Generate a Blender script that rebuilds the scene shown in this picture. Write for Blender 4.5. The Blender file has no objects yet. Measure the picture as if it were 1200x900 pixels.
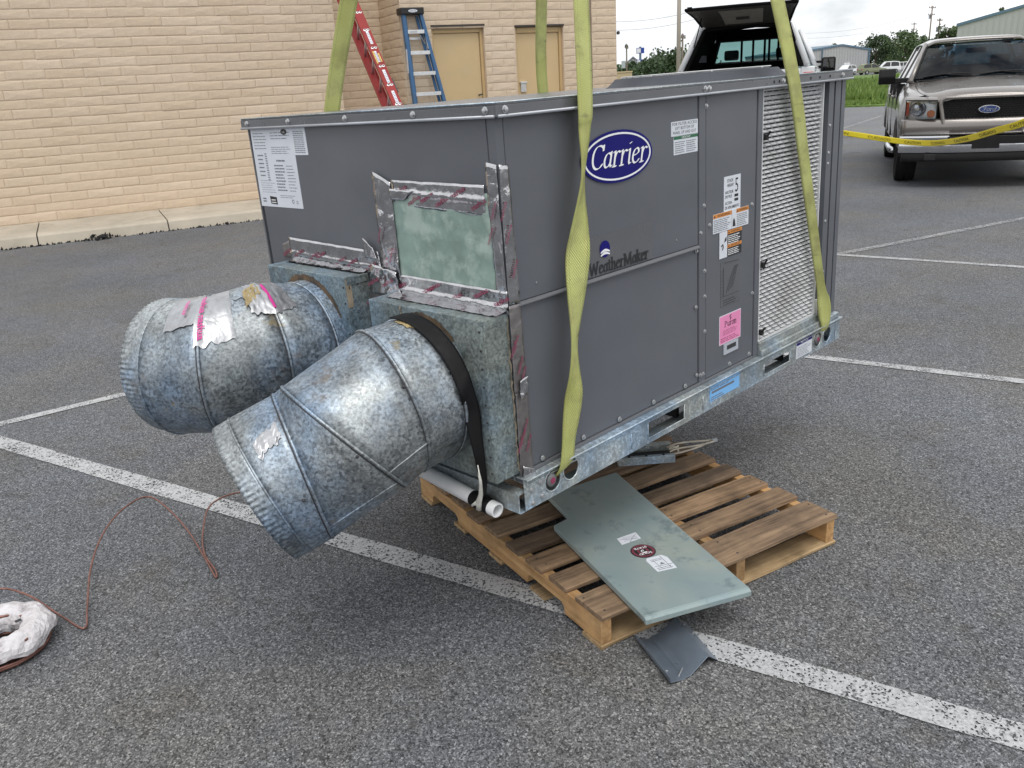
import bpy, bmesh, math, random
from math import sin, cos, pi, radians, sqrt, atan2, hypot
from mathutils import Vector, Matrix, Euler, noise

random.seed(7)
SC = bpy.context.scene
COL = SC.collection

# ------------------------------------------------------------------ camera
CAM_POS = Vector((-1.45688938, -1.48040276, 1.57941777))
AX_R = Vector((0.703304237985515, -0.7087526423630807, -0.05507123364302885))
AX_D = Vector((-0.274185236025987, -0.19897048817767327, -0.940868322976022))
AX_F = Vector((0.655885359782476, 0.6768163981300166, -0.3342662980997677))
cam = bpy.data.cameras.new('camera')
cam.sensor_width = 36.0
cam.lens = 36.0 * 985.0 / 1200.0
cam.clip_start = 0.05
cam.clip_end = 3000
camo = bpy.data.objects.new('camera', cam)
COL.objects.link(camo)
mw = Matrix.Identity(4)
for i in range(3):
    mw[i][0] = AX_R[i]
    mw[i][1] = -AX_D[i]
    mw[i][2] = -AX_F[i]
    mw[i][3] = CAM_POS[i]
camo.matrix_world = mw
SC.camera = camo

# ------------------------------------------------------------------ sky, sun, exposure
SUN_DIR = Vector((-0.28, -0.36, 0.90)).normalized()      # towards the sun, behind thin cloud
SUN_EL = math.asin(SUN_DIR.z)
SUN_AZ = atan2(SUN_DIR.x, SUN_DIR.y)
w = bpy.data.worlds.new('World')
SC.world = w
w.use_nodes = True
nt = w.node_tree
nt.nodes.clear()
out = nt.nodes.new('ShaderNodeOutputWorld')
bg = nt.nodes.new('ShaderNodeBackground')
bg.inputs['Strength'].default_value = 0.10
sky = nt.nodes.new('ShaderNodeTexSky')
sky.sky_type = 'NISHITA'
sky.sun_disc = False
sky.sun_elevation = SUN_EL
sky.sun_rotation = SUN_AZ
sky.air_density = 1.0
sky.dust_density = 1.5
tc = nt.nodes.new('ShaderNodeTexCoord')
mp = nt.nodes.new('ShaderNodeMapping')
mp.inputs['Scale'].default_value = (1.0, 1.0, 2.6)
nz = nt.nodes.new('ShaderNodeTexNoise')
nz.inputs['Scale'].default_value = 1.9
nz.inputs['Detail'].default_value = 7.0
nz.inputs['Roughness'].default_value = 0.55
cr = nt.nodes.new('ShaderNodeValToRGB')
cr.color_ramp.elements[0].position = 0.30
cr.color_ramp.elements[1].position = 0.42
mx = nt.nodes.new('ShaderNodeMix')
mx.data_type = 'RGBA'
nz2 = nt.nodes.new('ShaderNodeTexNoise')
nz2.inputs['Scale'].default_value = 3.2
nz2.inputs['Detail'].default_value = 8.0
cr2 = nt.nodes.new('ShaderNodeValToRGB')
cr2.color_ramp.elements[0].position = 0.36
cr2.color_ramp.elements[0].color = (10.2, 10.5, 10.9, 1)
cr2.color_ramp.elements[1].position = 0.62
cr2.color_ramp.elements[1].color = (13.0, 13.0, 13.0, 1)
L = nt.links.new
L(tc.outputs['Generated'], mp.inputs['Vector'])
L(mp.outputs['Vector'], nz.inputs['Vector'])
L(mp.outputs['Vector'], nz2.inputs['Vector'])
L(nz.outputs['Fac'], cr.inputs['Fac'])
L(nz2.outputs['Fac'], cr2.inputs['Fac'])
L(cr.outputs['Color'], mx.inputs['Factor'])
L(sky.outputs['Color'], mx.inputs['A'])
L(cr2.outputs['Color'], mx.inputs['B'])
L(mx.outputs['Result'], bg.inputs['Color'])
L(bg.outputs['Background'], out.inputs['Surface'])

sun = bpy.data.lights.new('sun', 'SUN')
sun.energy = 1.5
sun.angle = radians(30)
sun.color = (1.0, 0.965, 0.91)
suno = bpy.data.objects.new('sun', sun)
COL.objects.link(suno)
suno.location = (0, 0, 20)
suno.rotation_euler = (-SUN_DIR).to_track_quat('-Z', 'Y').to_euler()

SC.view_settings.view_transform = 'Standard'
SC.view_settings.look = 'None'
SC.view_settings.exposure = 0.0
SC.view_settings.gamma = 1.0
SC.view_settings.use_curve_mapping = False

# ------------------------------------------------------------------ helpers
def s2l(r, g, b):
    f = lambda c: (c / 255 / 12.92) if c / 255 <= 0.04045 else ((c / 255 + 0.055) / 1.055) ** 2.4
    return (f(r), f(g), f(b), 1.0)

MATS = {}

class NT:
    """small node-tree helper"""
    def __init__(self, name):
        self.m = bpy.data.materials.new(name)
        self.m.use_nodes = True
        self.t = self.m.node_tree
        self.t.nodes.clear()
        self.out = self.n('ShaderNodeOutputMaterial')
        self.p = self.n('ShaderNodeBsdfPrincipled')
        self.l(self.p.outputs[0], self.out.inputs['Surface'])
        self.tc = self.n('ShaderNodeTexCoord')
        MATS[name] = self.m
    def n(self, typ, **kw):
        x = self.t.nodes.new(typ)
        for k, v in kw.items():
            if k in x.inputs.keys():
                x.inputs[k].default_value = v
            else:
                setattr(x, k, v)
        return x
    def l(self, a, b):
        self.t.links.new(a, b)
    def coord(self, scale=(1, 1, 1), kind='Object'):
        mp = self.n('ShaderNodeMapping')
        mp.inputs['Scale'].default_value = scale
        self.l(self.tc.outputs[kind], mp.inputs['Vector'])
        return mp.outputs['Vector']
    def noise(self, vec, scale, detail=4, rough=0.55):
        x = self.n('ShaderNodeTexNoise', Scale=scale, Detail=detail, Roughness=rough)
        if vec is not None:
            self.l(vec, x.inputs['Vector'])
        return x.outputs['Fac']
    def voro(self, vec, scale, feature='F1', out='Distance'):
        x = self.n('ShaderNodeTexVoronoi', Scale=scale)
        x.feature = feature
        self.l(vec, x.inputs['Vector'])
        return x.outputs[out]
    def ramp(self, fac, stops):
        x = self.n('ShaderNodeValToRGB')
        e = x.color_ramp.elements
        while len(e) < len(stops):
            e.new(0.5)
        for i, (pos, c) in enumerate(stops):
            e[i].position = pos
            e[i].color = c if len(c) == 4 else (*c, 1)
        self.l(fac, x.inputs['Fac'])
        return x.outputs['Color']
    def mix(self, fac, a, b, blend='MIX'):
        x = self.n('ShaderNodeMix')
        x.data_type = 'RGBA'
        x.blend_type = blend
        for v, k in ((fac, 'Factor'), (a, 'A'), (b, 'B')):
            s = [i for i in x.inputs if i.name == k and i.enabled][0]
            if hasattr(v, 'is_output'):
                self.l(v, s)
            else:
                s.default_value = v
        return [o for o in x.outputs if o.enabled][0]
    def math(self, op, a, b=0.5):
        x = self.n('ShaderNodeMath')
        x.operation = op
        for i, v in enumerate((a, b)):
            if hasattr(v, 'is_output'):
                self.l(v, x.inputs[i])
            else:
                x.inputs[i].default_value = v
        return x.outputs[0]
    def bump(self, h, strength=0.3, dist=0.01):
        x = self.n('ShaderNodeBump', Strength=strength, Distance=dist)
        self.l(h, x.inputs['Height'])
        self.l(x.outputs['Normal'], self.p.inputs['Normal'])
        return x.outputs['Normal']
    def set(self, **kw):
        for k, v in kw.items():
            k = k.replace('_', ' ')
            s = self.p.inputs[k]
            if hasattr(v, 'is_output'):
                self.l(v, s)
            else:
                s.default_value = v
        return self

def grey(v):
    return (v, v, v, 1)

def simple(name, c, rough=0.5, metal=0.0, var=0.12, scale=6.0, bump=0.0, bscale=40, bdist=0.002, coat=0.0, spec=0.5, stretch=(1, 1, 1), dirt=None, dirt_scale=3.0, dirt_pos=(0.55, 0.72)):
    """paint, plastic, plain metal: base colour with soft tonal wear, roughness variation and fine relief"""
    N = NT(name)
    v = N.coord(stretch)
    f = N.noise(v, scale, 5, 0.6)
    dark = tuple(x * (1 - var) for x in c[:3])
    lite = tuple(min(1, x * (1 + var)) for x in c[:3])
    col = N.ramp(f, [(0.3, dark), (0.7, lite)])
    if dirt:
        d = N.ramp(N.noise(v, dirt_scale, 6, 0.65), [(dirt_pos[0], (0, 0, 0)), (dirt_pos[1], (1, 1, 1))])
        col = N.mix(d, col, dirt)
    N.set(Base_Color=col, Metallic=metal, Specular_IOR_Level=spec)
    r = N.ramp(N.noise(v, scale * 2.3, 4), [(0.3, grey(max(0.02, rough - 0.08))), (0.7, grey(min(1, rough + 0.08)))])
    N.set(Roughness=r)
    if coat:
        N.set(Coat_Weight=coat, Coat_Roughness=0.05)
    if bump:
        N.bump(N.noise(v, bscale, 5), bump, bdist)
    return N.m

class MB:
    """collects faces, then links them as ONE mesh object"""
    def __init__(self):
        self.v, self.f = [], []
    def add(self, verts, faces, M=None):
        b = len(self.v)
        self.v += [tuple(M @ Vector(p)) if M else tuple(p) for p in verts]
        self.f += [tuple(b + i for i in f) for f in faces]
        return self
    def box(self, x0, x1, y0, y1, z0, z1, M=None):
        v = [(x0, y0, z0), (x1, y0, z0), (x1, y1, z0), (x0, y1, z0), (x0, y0, z1), (x1, y0, z1), (x1, y1, z1), (x0, y1, z1)]
        f = [(0, 3, 2, 1), (4, 5, 6, 7), (0, 1, 5, 4), (1, 2, 6, 5), (2, 3, 7, 6), (3, 0, 4, 7)]
        return self.add(v, f, M)
    def quad(self, a, b, c, d, M=None):
        return self.add([a, b, c, d], [(0, 1, 2, 3)], M)
    def prism(self, poly, d0, d1, fn):
        """poly: 2D points; fn(u, v, d) -> 3D"""
        n = len(poly)
        v = [fn(u, q, d0) for u, q in poly] + [fn(u, q, d1) for u, q in poly]
        f = [tuple(range(n)), tuple(range(2 * n - 1, n - 1, -1))]
        f += [(i, i + n, (i + 1) % n + n, (i + 1) % n) for i in range(n)]
        return self.add(v, f)
    def loft(self, rings, close=True, cap=True):
        n = len(rings[0])
        v = [p for r in rings for p in r]
        f = []
        for k in range(len(rings) - 1):
            for i in range(n if close else n - 1):
                j = (i + 1) % n
                f.append((k * n + i, k * n + j, (k + 1) * n + j, (k + 1) * n + i))
        if cap and close:
            f.append(tuple(range(n - 1, -1, -1)))
            f.append(tuple((len(rings) - 1) * n + i for i in range(n)))
        return self.add(v, f)
    def tube(self, pts, r, seg=8, cap=True):
        pts = [Vector(p) for p in pts]
        rings = []
        up = None
        for i, p in enumerate(pts):
            d = (pts[min(i + 1, len(pts) - 1)] - pts[max(i - 1, 0)]).normalized()
            if up is None:
                up = Vector((0, 0, 1)) if abs(d.z) < 0.9 else Vector((1, 0, 0))
            a = d.cross(up)
            if a.length < 1e-6:
                a = d.cross(Vector((1, 0, 0)))
            a.normalize()
            b = a.cross(d).normalized()
            up = b
            rr = r[i] if isinstance(r, (list, tuple)) else r
            rings.append([p + rr * (cos(2 * pi * k / seg) * a + sin(2 * pi * k / seg) * b) for k in range(seg)])
        return self.loft(rings, True, cap)
    def lathe(self, prof, seg=24, M=None, cap=False):
        """prof: (radius, height) round local z"""
        b = MB()
        b.loft([[(r * cos(2 * pi * k / seg), r * sin(2 * pi * k / seg), h) for k in range(seg)] for r, h in prof], True, cap)
        return self.add(b.v, b.f, M)
    def grid(self, fn, nu, nv, wrap=False):
        v = [fn(i / nu, j / nv) for j in range(nv + 1) for i in range(nu + 1)]
        f = [(j * (nu + 1) + i, j * (nu + 1) + i + 1, (j + 1) * (nu + 1) + i + 1, (j + 1) * (nu + 1) + i) for j in range(nv) for i in range(nu)]
        return self.add(v, f)
    def mesh(self, name):
        me = bpy.data.meshes.new(name)
        me.from_pydata(self.v, [], self.f)
        me.update()
        return me
    def build(self, name, mat, parent=None, smooth=False, bevel=0.0, seg=2, subd=0, solid=0.0, auto=None):
        me = self.mesh(name)
        if mat:
            me.materials.append(MATS[mat] if isinstance(mat, str) else mat)
        bm = bmesh.new()
        bm.from_mesh(me)
        bmesh.ops.recalc_face_normals(bm, faces=bm.faces)
        bm.to_mesh(me)
        bm.free()
        if smooth or auto:
            me.polygons.foreach_set('use_smooth', [True] * len(me.polygons))
        if auto:
            me.set_sharp_from_angle(angle=radians(auto))
        o = bpy.data.objects.new(name, me)
        COL.objects.link(o)
        if parent:
            o.parent = parent
        if solid:
            m = o.modifiers.new('solid', 'SOLIDIFY')
            m.thickness = solid
            m.offset = 0
        if bevel:
            m = o.modifiers.new('bevel', 'BEVEL')
            m.width = bevel
            m.segments = seg
            m.limit_method = 'ANGLE'
            m.harden_normals = False
        if subd:
            m = o.modifiers.new('subd', 'SUBSURF')
            m.levels = m.render_levels = subd
        return o

def tag(o, label=None, cat=None, group=None, kind=None):
    if label: o['label'] = label
    if cat: o['category'] = cat
    if group: o['group'] = group
    if kind: o['kind'] = kind
    return o

def empty(name, loc=(0, 0, 0), rot=(0, 0, 0), label=None, cat=None, group=None, parent=None):
    o = bpy.data.objects.new(name, None)
    o.empty_display_size = 0.2
    COL.objects.link(o)
    o.location = loc
    o.rotation_euler = rot
    if parent: o.parent = parent
    return tag(o, label, cat, group)

def children(o):
    return [c for c in bpy.data.objects if c.parent == o]

def copy_tree(o, parent=None):
    c = o.copy()
    COL.objects.link(c)
    c.parent = parent
    for ch in children(o):
        copy_tree(ch, c)
    return c

def inst(name, me, parent, M):
    o = bpy.data.objects.new(name, me)
    COL.objects.link(o)
    o.parent = parent
    o.matrix_local = M
    return o

def text_into(mb, s, fn, x0, x1, v0, h, shear=0.0, off=0.0, fit=True, spacing=1.0, bold=0.0):
    """flat lettering: s set between x0 and x1 on base line v0 with cap height about h; fn(u, v, d) -> 3D"""
    cu = bpy.data.curves.new('lettering', 'FONT')
    cu.body = s
    cu.shear = shear
    cu.size = 1.0
    cu.space_character = spacing
    cu.offset = bold
    cu.resolution_u = 3
    o = bpy.data.objects.new('lettering', cu)
    COL.objects.link(o)
    dg = bpy.context.evaluated_depsgraph_get()
    me = bpy.data.meshes.new_from_object(o.evaluated_get(dg))
    vs = [v.co.copy() for v in me.vertices]
    fs = [tuple(p.vertices) for p in me.polygons]
    bpy.data.objects.remove(o)
    bpy.data.curves.remove(cu)
    if not vs:
        return
    mnx = min(v.x for v in vs); mxx = max(v.x for v in vs)
    sx = (x1 - x0) / (mxx - mnx) if fit else (h / 0.7) * (1 if x1 > x0 else -1)
    sy = h / 0.7
    mb.add([fn(x0 + (v.x - mnx) * sx, v0 + v.y * sy, off) for v in vs], fs)
    bpy.data.meshes.remove(me)

def rows_into(mb, fn, x0, x1, v0, v1, n, thick=0.5, off=0.0, ragged=0.25, words=True):
    """lines of small print as thin bars"""
    dv = (v1 - v0) / n
    for i in range(n):
        a = v0 + dv * i
        xe = x1 - (x1 - x0) * random.random() * ragged
        x = x0
        while (x < xe) if x1 > x0 else (x > xe):
            st = (x1 - x0) * (random.uniform(0.08, 0.3) if words else 1.0)
            e = x + st
            if (e > xe and x1 > x0) or (e < xe and x1 < x0): e = xe
            mb.quad(fn(x, a, off), fn(e, a, off), fn(e, a + dv * thick, off), fn(x, a + dv * thick, off))
            x = e + (x1 - x0) * 0.03

def bez(p0, p1, p2, p3, n=10):
    r = []
    for i in range(n + 1):
        t = i / n
        a, b, c, d = (1 - t) ** 3, 3 * t * (1 - t) ** 2, 3 * t * t * (1 - t), t ** 3
        r.append((a * p0[0] + b * p1[0] + c * p2[0] + d * p3[0], a * p0[1] + b * p1[1] + c * p2[1] + d * p3[1]))
    return r

# skeleton strokes of the broad-nib letters (units of x-height = 1, ascender 1.55)
def B(*p): return bez(*p, n=9)
GLYPH = {
 'C': (1.05, [B((1.0, 1.25), (0.85, 1.65), (0.1, 1.6), (0.1, 0.75)) + B((0.1, 0.75), (0.1, -0.1), (0.75, -0.15), (1.0, 0.3)), [(1.0, 1.5), (1.0, 1.15)]]),
 'a': (0.78, [B((0.62, 0.75), (0.5, 1.1), (0.06, 0.95), (0.06, 0.4)) + B((0.06, 0.4), (0.06, -0.1), (0.45, -0.1), (0.62, 0.35)), [(0.64, 1.0), (0.6, 0.2), (0.66, 0.03), (0.78, 0.1)]]),
 'r': (0.6, [[(0.0, 0.92), (0.14, 1.0), (0.14, 0.0)], B((0.14, 0.55), (0.25, 0.95), (0.4, 1.05), (0.58, 0.88)), [(0.0, 0.0), (0.3, 0.0)]]),
 'i': (0.36, [[(0.02, 0.92), (0.16, 1.0), (0.16, 0.12), (0.22, 0.0), (0.34, 0.06)], [(0.12, 1.36), (0.22, 1.42)]]),
 'e': (0.74, [B((0.1, 0.5), (0.4, 0.55), (0.62, 0.6), (0.6, 0.8)) + B((0.6, 0.8), (0.5, 1.12), (0.06, 1.0), (0.06, 0.42)) + B((0.06, 0.42), (0.08, -0.12), (0.5, -0.08), (0.68, 0.22))]),
 'W': (1.75, [[(0.0, 1.45), (0.3, 1.45)], [(0.14, 1.45), (0.5, 0.0)], [(0.5, 0.0), (0.88, 1.3)], [(0.88, 1.35), (1.2, 0.0)], [(1.2, 0.0), (1.6, 1.45)], [(1.45, 1.45), (1.75, 1.45)]]),
 't': (0.5, [[(0.2, 1.3), (0.2, 0.2), (0.28, 0.0), (0.46, 0.1)], [(0.02, 0.95), (0.44, 0.95)]]),
 'h': (0.82, [[(0.0, 1.5), (0.14, 1.55), (0.14, 0.0)], B((0.14, 0.6), (0.3, 1.1), (0.62, 1.1), (0.62, 0.6)) + [(0.62, 0.0)], [(0.02, 0.0), (0.28, 0.0)], [(0.5, 0.0), (0.76, 0.0)]]),
 'M': (1.6, [[(0.0, 0.0), (0.34, 0.0)], [(0.16, 0.0), (0.22, 1.45)], [(0.22, 1.45), (0.75, 0.05)], [(0.75, 0.05), (1.26, 1.45)], [(1.26, 1.45), (1.36, 0.0)], [(1.18, 0.0), (1.54, 0.0)], [(0.05, 1.45), (0.24, 1.45)], [(1.24, 1.45), (1.45, 1.45)]]),
 'k': (0.8, [[(0.0, 1.5), (0.14, 1.55), (0.14, 0.0)], [(0.16, 0.42), (0.6, 0.95)], [(0.3, 0.56), (0.66, 0.0), (0.8, 0.02)], [(0.02, 0.0), (0.26, 0.0)], [(0.46, 0.97), (0.74, 0.97)]]),
 'F': (1.0, [B((0.0, 1.2), (0.1, 1.6), (0.6, 1.5), (1.1, 1.55)), B((0.62, 1.5), (0.5, 0.8), (0.45, -0.1), (0.05, 0.1)), [(0.3, 0.8), (0.85, 0.85)]]),
 'o': (0.75, [B((0.35, 1.0), (-0.05, 1.0), (-0.05, 0.0), (0.33, 0.0)) + B((0.33, 0.0), (0.75, 0.0), (0.72, 1.0), (0.35, 1.0)), [(0.55, 0.9), (0.8, 0.85)]]),
 'd': (0.95, [B((0.6, 0.7), (0.5, 1.1), (0.06, 0.95), (0.06, 0.4)) + B((0.06, 0.4), (0.06, -0.1), (0.5, -0.1), (0.62, 0.4)), [(0.82, 1.6), (0.62, 0.2), (0.7, 0.0), (0.95, 0.15)]]),
 'P': (0.95, [[(0.16, 1.45), (0.16, 0.0)], B((0.02, 1.4), (0.8, 1.6), (1.0, 0.7), (0.2, 0.7)), [(0.0, 0.0), (0.36, 0.0)]]),
 'u': (0.82, [[(0.0, 0.98), (0.12, 1.0), (0.12, 0.35)] + B((0.12, 0.35), (0.14, -0.1), (0.5, -0.05), (0.6, 0.4)), [(0.6, 1.0), (0.6, 0.08), (0.76, 0.02)]]),
 'n': (0.82, [[(0.0, 0.94), (0.14, 1.0), (0.14, 0.0)], B((0.14, 0.6), (0.3, 1.1), (0.62, 1.1), (0.62, 0.6)) + [(0.62, 0.0)], [(0.02, 0.0), (0.28, 0.0)], [(0.5, 0.0), (0.76, 0.0)]]),
}

def nib_text(mb, s, fn, x0, x1, v0, xh, nib=0.16, thin=0.035, slant=0.2, ang=25, off=0.0):
    """letters written with a broad nib between x0 and x1"""
    tot = sum(GLYPH[c][0] + 0.08 for c in s)
    k = (x1 - x0) / tot
    nx, ny = cos(radians(ang)) * nib / 2, sin(radians(ang)) * nib / 2
    tx, ty = -sin(radians(ang)) * thin / 2, cos(radians(ang)) * thin / 2
    pen = 0.0
    d = off
    for c in s:
        wd, strokes = GLYPH[c]
        for st in strokes:
            for (ax, ay), (bx, by) in zip(st[:-1], st[1:]):
                pts = []
                for sx, sy in ((1, 1), (1, -1), (-1, -1), (-1, 1)):
                    for px, py in ((ax, ay), (bx, by)):
                        pts.append((px + sx * nx + sy * tx, py + sx * ny + sy * ty))
                # convex hull
                P = sorted(set(pts))
                def half(seq):
                    h = []
                    for q in seq:
                        while len(h) > 1 and (h[-1][0] - h[-2][0]) * (q[1] - h[-2][1]) - (h[-1][1] - h[-2][1]) * (q[0] - h[-2][0]) <= 0:
                            h.pop()
                        h.append(q)
                    return h
                hull = half(P)[:-1] + half(P[::-1])[:-1]
                v = [fn(x0 + (pen + x + y * slant * 0.6) * k, v0 + y * xh, d) for x, y in hull]
                mb.add(v, [tuple(range(len(v)))])
                d += 4e-6
        pen += wd + 0.08

# ------------------------------------------------------------------ materials
def m_asphalt(name, lo=0.026, mid=0.098, hi=0.28, blot=0.24, warm=1.0):
    N = NT(name)
    v = N.coord((1, 1, 1))
    cell = N.voro(v, 185, 'F1', 'Color')
    agg = N.ramp(cell, [(0.08, (lo, lo, lo * 1.03)), (0.38, (mid * 0.95, mid * 0.96, mid * 1.0)), (0.68, (mid * 1.45, mid * 1.46, mid * 1.52)), (0.90, (hi * 0.98, hi * 0.98, hi))])
    cell2 = N.voro(v, 390, 'F1', 'Color')
    fine = N.ramp(cell2, [(0.15, grey(0.45)), (0.5, grey(1.0)), (0.85, grey(1.55))])
    c = N.mix(1.0, agg, fine, 'MULTIPLY')
    hue = N.ramp(N.noise(v, 0.9, 4, 0.6), [(0.38, (0.93, 0.985, 1.07)), (0.64, (1.02, 1.0, 0.955))])
    c = N.mix(1.0, c, hue, 'MULTIPLY')
    b = N.ramp(N.noise(v, 0.55, 6, 0.6), [(0.30, grey(1.0 - blot)), (0.70, grey(1.0 + blot * 0.4))])
    c = N.mix(1.0, c, b, 'MULTIPLY')
    st = N.ramp(N.noise(v, 2.7, 6, 0.7), [(0.54, grey(1.0)), (0.76, (0.74, 0.68, 0.60))])
    c = N.mix(1.0, c, N.ramp(N.noise(v, 1.1, 3, 0.5), [(0.69, grey(1.0)), (0.76, (0.70, 0.67, 0.64))]), 'MULTIPLY')
    c = N.mix(1.0, c, st, 'MULTIPLY')
    N.set(Base_Color=c, Roughness=0.88)
    N.bump(N.voro(v, 185), 0.22, 0.003)
    return N.m
m_asphalt('asphalt')
m_asphalt('road_asphalt', 0.07, 0.13, 0.28, 0.12)

def m_line(name, wear):
    N = NT(name)
    v = N.coord()
    cell = N.voro(v, 170, 'F1', 'Color')
    f1 = N.noise(v, 7, 6, 0.7)
    f = N.math('ADD', N.math('MULTIPLY', cell, 0.62), N.math('MULTIPLY', f1, 0.75))
    mask = N.ramp(f, [(wear - 0.05, grey(0)), (wear + 0.05, grey(1))])
    tone = N.ramp(N.noise(v, 130, 4), [(0.3, (0.30, 0.305, 0.315)), (0.7, (0.52, 0.53, 0.54))])
    N.set(Base_Color=tone, Roughness=0.75)
    tr = N.n('ShaderNodeBsdfTransparent')
    ms = N.n('ShaderNodeMixShader')
    N.l(mask, ms.inputs[0]); N.l(tr.outputs[0], ms.inputs[1]); N.l(N.p.outputs[0], ms.inputs[2])
    N.l(ms.outputs[0], N.out.inputs['Surface'])
    N.bump(cell, 0.4, 0.003)
    return N.m
m_line('line_paint', 0.55)
m_line('faded_line_paint', 0.74)

def m_galv(name, base=(0.34, 0.39, 0.43), stain=0.0, dark=0.62, metal=0.75, rough=0.42, sc=85, rust_pos=(0.62, 0.75)):
    N = NT(name)
    v = N.coord()
    wv = N.n('ShaderNodeVectorMath'); wv.operation = 'ADD'
    nn = N.n('ShaderNodeTexNoise', Scale=60.0, Detail=3.0)
    N.l(v, nn.inputs['Vector'])
    sc_ = N.n('ShaderNodeVectorMath'); sc_.operation = 'SCALE'; sc_.inputs['Scale'].default_value = 0.02
    N.l(nn.outputs['Color'], sc_.inputs[0])
    N.l(v, wv.inputs[0]); N.l(sc_.outputs[0], wv.inputs[1])
    cell = N.voro(wv.outputs[0], sc, 'F1', 'Color')
    mott = N.math('ADD', N.math('MULTIPLY', cell, 0.30), N.math('MULTIPLY', N.noise(v, sc * 1.05, 4, 0.62), 0.85))
    c = N.ramp(mott, [(0.38, tuple(x * dark for x in base)), (0.57, base), (0.74, tuple(min(1, x * 1.42) for x in base))])
    big = N.ramp(N.noise(v, 4.2, 7, 0.68), [(0.30, grey(0.52)), (0.62, grey(1.25))])
    c = N.mix(1.0, c, big, 'MULTIPLY')
    blue = N.ramp(N.noise(v, 3.1, 4, 0.6), [(0.42, (1.07, 1.0, 0.92)), (0.62, (0.86, 0.97, 1.13))])
    c = N.mix(1.0, c, blue, 'MULTIPLY')
    rr = N.ramp(cell, [(0.2, grey(rough - 0.1)), (0.8, grey(rough + 0.14))])
    if stain:
        s = N.noise(v, 6.5, 7, 0.7)
        m = N.ramp(s, [(rust_pos[0], grey(0)), (rust_pos[1], grey(stain))])
        c = N.mix(m, c, (0.17, 0.12, 0.075, 1))
        m2 = N.ramp(N.noise(v, 9.0, 5, 0.6), [(0.66, grey(0)), (0.74, grey(stain * 0.75))])
        c = N.mix(m2, c, (0.48, 0.36, 0.16, 1))
        N.set(Metallic=N.math('SUBTRACT', metal, N.math('MULTIPLY', m, 0.6)))
    else:
        N.set(Metallic=metal)
    N.set(Base_Color=c, Roughness=rr)
    N.bump(N.math('ADD', N.noise(v, 14, 4), N.math('MULTIPLY', cell, 0.12)), 0.22, 0.006)
    return N.m
m_galv('duct_galvanized', (0.295, 0.340, 0.380), stain=0.85, rough=0.47, sc=120, dark=0.56, rust_pos=(0.58, 0.74))
m_galv('plenum_galvanized', (0.20, 0.245, 0.255), stain=0.45, metal=0.40, rough=0.5, sc=130, dark=0.6)
m_galv('rail_galvanized', (0.40, 0.46, 0.49), stain=0.0, metal=0.6, rough=0.42, sc=110, dark=0.88)
simple('bracket_galvanized', (0.21, 0.25, 0.305), 0.34, 0.6, 0.10, 9, 0.05, 60, 0.001)

def oilcan(name, sc, dist):
    m = MATS[name]; t = m.node_tree
    p = [x for x in t.nodes if x.type == 'BSDF_PRINCIPLED'][0]
    tc_ = [x for x in t.nodes if x.type == 'TEX_COORD'][0]
    n_ = t.nodes.new('ShaderNodeTexNoise'); n_.inputs['Scale'].default_value = sc; n_.inputs['Detail'].default_value = 1.5
    t.links.new(tc_.outputs['Object'], n_.inputs['Vector'])
    b_ = t.nodes.new('ShaderNodeBump'); b_.inputs['Strength'].default_value = 1.0; b_.inputs['Distance'].default_value = dist
    t.links.new(n_.outputs['Fac'], b_.inputs['Height'])
    old = p.inputs['Normal'].links[0].from_node if p.inputs['Normal'].is_linked else None
    if old: t.links.new(b_.outputs['Normal'], old.inputs['Normal'])
    else: t.links.new(b_.outputs['Normal'], p.inputs['Normal'])

# smooth factory paint of the unit, with faint smears
simple('unit_paint', (0.107, 0.115, 0.133), 0.42, 0.0, 0.05, 2.2, 0.05, 260, 0.0006, stretch=(1, 1, 0.5), dirt=(0.124, 0.130, 0.143, 1), dirt_scale=1.6, dirt_pos=(0.5, 0.9))
simple('unit_paint_lid', (0.115, 0.120, 0.132), 0.30, 0.0, 0.06, 3.0, 0.05, 200, 0.0006)
oilcan('unit_paint', 3.2, 0.012); oilcan('unit_paint_lid', 5.0, 0.006)
simple('dark_gap', (0.012, 0.012, 0.013), 0.8)
simple('black_rubber', (0.008, 0.008, 0.009), 0.6, 0, 0.25, 20, 0.1, 90, 0.001, spec=0.2)
simple('screw_steel', (0.55, 0.56, 0.57), 0.35, 0.85, 0.1, 60)
simple('fan_paint', (0.075, 0.080, 0.094), 0.75, spec=0.15)
simple('shackle_steel', (0.20, 0.20, 0.205), 0.5, 0.6)
simple('hem_silver', (0.42, 0.44, 0.48), 0.35, 0.3)
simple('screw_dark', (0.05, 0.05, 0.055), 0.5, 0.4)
simple('guard_white', (0.62, 0.63, 0.64), 0.55, 0.0, 0.10, 9, dirt=(0.45, 0.45, 0.45, 1), dirt_scale=2.2, dirt_pos=(0.52, 0.7))
simple('coil_fin', (0.030, 0.030, 0.031), 0.6)
simple('label_white', (0.66, 0.69, 0.75), 0.5, 0, 0.04, 8)
simple('label_grey', (0.42, 0.45, 0.50), 0.5, 0, 0.04, 8)
simple('print_black', (0.018, 0.018, 0.020), 0.5)
simple('print_soft', (0.16, 0.17, 0.20), 0.6)
simple('print_white', (0.82, 0.83, 0.85), 0.5)
simple('logo_blue', (0.010, 0.009, 0.150), 0.6, 0, 0.05, 4, spec=0.15)
simple('print_green', (0.02, 0.13, 0.06), 0.5)
simple('print_orange', (0.62, 0.24, 0.05), 0.5)
simple('label_pink', (0.78, 0.26, 0.48), 0.5, 0, 0.05, 6)
simple('label_blue', (0.20, 0.48, 0.86), 0.5, 0, 0.05, 6)
simple('print_red', (0.24, 0.035, 0.085), 0.5)
simple('print_magenta', (0.66, 0.04, 0.30), 0.5)
simple('badge_red', (0.16, 0.035, 0.055), 0.5)
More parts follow.
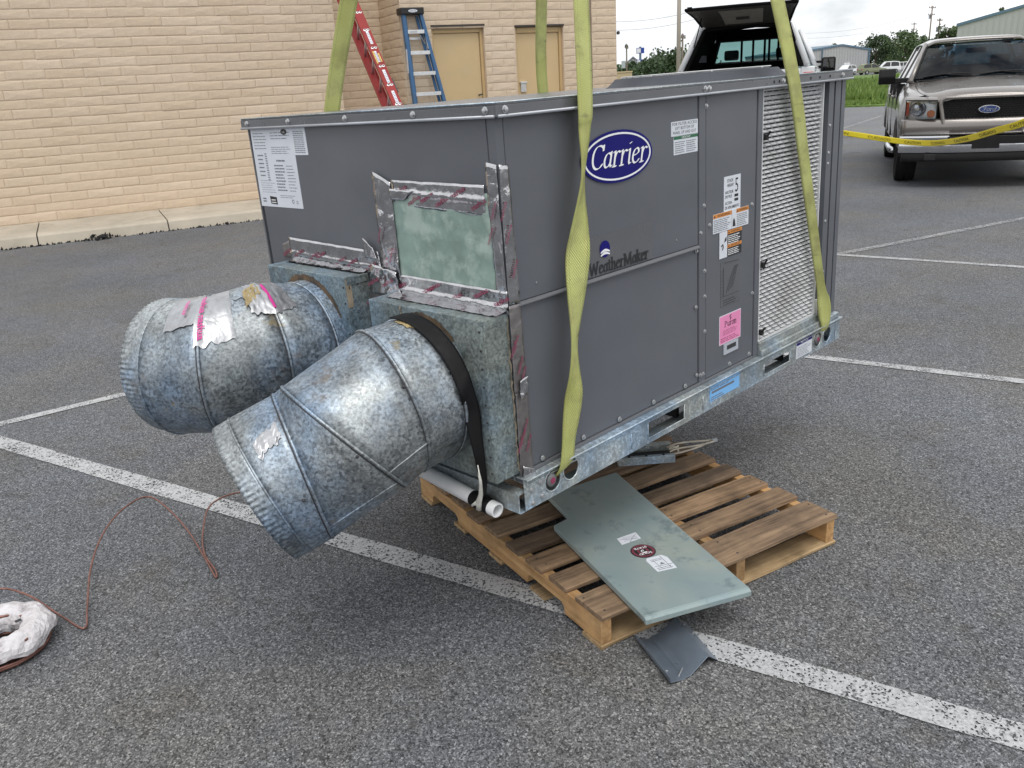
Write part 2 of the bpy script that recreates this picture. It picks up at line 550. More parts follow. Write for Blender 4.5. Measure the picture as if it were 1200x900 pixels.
simple('green_mastic', (0.205, 0.285, 0.255), 0.72, 0, 0.22, 9, 0.5, 22, 0.004, dirt=(0.335, 0.42, 0.385, 1), dirt_scale=11, dirt_pos=(0.47, 0.60))
simple('rust_stain', (0.13, 0.085, 0.05), 0.9, 0, 0.35, 30, 0.3, 80, 0.002, dirt=(0.05, 0.04, 0.033, 1), dirt_scale=14, dirt_pos=(0.45, 0.6))
simple('putty_tan', (0.27, 0.225, 0.165), 0.85, 0, 0.3, 18, 0.4, 60, 0.002)
simple('pvc_white', (0.82, 0.83, 0.84), 0.4, 0, 0.06, 12, dirt=(0.42, 0.42, 0.42, 1), dirt_scale=9, dirt_pos=(0.62, 0.8))
simple('copper_tube', (0.215, 0.105, 0.085), 0.42, 0.6, 0.3, 30)
simple('wire_white', (0.60, 0.55, 0.46), 0.6, 0, 0.15, 30)
simple('string_white', (0.66, 0.65, 0.60), 0.9, 0, 0.15, 60, 0.4, 200, 0.001)

def m_foil(name, base=(0.66, 0.67, 0.69), rough=0.22):
    N = NT(name)
    v = N.coord()
    f = N.noise(v, 18, 6, 0.7)
    c = N.ramp(f, [(0.3, tuple(x * 0.70 for x in base)), (0.62, base)])
    N.set(Base_Color=c, Metallic=0.95, Roughness=N.ramp(N.noise(v, 11, 4), [(0.40, grey(rough)), (0.75, grey(rough + 0.20))]))
    h = N.math('ADD', N.voro(v, 30, 'DISTANCE_TO_EDGE'), N.math('MULTIPLY', N.noise(v, 34, 3, 0.6), 0.7))
    N.bump(h, 0.22, 0.008)
    return N.m
m_foil('foil_tape', (0.58, 0.58, 0.60), 0.06)
m_foil('aged_foil', (0.50, 0.51, 0.53), 0.36)
m_foil('dull_tape', (0.30, 0.28, 0.28), 0.48)

def m_wood(name, a, b, dark, gs=1.0):
    """sawn timber; grain runs along local x"""
    N = NT(name)
    oi = N.n('ShaderNodeObjectInfo')
    v0 = N.coord((2.2 * gs, 34 * gs, 34 * gs))
    ad = N.n('ShaderNodeVectorMath'); ad.operation = 'ADD'
    cx = N.n('ShaderNodeCombineXYZ')
    rm = N.math('MULTIPLY', oi.outputs['Random'], 37.0)
    N.l(rm, cx.inputs[0]); N.l(rm, cx.inputs[1])
    N.l(v0, ad.inputs[0]); N.l(cx.outputs[0], ad.inputs[1])
    v = ad.outputs[0]
    g = N.noise(v, 1.6, 7, 0.65)
    c = N.ramp(g, [(0.26, dark), (0.44, a), (0.66, b)])
    t = N.ramp(oi.outputs['Random'], [(0.0, (0.62, 0.61, 0.61)), (0.5, (0.98, 0.95, 0.91)), (1.0, (1.22, 1.14, 1.02))])
    c = N.mix(1.0, c, t, 'MULTIPLY')
    v2 = N.coord((1, 1, 1))
    d = N.ramp(N.noise(v2, 7, 6, 0.65), [(0.30, grey(0.55)), (0.58, grey(1.05))])
    c = N.mix(1.0, c, d, 'MULTIPLY')
    N.set(Base_Color=c, Roughness=0.82)
    N.bump(g, 0.45, 0.004)
    return N.m
m_wood('deck_wood', (0.185, 0.125, 0.080), (0.31, 0.218, 0.140), (0.065, 0.044, 0.029))
m_wood('stringer_wood', (0.44, 0.265, 0.120), (0.55, 0.36, 0.18), (0.28, 0.155, 0.065))
m_wood('base_wood', (0.34, 0.24, 0.13), (0.46, 0.34, 0.20), (0.17, 0.115, 0.06))

def m_brick():
    N = NT('tan_brick')
    oi = N.n('ShaderNodeObjectInfo')
    v = N.coord((1, 1, 1))
    c = N.ramp(oi.outputs['Random'], [(0.0, (0.600, 0.480, 0.357)), (0.3, (0.615, 0.497, 0.372)), (0.62, (0.622, 0.505, 0.382)), (0.88, (0.63, 0.512, 0.39)), (1.0, (0.665, 0.545, 0.42))])
    f = N.ramp(N.noise(v, 9, 6, 0.65), [(0.3, grey(0.92)), (0.7, grey(1.05))])
    c = N.mix(1.0, c, f, 'MULTIPLY')
    p = N.ramp(N.noise(v, 55, 3, 0.6), [(0.27, (0.55, 0.5, 0.45)), (0.33, grey(1))])
    c = N.mix(1.0, c, p, 'MULTIPLY')
    N.set(Base_Color=c, Roughness=0.85)
    N.bump(N.math('ADD', N.noise(v, 16, 5, 0.6), N.math('MULTIPLY', N.noise(v, 90, 4), 0.35)), 0.5, 0.012)
    return N.m
m_brick()
simple('mortar', (0.62, 0.50, 0.38), 0.95, 0, 0.12, 6, 0.4, 60, 0.004, dirt=(0.60, 0.51, 0.42, 1), dirt_scale=2.5)
simple('soffit_tan', (0.50, 0.38, 0.25), 0.8, 0, 0.06, 2)
simple('door_tan', (0.57, 0.425, 0.235), 0.5, 0, 0.05, 1.2, 0.05, 20, 0.002, dirt=(0.53, 0.42, 0.25, 1), dirt_scale=1.3)
simple('door_frame_tan', (0.52, 0.37, 0.185), 0.5, 0, 0.06, 3)
simple('lintel_steel', (0.05, 0.042, 0.036), 0.7)
simple('downpipe_brown', (0.21, 0.155, 0.115), 0.5, 0, 0.1, 3)
simple('concrete', (0.43, 0.385, 0.315), 0.9, 0, 0.16, 2.2, 0.4, 45, 0.004, dirt=(0.30, 0.265, 0.21, 1), dirt_scale=3.5, dirt_pos=(0.55, 0.75))
simple('crumbled_tar', (0.018, 0.018, 0.018), 0.95, 0, 0.3, 20, 0.6, 40, 0.01)

def m_sling():
    N = NT('sling_webbing')
    v = N.coord()
    uvn = N.n('ShaderNodeUVMap')
    sep = N.n('ShaderNodeSeparateXYZ')
    N.l(uvn.outputs[0], sep.inputs[0])
    # weave: ribs across and stitched lengthwise lines (uv in metres along, 0..1 across)
    ribs = N.math('SINE', N.math('MULTIPLY', sep.outputs[0], 2 * pi / 0.009))
    cols = N.math('SINE', N.math('MULTIPLY', sep.outputs[1], 2 * pi * 11))
    base = N.ramp(N.noise(v, 5, 5), [(0.3, (0.57, 0.60, 0.175)), (0.7, (0.72, 0.755, 0.30))])
    wv = N.ramp(N.math('MULTIPLY', ribs, cols), [(0.0, grey(0.66)), (0.6, grey(1.08))])
    c = N.mix(1.0, base, wv, 'MULTIPLY')
    edge = N.math('ABSOLUTE', N.math('SUBTRACT', sep.outputs[1], 0.5))
    eb = N.ramp(edge, [(0.35, grey(1.0)), (0.38, grey(0.68)), (0.405, grey(1.0)), (0.47, grey(0.9))])
    c = N.mix(1.0, c, eb, 'MULTIPLY')
    d = N.ramp(N.noise(N.coord((1, 1, 1)), 7, 7, 0.7), [(0.47, grey(0)), (0.70, grey(0.85))])
    c = N.mix(d, c, (0.27, 0.26, 0.11, 1))
    sm = N.ramp(N.noise(N.coord((2, 2, 9)), 2.3, 4), [(0.63, grey(0)), (0.70, grey(0.7))])
    c = N.mix(sm, c, (0.17, 0.16, 0.09, 1))
    N.set(Base_Color=c, Roughness=0.85)
    N.bump(N.math('MULTIPLY', ribs, cols), 0.5, 0.002)
    return N.m
m_sling()

def m_panel():
    N = NT('panel_sheet')
    v = N.coord()
    c = N.ramp(N.noise(v, 3.5, 6, 0.6), [(0.28, (0.245, 0.325, 0.35)), (0.52, (0.305, 0.37, 0.365)), (0.72, (0.375, 0.415, 0.37))])
    sm = N.ramp(N.noise(v, 9, 6, 0.72), [(0.555, grey(0)), (0.68, grey(0.8))])
    c = N.mix(sm, c, (0.15, 0.20, 0.215, 1))
    sc2 = N.ramp(N.noise(N.coord((40, 2, 1)), 3, 3), [(0.70, grey(0)), (0.74, grey(0.35))])
    c = N.mix(sc2, c, (0.40, 0.44, 0.42, 1))
    N.set(Base_Color=c, Metallic=0.25, Roughness=N.ramp(N.noise(v, 8, 5), [(0.3, grey(0.36)), (0.7, grey(0.56))]))
    N.bump(N.noise(v, 3.2, 3), 0.10, 0.02)
    return N.m
m_panel()

def m_wrap():
    N = NT('plastic_wrap')
    v = N.coord()
    f = N.noise(v, 16, 6, 0.7)
    N.set(Base_Color=N.ramp(f, [(0.3, (0.56, 0.53, 0.55)), (0.6, (0.70, 0.685, 0.71))]), Roughness=0.28)
    N.set(Subsurface_Weight=0.0)
    tr = N.n('ShaderNodeBsdfTransparent'); tr.inputs[0].default_value = (0.97, 0.93, 0.92, 1)
    ms = N.n('ShaderNodeMixShader')
    mask = N.ramp(N.noise(v, 8, 5, 0.65), [(0.34, grey(0.30)), (0.46, grey(0.93))])
    N.l(mask, ms.inputs[0]); N.l(tr.outputs[0], ms.inputs[1]); N.l(N.p.outputs[0], ms.inputs[2])
    N.l(ms.outputs[0], N.out.inputs['Surface'])
    h = N.math('ADD', N.voro(v, 22, 'DISTANCE_TO_EDGE'), N.noise(v, 34, 5, 0.7))
    N.bump(h, 0.7, 0.012)
    return N.m
m_wrap()

def m_glass(name, tint=(0.05, 0.07, 0.08), fac=0.35, rough=0.02):
    """dark car glass: mirror reflection over a tinted see-through pane"""
    N = NT(name)
    tr = N.n('ShaderNodeBsdfTransparent'); tr.inputs[0].default_value = (*tint, 1)
    gl = N.n('ShaderNodeBsdfGlossy'); gl.inputs['Roughness'].default_value = rough
    fr = N.n('ShaderNodeFresnel'); fr.inputs['IOR'].default_value = 1.5
    f2 = N.math('MULTIPLY', fr.outputs[0], 1.0 + fac)
    ms = N.n('ShaderNodeMixShader')
    N.l(f2, ms.inputs[0]); N.l(tr.outputs[0], ms.inputs[1]); N.l(gl.outputs[0], ms.inputs[2])
    N.l(ms.outputs[0], N.out.inputs['Surface'])
    return N.m
m_glass('windshield_glass', (0.17, 0.27, 0.36), -0.15)
m_glass('clear_glass', (0.46, 0.62, 0.60), 0.1)
m_glass('tinted_glass', (0.22, 0.27, 0.29), 1.0)
m_glass('lamp_glass', (0.93, 0.95, 0.96), 0.3)

simple('truck_paint', (0.200, 0.183, 0.172), 0.30, 0.45, 0.02, 1.0, coat=0.8)
simple('truck_dark_plastic', (0.010, 0.010, 0.011), 0.55, 0, 0.2, 12, spec=0.25)
simple('chrome', (0.62, 0.63, 0.66), 0.16, 1.0, 0.05, 5)
simple('silver_lamp', (0.78, 0.79, 0.80), 0.35, 0.15, 0.06, 30)
simple('amber_lens', (0.65, 0.20, 0.06), 0.25)
simple('red_lens', (0.45, 0.03, 0.025), 0.25)
simple('emblem_blue', (0.012, 0.035, 0.15), 0.25, 0, 0.05, 4, coat=0.8)
simple('tyre', (0.012, 0.012, 0.012), 0.85, 0, 0.2, 30, 0.3, 60, 0.004, spec=0.2)
simple('rim_alloy', (0.45, 0.46, 0.47), 0.3, 0.85)
simple('seat_grey', (0.045, 0.045, 0.048), 0.9)
simple('white_paint', (0.72, 0.74, 0.76), 0.3, 0, 0.04, 2, coat=0.6)
simple('black_lining', (0.006, 0.006, 0.006), 0.95, spec=0.1)
simple('lid_lining', (0.030, 0.028, 0.024), 0.6)
simple('lid_vent_pane', (0.22, 0.205, 0.175), 0.5)
simple('silver_paint', (0.45, 0.46, 0.47), 0.3, 0.4, 0.04, 2, coat=0.6)
simple('olive_paint', (0.20, 0.23, 0.13), 0.4, 0, 0.1, 2)
simple('red_paint', (0.35, 0.06, 0.05), 0.4)

simple('fibreglass_red', (0.27, 0.028, 0.026), 0.5, 0, 0.14, 6, dirt=(0.16, 0.022, 0.022, 1), dirt_scale=5, spec=0.3)
simple('fibreglass_blue', (0.035, 0.115, 0.245), 0.42, 0, 0.12, 6, dirt=(0.05, 0.09, 0.15, 1), dirt_scale=5)
simple('aluminium', (0.68, 0.69, 0.70), 0.38, 0.75, 0.1, 20)
simple('ladder_black', (0.014, 0.014, 0.014), 0.5)
simple('sticker_yellow', (0.66, 0.50, 0.10), 0.5)
simple('tape_yellow', (0.80, 0.66, 0.03), 0.38, 0, 0.06, 5)

simple('steel_cladding', (0.40, 0.405, 0.41), 0.55, 0, 0.05, 0.2)
simple('trim_blue', (0.10, 0.17, 0.24), 0.5)
simple('pole_wood', (0.20, 0.165, 0.135), 0.9, 0, 0.15, 3)
simple('pole_beige', (0.44, 0.39, 0.33), 0.6, 0.1, 0.06, 1)
simple('sign_blue', (0.02, 0.06, 0.32), 0.45)
simple('sign_white', (0.75, 0.76, 0.78), 0.45)
simple('wire_dark', (0.16, 0.19, 0.21), 0.8)
simple('house_wall_tan', (0.48, 0.37, 0.25), 0.85, 0, 0.06, 0.4)
simple('house_wall_white', (0.62, 0.62, 0.62), 0.8)
simple('house_roof_grey', (0.25, 0.27, 0.31), 0.85)
simple('bark', (0.09, 0.07, 0.05), 0.95, 0, 0.25, 4)

def m_leaf(name, a, b):
    N = NT(name)
    oi = N.n('ShaderNodeObjectInfo')
    g = N.n('ShaderNodeNewGeometry')
    f = N.ramp(g.outputs['Random Per Island'], [(0.0, a), (1.0, b)])
    N.set(Base_Color=f, Roughness=0.6)
    return N.m
m_leaf('leaf_dark', (0.022, 0.045, 0.018), (0.070, 0.115, 0.045))
m_leaf('leaf_mid', (0.035, 0.065, 0.020), (0.095, 0.150, 0.050))
m_leaf('grass_blade', (0.075, 0.150, 0.020), (0.205, 0.290, 0.065))
N = NT('meadow')
v = N.coord()
c = N.ramp(N.noise(v, 0.5, 6, 0.65), [(0.3, (0.075, 0.145, 0.022)), (0.7, (0.155, 0.235, 0.050))])
c = N.mix(1.0, c, N.ramp(N.noise(v, 6, 5, 0.7), [(0.3, grey(0.6)), (0.7, grey(1.25))]), 'MULTIPLY')
N.set(Base_Color=c, Roughness=0.95)
N.bump(N.noise(v, 9, 4), 0.6, 0.08)

# ------------------------------------------------------------------ ground
def sheet(name, pts, z, mat, sub=1):
    mb = MB()
    mb.add([(x, y, z) for x, y in pts], [tuple(range(len(pts)))])
    return tag(mb.build(name, mat), kind='structure')

sheet('ground', [(-900, -900), (1500, -900), (1500, 1500), (-900, 1500)], 0.0, 'asphalt')

def az(deg, d, z=0.0):
    """point at a compass bearing (degrees from +X towards +Y) and distance from the camera's foot"""
    return Vector((CAM_POS.x + d * cos(radians(deg)), CAM_POS.y + d * sin(radians(deg)), z))

# meadow east of the road: its near edge runs about 36 m away, and the lighter road strip in front of it
def strip(p, q, wdt, z, name, mat, wear_ends=True):
    p, q = Vector((*p, 0)), Vector((*q, 0))
    d = (q - p).normalized()
    n = Vector((-d.y, d.x, 0)) * wdt / 2
    mb = MB()
    ln = (q - p).length
    k = max(2, int(ln / 0.25))
    v, f = [], []
    for i in range(k + 1):
        c = p + d * ln * i / k
        j = 1 + random.uniform(-0.05, 0.05)
        v += [tuple(c + n * j + Vector((0, 0, z))), tuple(c - n * j + Vector((0, 0, z)))]
    for i in range(k):
        f.append((2 * i, 2 * i + 1, 2 * i + 3, 2 * i + 2))
    mb.add(v, f)
    return tag(mb.build(name, mat), kind='structure')

strip((-1.30, 6.20), (1.55, -5.15), 0.100, 0.004, 'parking_line', 'line_paint')
strip((-2.4, 3.79), (1.9, 3.22), 0.075, 0.004, 'parking_line', 'line_paint')
strip((2.18, 4.50), (4.55, -6.6), 0.075, 0.004, 'parking_line', 'line_paint')
strip((5.76, 2.05), (6.95, -6.0), 0.072, 0.004, 'parking_line', 'line_paint')
strip((5.80, 1.76), (13.0, -0.45), 0.085, 0.008, 'parking_line', 'faded_line_paint')
strip((18.0, 8.05), (27.0, 10.1), 0.10, 0.012, 'parking_line', 'faded_line_paint')

road = [az(a, d) for a, d in ((60, 30), (36, 24.5), (24, 22.0), (12, 21.0), (-20, 21), (-20, 40), (12, 38), (21, 37.3), (25, 38), (36, 41), (60, 50))]
sheet('road', [(p.x, p.y) for p in road], 0.008, 'road_asphalt')
fld = [az(a, d) for a, d in ((60, 55), (36, 41.2), (25, 38.2), (21, 37.5), (12, 38.2), (-25, 42), (-25, 170), (12, 165), (22, 150), (28, 150), (60, 160))]
mb = MB()
mb.add([(p.x, p.y, 0.06) for p in fld] + [(p.x, p.y, -0.05) for p in fld], [tuple(range(len(fld)))] + [(i, (i + 1) % len(fld), (i + 1) % len(fld) + len(fld), i + len(fld)) for i in range(len(fld))])
tag(mb.build('meadow_ground', 'meadow'), kind='structure')
# grass: tufts of blades, short at the kerb side, long behind
mb = MB()
for i in range(30000):
    a = random.uniform(15, 28.5)
    t = random.random()
    d = 38.4 + 46 * t ** 1.5
    if a > 25: d += 0.5
    p = az(a, d, 0.05)
    near = d < 42.0 + 0.8 * sin(a * 3.0)
    hgt = random.uniform(0.06, 0.14) if near else random.uniform(0.35, 0.80) * (0.75 + 0.5 * noise.noise(p * 0.35))
    wd = random.uniform(0.02, 0.06) + d * 0.0009
    th = random.uniform(0, pi)
    dx, dy = cos(th) * wd, sin(th) * wd
    lx, ly = random.uniform(-.3, .3) * hgt, random.uniform(-.3, .3) * hgt
    mb.add([(p.x - dx, p.y - dy, 0.05), (p.x + dx, p.y + dy, 0.05), (p.x + lx, p.y + ly, hgt + 0.05)], [(0, 1, 2)])
tag(mb.build('grass', 'grass_blade'), kind='stuff')

# ------------------------------------------------------------------ building
BLD = empty('brick_building', (3.4, 11.15, 0), (0, 0, radians(-18.5)), 'single storey tan brick building with two tan doors beside the parking lot', 'building')
C_H, B_L, JT = 0.1235, 0.468, 0.008

def brick_mesh(seed, length=B_L):
    rnd = random.Random(seed)
    L_, H_ = length - JT * 0.5, C_H - JT
    pr = 0.007
    j = lambda s: rnd.uniform(-s, s)
    i_ = 0.010
    v = []
    # back ring, shoulder ring, face ring (front = -y)
    for y, ins in ((0.0, 0.0), (-pr * 0.55, 0.0015), (-pr, i_)):
        for sx, sz in ((-1, -1), (1, -1), (1, 1), (-1, 1)):
            v.append((sx * (L_ / 2 - ins) + (j(0.004) if ins > 0.01 else 0), y + (j(0.003) if ins > 0.01 else 0), sz * (H_ / 2 - ins) + (j(0.0055) if ins else 0)))
    v.append((j(0.05), -pr - 0.004 + j(0.003), j(0.012)))
    f = []
    for k in (0, 4):
        for a in range(4):
            b = (a + 1) % 4
            f.append((k + a, k + b, k + 4 + b, k + 4 + a))
    for a in range(4):
        f.append((8 + a, 8 + (a + 1) % 4, 12))
    me = bpy.data.meshes.new('brick')
    me.from_pydata(v, [], f)
    me.materials.append(MATS['tan_brick'])
    bm = bmesh.new(); bm.from_mesh(me); bmesh.ops.recalc_face_normals(bm, faces=bm.faces); bm.to_mesh(me); bm.free()
    return me
BRICKS = [brick_mesh(i) for i in range(9)]
HALF = [brick_mesh(20 + i, B_L * 0.5) for i in range(3)]
Z0 = 0.15
rest = MB()
n_brick = 0

def wall_face(name, x0, x1, y, ztop, holes=(), thick=0.25, zsee=(0, 9), xsee=(-9, 99), phase=0.0, ret=0.0, plane='x', rising=None):
    """a wall whose face looks to -y (plane 'x') or to -x (plane 'y'); bricks laid course by course"""
    global n_brick
    wb = MB()
    segs = []
    if plane == 'x':
        xs = sorted(set([x0, x1] + [h for a in holes for h in a[:2]]))
        for a, b in zip(xs[:-1], xs[1:]):
            hh = [h for h in holes if h[0] <= a and h[1] >= b]
            lo = max([h[3] for h in hh], default=Z0 - 0.15)
            if lo < ztop:
                wb.box(a, b, y, y + thick, lo, ztop)
    else:
        wb.box(y, y + thick, x0, x1, Z0 - 0.15, ztop)
    wall = wb.build(name, 'mortar', BLD)
    n = int((ztop - Z0) / C_H)
    for c in range(n):
        zc = Z0 + C_H * (c + 0.5)
        off = (c % 2) * B_L / 2 + phase + random.uniform(-0.05, 0.05)
        x = x0 - off
        while x < x1:
            a, b = max(x, x0), min(x + B_L, x1)
            x += B_L
            pieces = [(a, b)]
            for h in holes:
                if h[2] < zc < h[3] + 0.02:
                    np_ = []
                    for (p, q) in pieces:
                        if q <= h[0] or p >= h[1]:
                            np_.append((p, q)); continue
                        if p < h[0]: np_.append((p, h[0]))
                        if q > h[1]: np_.append((h[1], q))
                    pieces = np_
            for p, q in pieces:
                if q - p < 0.05: continue
                full = q - p > B_L - 0.01
                half = q - p > 0.14
                me = random.choice(BRICKS) if full else random.choice(HALF)
                sx = (q - p - JT * 0.5) / ((B_L if full else B_L * 0.5) - JT * 0.5)
                M = Matrix.Translation(((p + q) / 2, y + random.uniform(-0.003, 0.002), zc + random.uniform(-0.004, 0.004))) if plane == 'x' else \
                    Matrix.Translation((y + random.uniform(-0.003, 0.002), (p + q) / 2, zc)) @ Matrix.Rotation(radians(-90), 4, 'Z')
                M = M @ Matrix.Rotation(random.uniform(-0.006, 0.006), 4, 'Y') @ Matrix.Diagonal((sx, 1, 1, 1))
                see = zsee[0] <= zc <= zsee[1] and xsee[0] <= (p + q) / 2 <= xsee[1] and half
                if see and n_brick < 300:
                    inst('brick', me, wall, M)
                    n_brick += 1
                else:
                    rest.add([v.co for v in me.vertices], [tuple(pp.vertices) for pp in me.polygons], M)
    return wall

D1 = (4.82, 5.74, Z0 - .15, 2.53)
D2 = (6.335, 7.255, Z0 - .15, 2.50)
wall_face('wall', -9.0, 3.26, 0.0, 4.2, zsee=(0.1, 3.05), xsee=(-1.75, 3.4))
wall_face('wall', 4.32, 6.30, 0.0, 4.2, holes=(D1,), zsee=(1.45, 2.95), xsee=(4.2, 6.4), phase=0.1)
wall_face('wall', 6.30, 7.72, 0.03, 4.2, holes=(D2,), zsee=(1.45, 2.95), phase=0.3)
wall_face('wall', 7.80, 8.31, -0.02, 4.2, zsee=(1.5, 2.85), phase=0.17)
wall_face('wall', 3.00, 4.32, 1.0, 4.2, zsee=(9, 9), phase=0.05)
wall_face('wall', 0.02, 1.0, 4.32, 4.2, plane='y', zsee=(9, 9))
wb = MB(); wb.box(3.06, 3.26, 0.25, 1.0, 0, 4.2); wb.build('wall', 'mortar', BLD)
wb = MB(); wb.box(8.06, 8.31, 0.23, 9.0, 0, 4.2); wb.build('wall', 'mortar', BLD)
tag(rest.build('brick_rest', 'tan_brick', BLD), kind='stuff')
wb = MB(); wb.box(-9, 8.34, 1.3, 9.0, 4.2, 4.35); wb.build('roof', 'soffit_tan', BLD)
# end return of the right corner, brick ends
for (a, b, zt, y0) in ((D1[0], D1[1], D1[3], 0.0), (D2[0], D2[1], D2[3], 0.03)):
    lb = MB(); lb.box(a - 0.012, b + 0.014, y0 - 0.019, y0 + 0.14, zt - 0.006, zt + 0.022); lb.build('lintel', 'lintel_steel', BLD)
    d = MB(); d.box(a + 0.055, b - 0.058, y0 + 0.085, y0 + 0.13, 0.16, zt - 0.105)
    dr = d.build('door', 'door_tan', BLD, bevel=0.004)
    fr = MB()
    fr.box(a + 0.002, a + 0.05, y0 + 0.055, y0 + 0.16, 0.15, zt - 0.01)
    fr.box(b - 0.052, b - 0.002, y0 + 0.055, y0 + 0.16, 0.15, zt - 0.01)
    fr.box(a + 0.05, b - 0.052, y0 + 0.055, y0 + 0.16, zt - 0.098, zt - 0.01)
    fr.build('door_frame', 'door_frame_tan', dr, bevel=0.006)
    hb = MB()
    if a == D1[0]:
        for hz in (2.12, 1.2, 0.45): hb.box(a + 0.042, a + 0.062, y0 + 0.076, y0 + 0.086, hz - 0.055, hz + 0.055)
        hb.build('hinge', 'door_frame_tan', dr)
        h2 = MB(); h2.tube([(b - 0.12, y0 + 0.085, 1.46), (b - 0.12, y0 + 0.04, 1.46), (b - 0.075, y0 + 0.035, 1.47)], 0.012); h2.build('handle', 'screw_dark', dr)
    else:
        h2 = MB(); h2.box(a + 0.09, a + 0.19, y0 + 0.055, y0 + 0.085, 1.46, 1.60); h2.box(a + 0.075, a + 0.205, y0 + 0.04, y0 + 0.085, 1.60, 1.63)
        h2.build('lock_guard', 'aluminium', dr, bevel=0.004)
dp = MB(); dp.box(7.725, 7.795, -0.03, 0.05, 0.15, 4.1); dp.build('downpipe', 'downpipe_brown', BLD, bevel=0.012)
sl = MB(); sl.tube([(8.335, -0.02, 2.35), (8.345, -0.05, 2.35)], 0.03, 8); sl.build('wall_light', 'screw_dark', BLD)

# kerb: concrete slabs along the wall, broken tar along its foot
K = empty('kerb', (3.4, 11.15, 0), (0, 0, radians(-18.5)))
K['kind'] = 'structure'
x = -9.06
while x < 9.0:
    ln = 1.56
    g = 0.008
    def prof(xx, jit):
        return [(xx, 1.05, 0.0), (xx, 1.05, 0.149), (xx, 0.0, 0.149), (xx, -1.235 + jit, 0.138), (xx, -1.285 + jit, 0.112), (xx, -1.325 + jit, 0.0)]
    k = 8
    mb = MB().loft([prof(x + g + (ln - 2 * g) * i / k, random.uniform(-0.006, 0.006)) for i in range(k + 1)])
    mb.build('kerb_slab', 'concrete', K)
    x += ln
mb = MB()
for i in range(900):
    s = random.uniform(-4.5, 2.2)
    dens = noise.noise(Vector((s * 1.3, 3.1, 0))) + 0.25
    clump = math.exp(-((s + 0.55) / 0.16) ** 2) + math.exp(-((s + 1.95) / 0.22) ** 2) + 0.35 * math.exp(-((s - 1.03) / 0.05) ** 2)
    if random.random() > 0.25 + 0.6 * max(0, dens) + clump: continue
    r = random.uniform(0.006, 0.018) * (1 + 0.8 * clump)
    yy = -1.325 - random.random() ** 2 * (0.06 + 0.12 * clump)
    zz = r * 0.35 + (0.05 * clump * random.random())
    M = Matrix.Translation((s, yy, zz)) @ Euler((random.uniform(0, 6), random.uniform(0, 6), random.uniform(0, 6))).to_matrix().to_4x4() @ Matrix.Diagonal((r * random.uniform(.8, 2.0), r, r * 0.7, 1))
    mb.add([(1, 0, 0), (-1, 0.2, 0), (0, 1, 0.1), (0.1, -1, 0), (0, 0.1, 1), (0, 0, -1)], [(0, 2, 4), (2, 1, 4), (1, 3, 4), (3, 0, 4), (2, 0, 5), (1, 2, 5), (3, 1, 5), (0, 3, 5)], M)
tb = mb.build('tar_debris', 'crumbled_tar')
tb.location = (3.4, 11.15, 0); tb.rotation_euler = (0, 0, radians(-18.5))
tag(tb, kind='stuff')

# ------------------------------------------------------------------ the rooftop unit, hung from slings
UL, UW, UH = 1.889, 1.187, 1.051
UT = Matrix.Rotation(0.019777, 4, Vector((-0.01614255, -0.01142575, 0)).normalized())
UNIT = empty('rooftop_unit', (0, 0, 0.4913), UT.to_euler(), 'grey packaged rooftop air conditioner hanging from yellow slings, two galvanized ducts on its end', 'air conditioner')
def Fp(x, z, d=0.0): return (x, -0.0 - d, z)
def Ep(y, z, d=0.0): return (-d, y, z)

def pn(name, mat, x0, x1, z0, z1, depth=0.02, d=0.0, bevel=0.003, parent=UNIT):
    mb = MB(); mb.box(x0, x1, -d, depth, z0, z1)
    return mb.build(name, mat, parent, bevel=bevel)

# cabinet skin
mb = MB(); mb.box(0.04, 1.235, 0.03, UW - 0.01, 0.10, 1.03); mb.build('cabinet_core', 'dark_gap', UNIT)
mb = MB(); mb.box(0.0, 0.028, 0.034, UW, 0.06, 1.03); mb.build('end_panel', 'unit_paint', UNIT, bevel=0.003)
mb = MB()
mb.box(-0.001, 0.024, -0.001, 0.031, 0.06, 1.035)
cp = mb.build('corner_post', 'unit_paint', UNIT, bevel=0.003)
pn('filter_panel', 'unit_paint', 0.027, 0.862, 0.563, 1.035, 0.028, -0.002)
lip = MB(); lip.prism([(-0.002, 0.564), (0.006, 0.557), (0.006, 0.552), (-0.002, 0.552)], 0.027, 0.864, lambda u, v, d: (d, -u, v))
lip.build('panel_lip', 'unit_paint_lid', UNIT, bevel=0.002)
pn('blower_panel', 'unit_paint', 0.027, 0.862, 0.094, 0.5505, 0.026, -0.004)
pn('centre_post', 'unit_paint', 0.866, 0.903, 0.085, 1.035, 0.03, 0.0)
pn('control_panel', 'unit_paint', 0.9055, 1.214, 0.094, 1.035, 0.03, -0.001)
pn('flange_post', 'unit_paint', 1.217, 1.248, 0.08, 1.035, 0.05, 0.002)
pn('panel_hem', 'unit_paint_lid', 0.027, 1.214, 0.082, 0.0935, 0.02, 0.002, 0.002)
mb = MB(); mb.box(0.0, 1.25, UW - 0.03, UW - 0.008, 0.06, 1.03); mb.build('back_panel', 'unit_paint', UNIT, bevel=0.003)
mb = MB(); mb.box(1.236, 1.25, 0.05, UW - 0.035, 0.09, 1.03); mb.build('partition', 'unit_paint', UNIT)
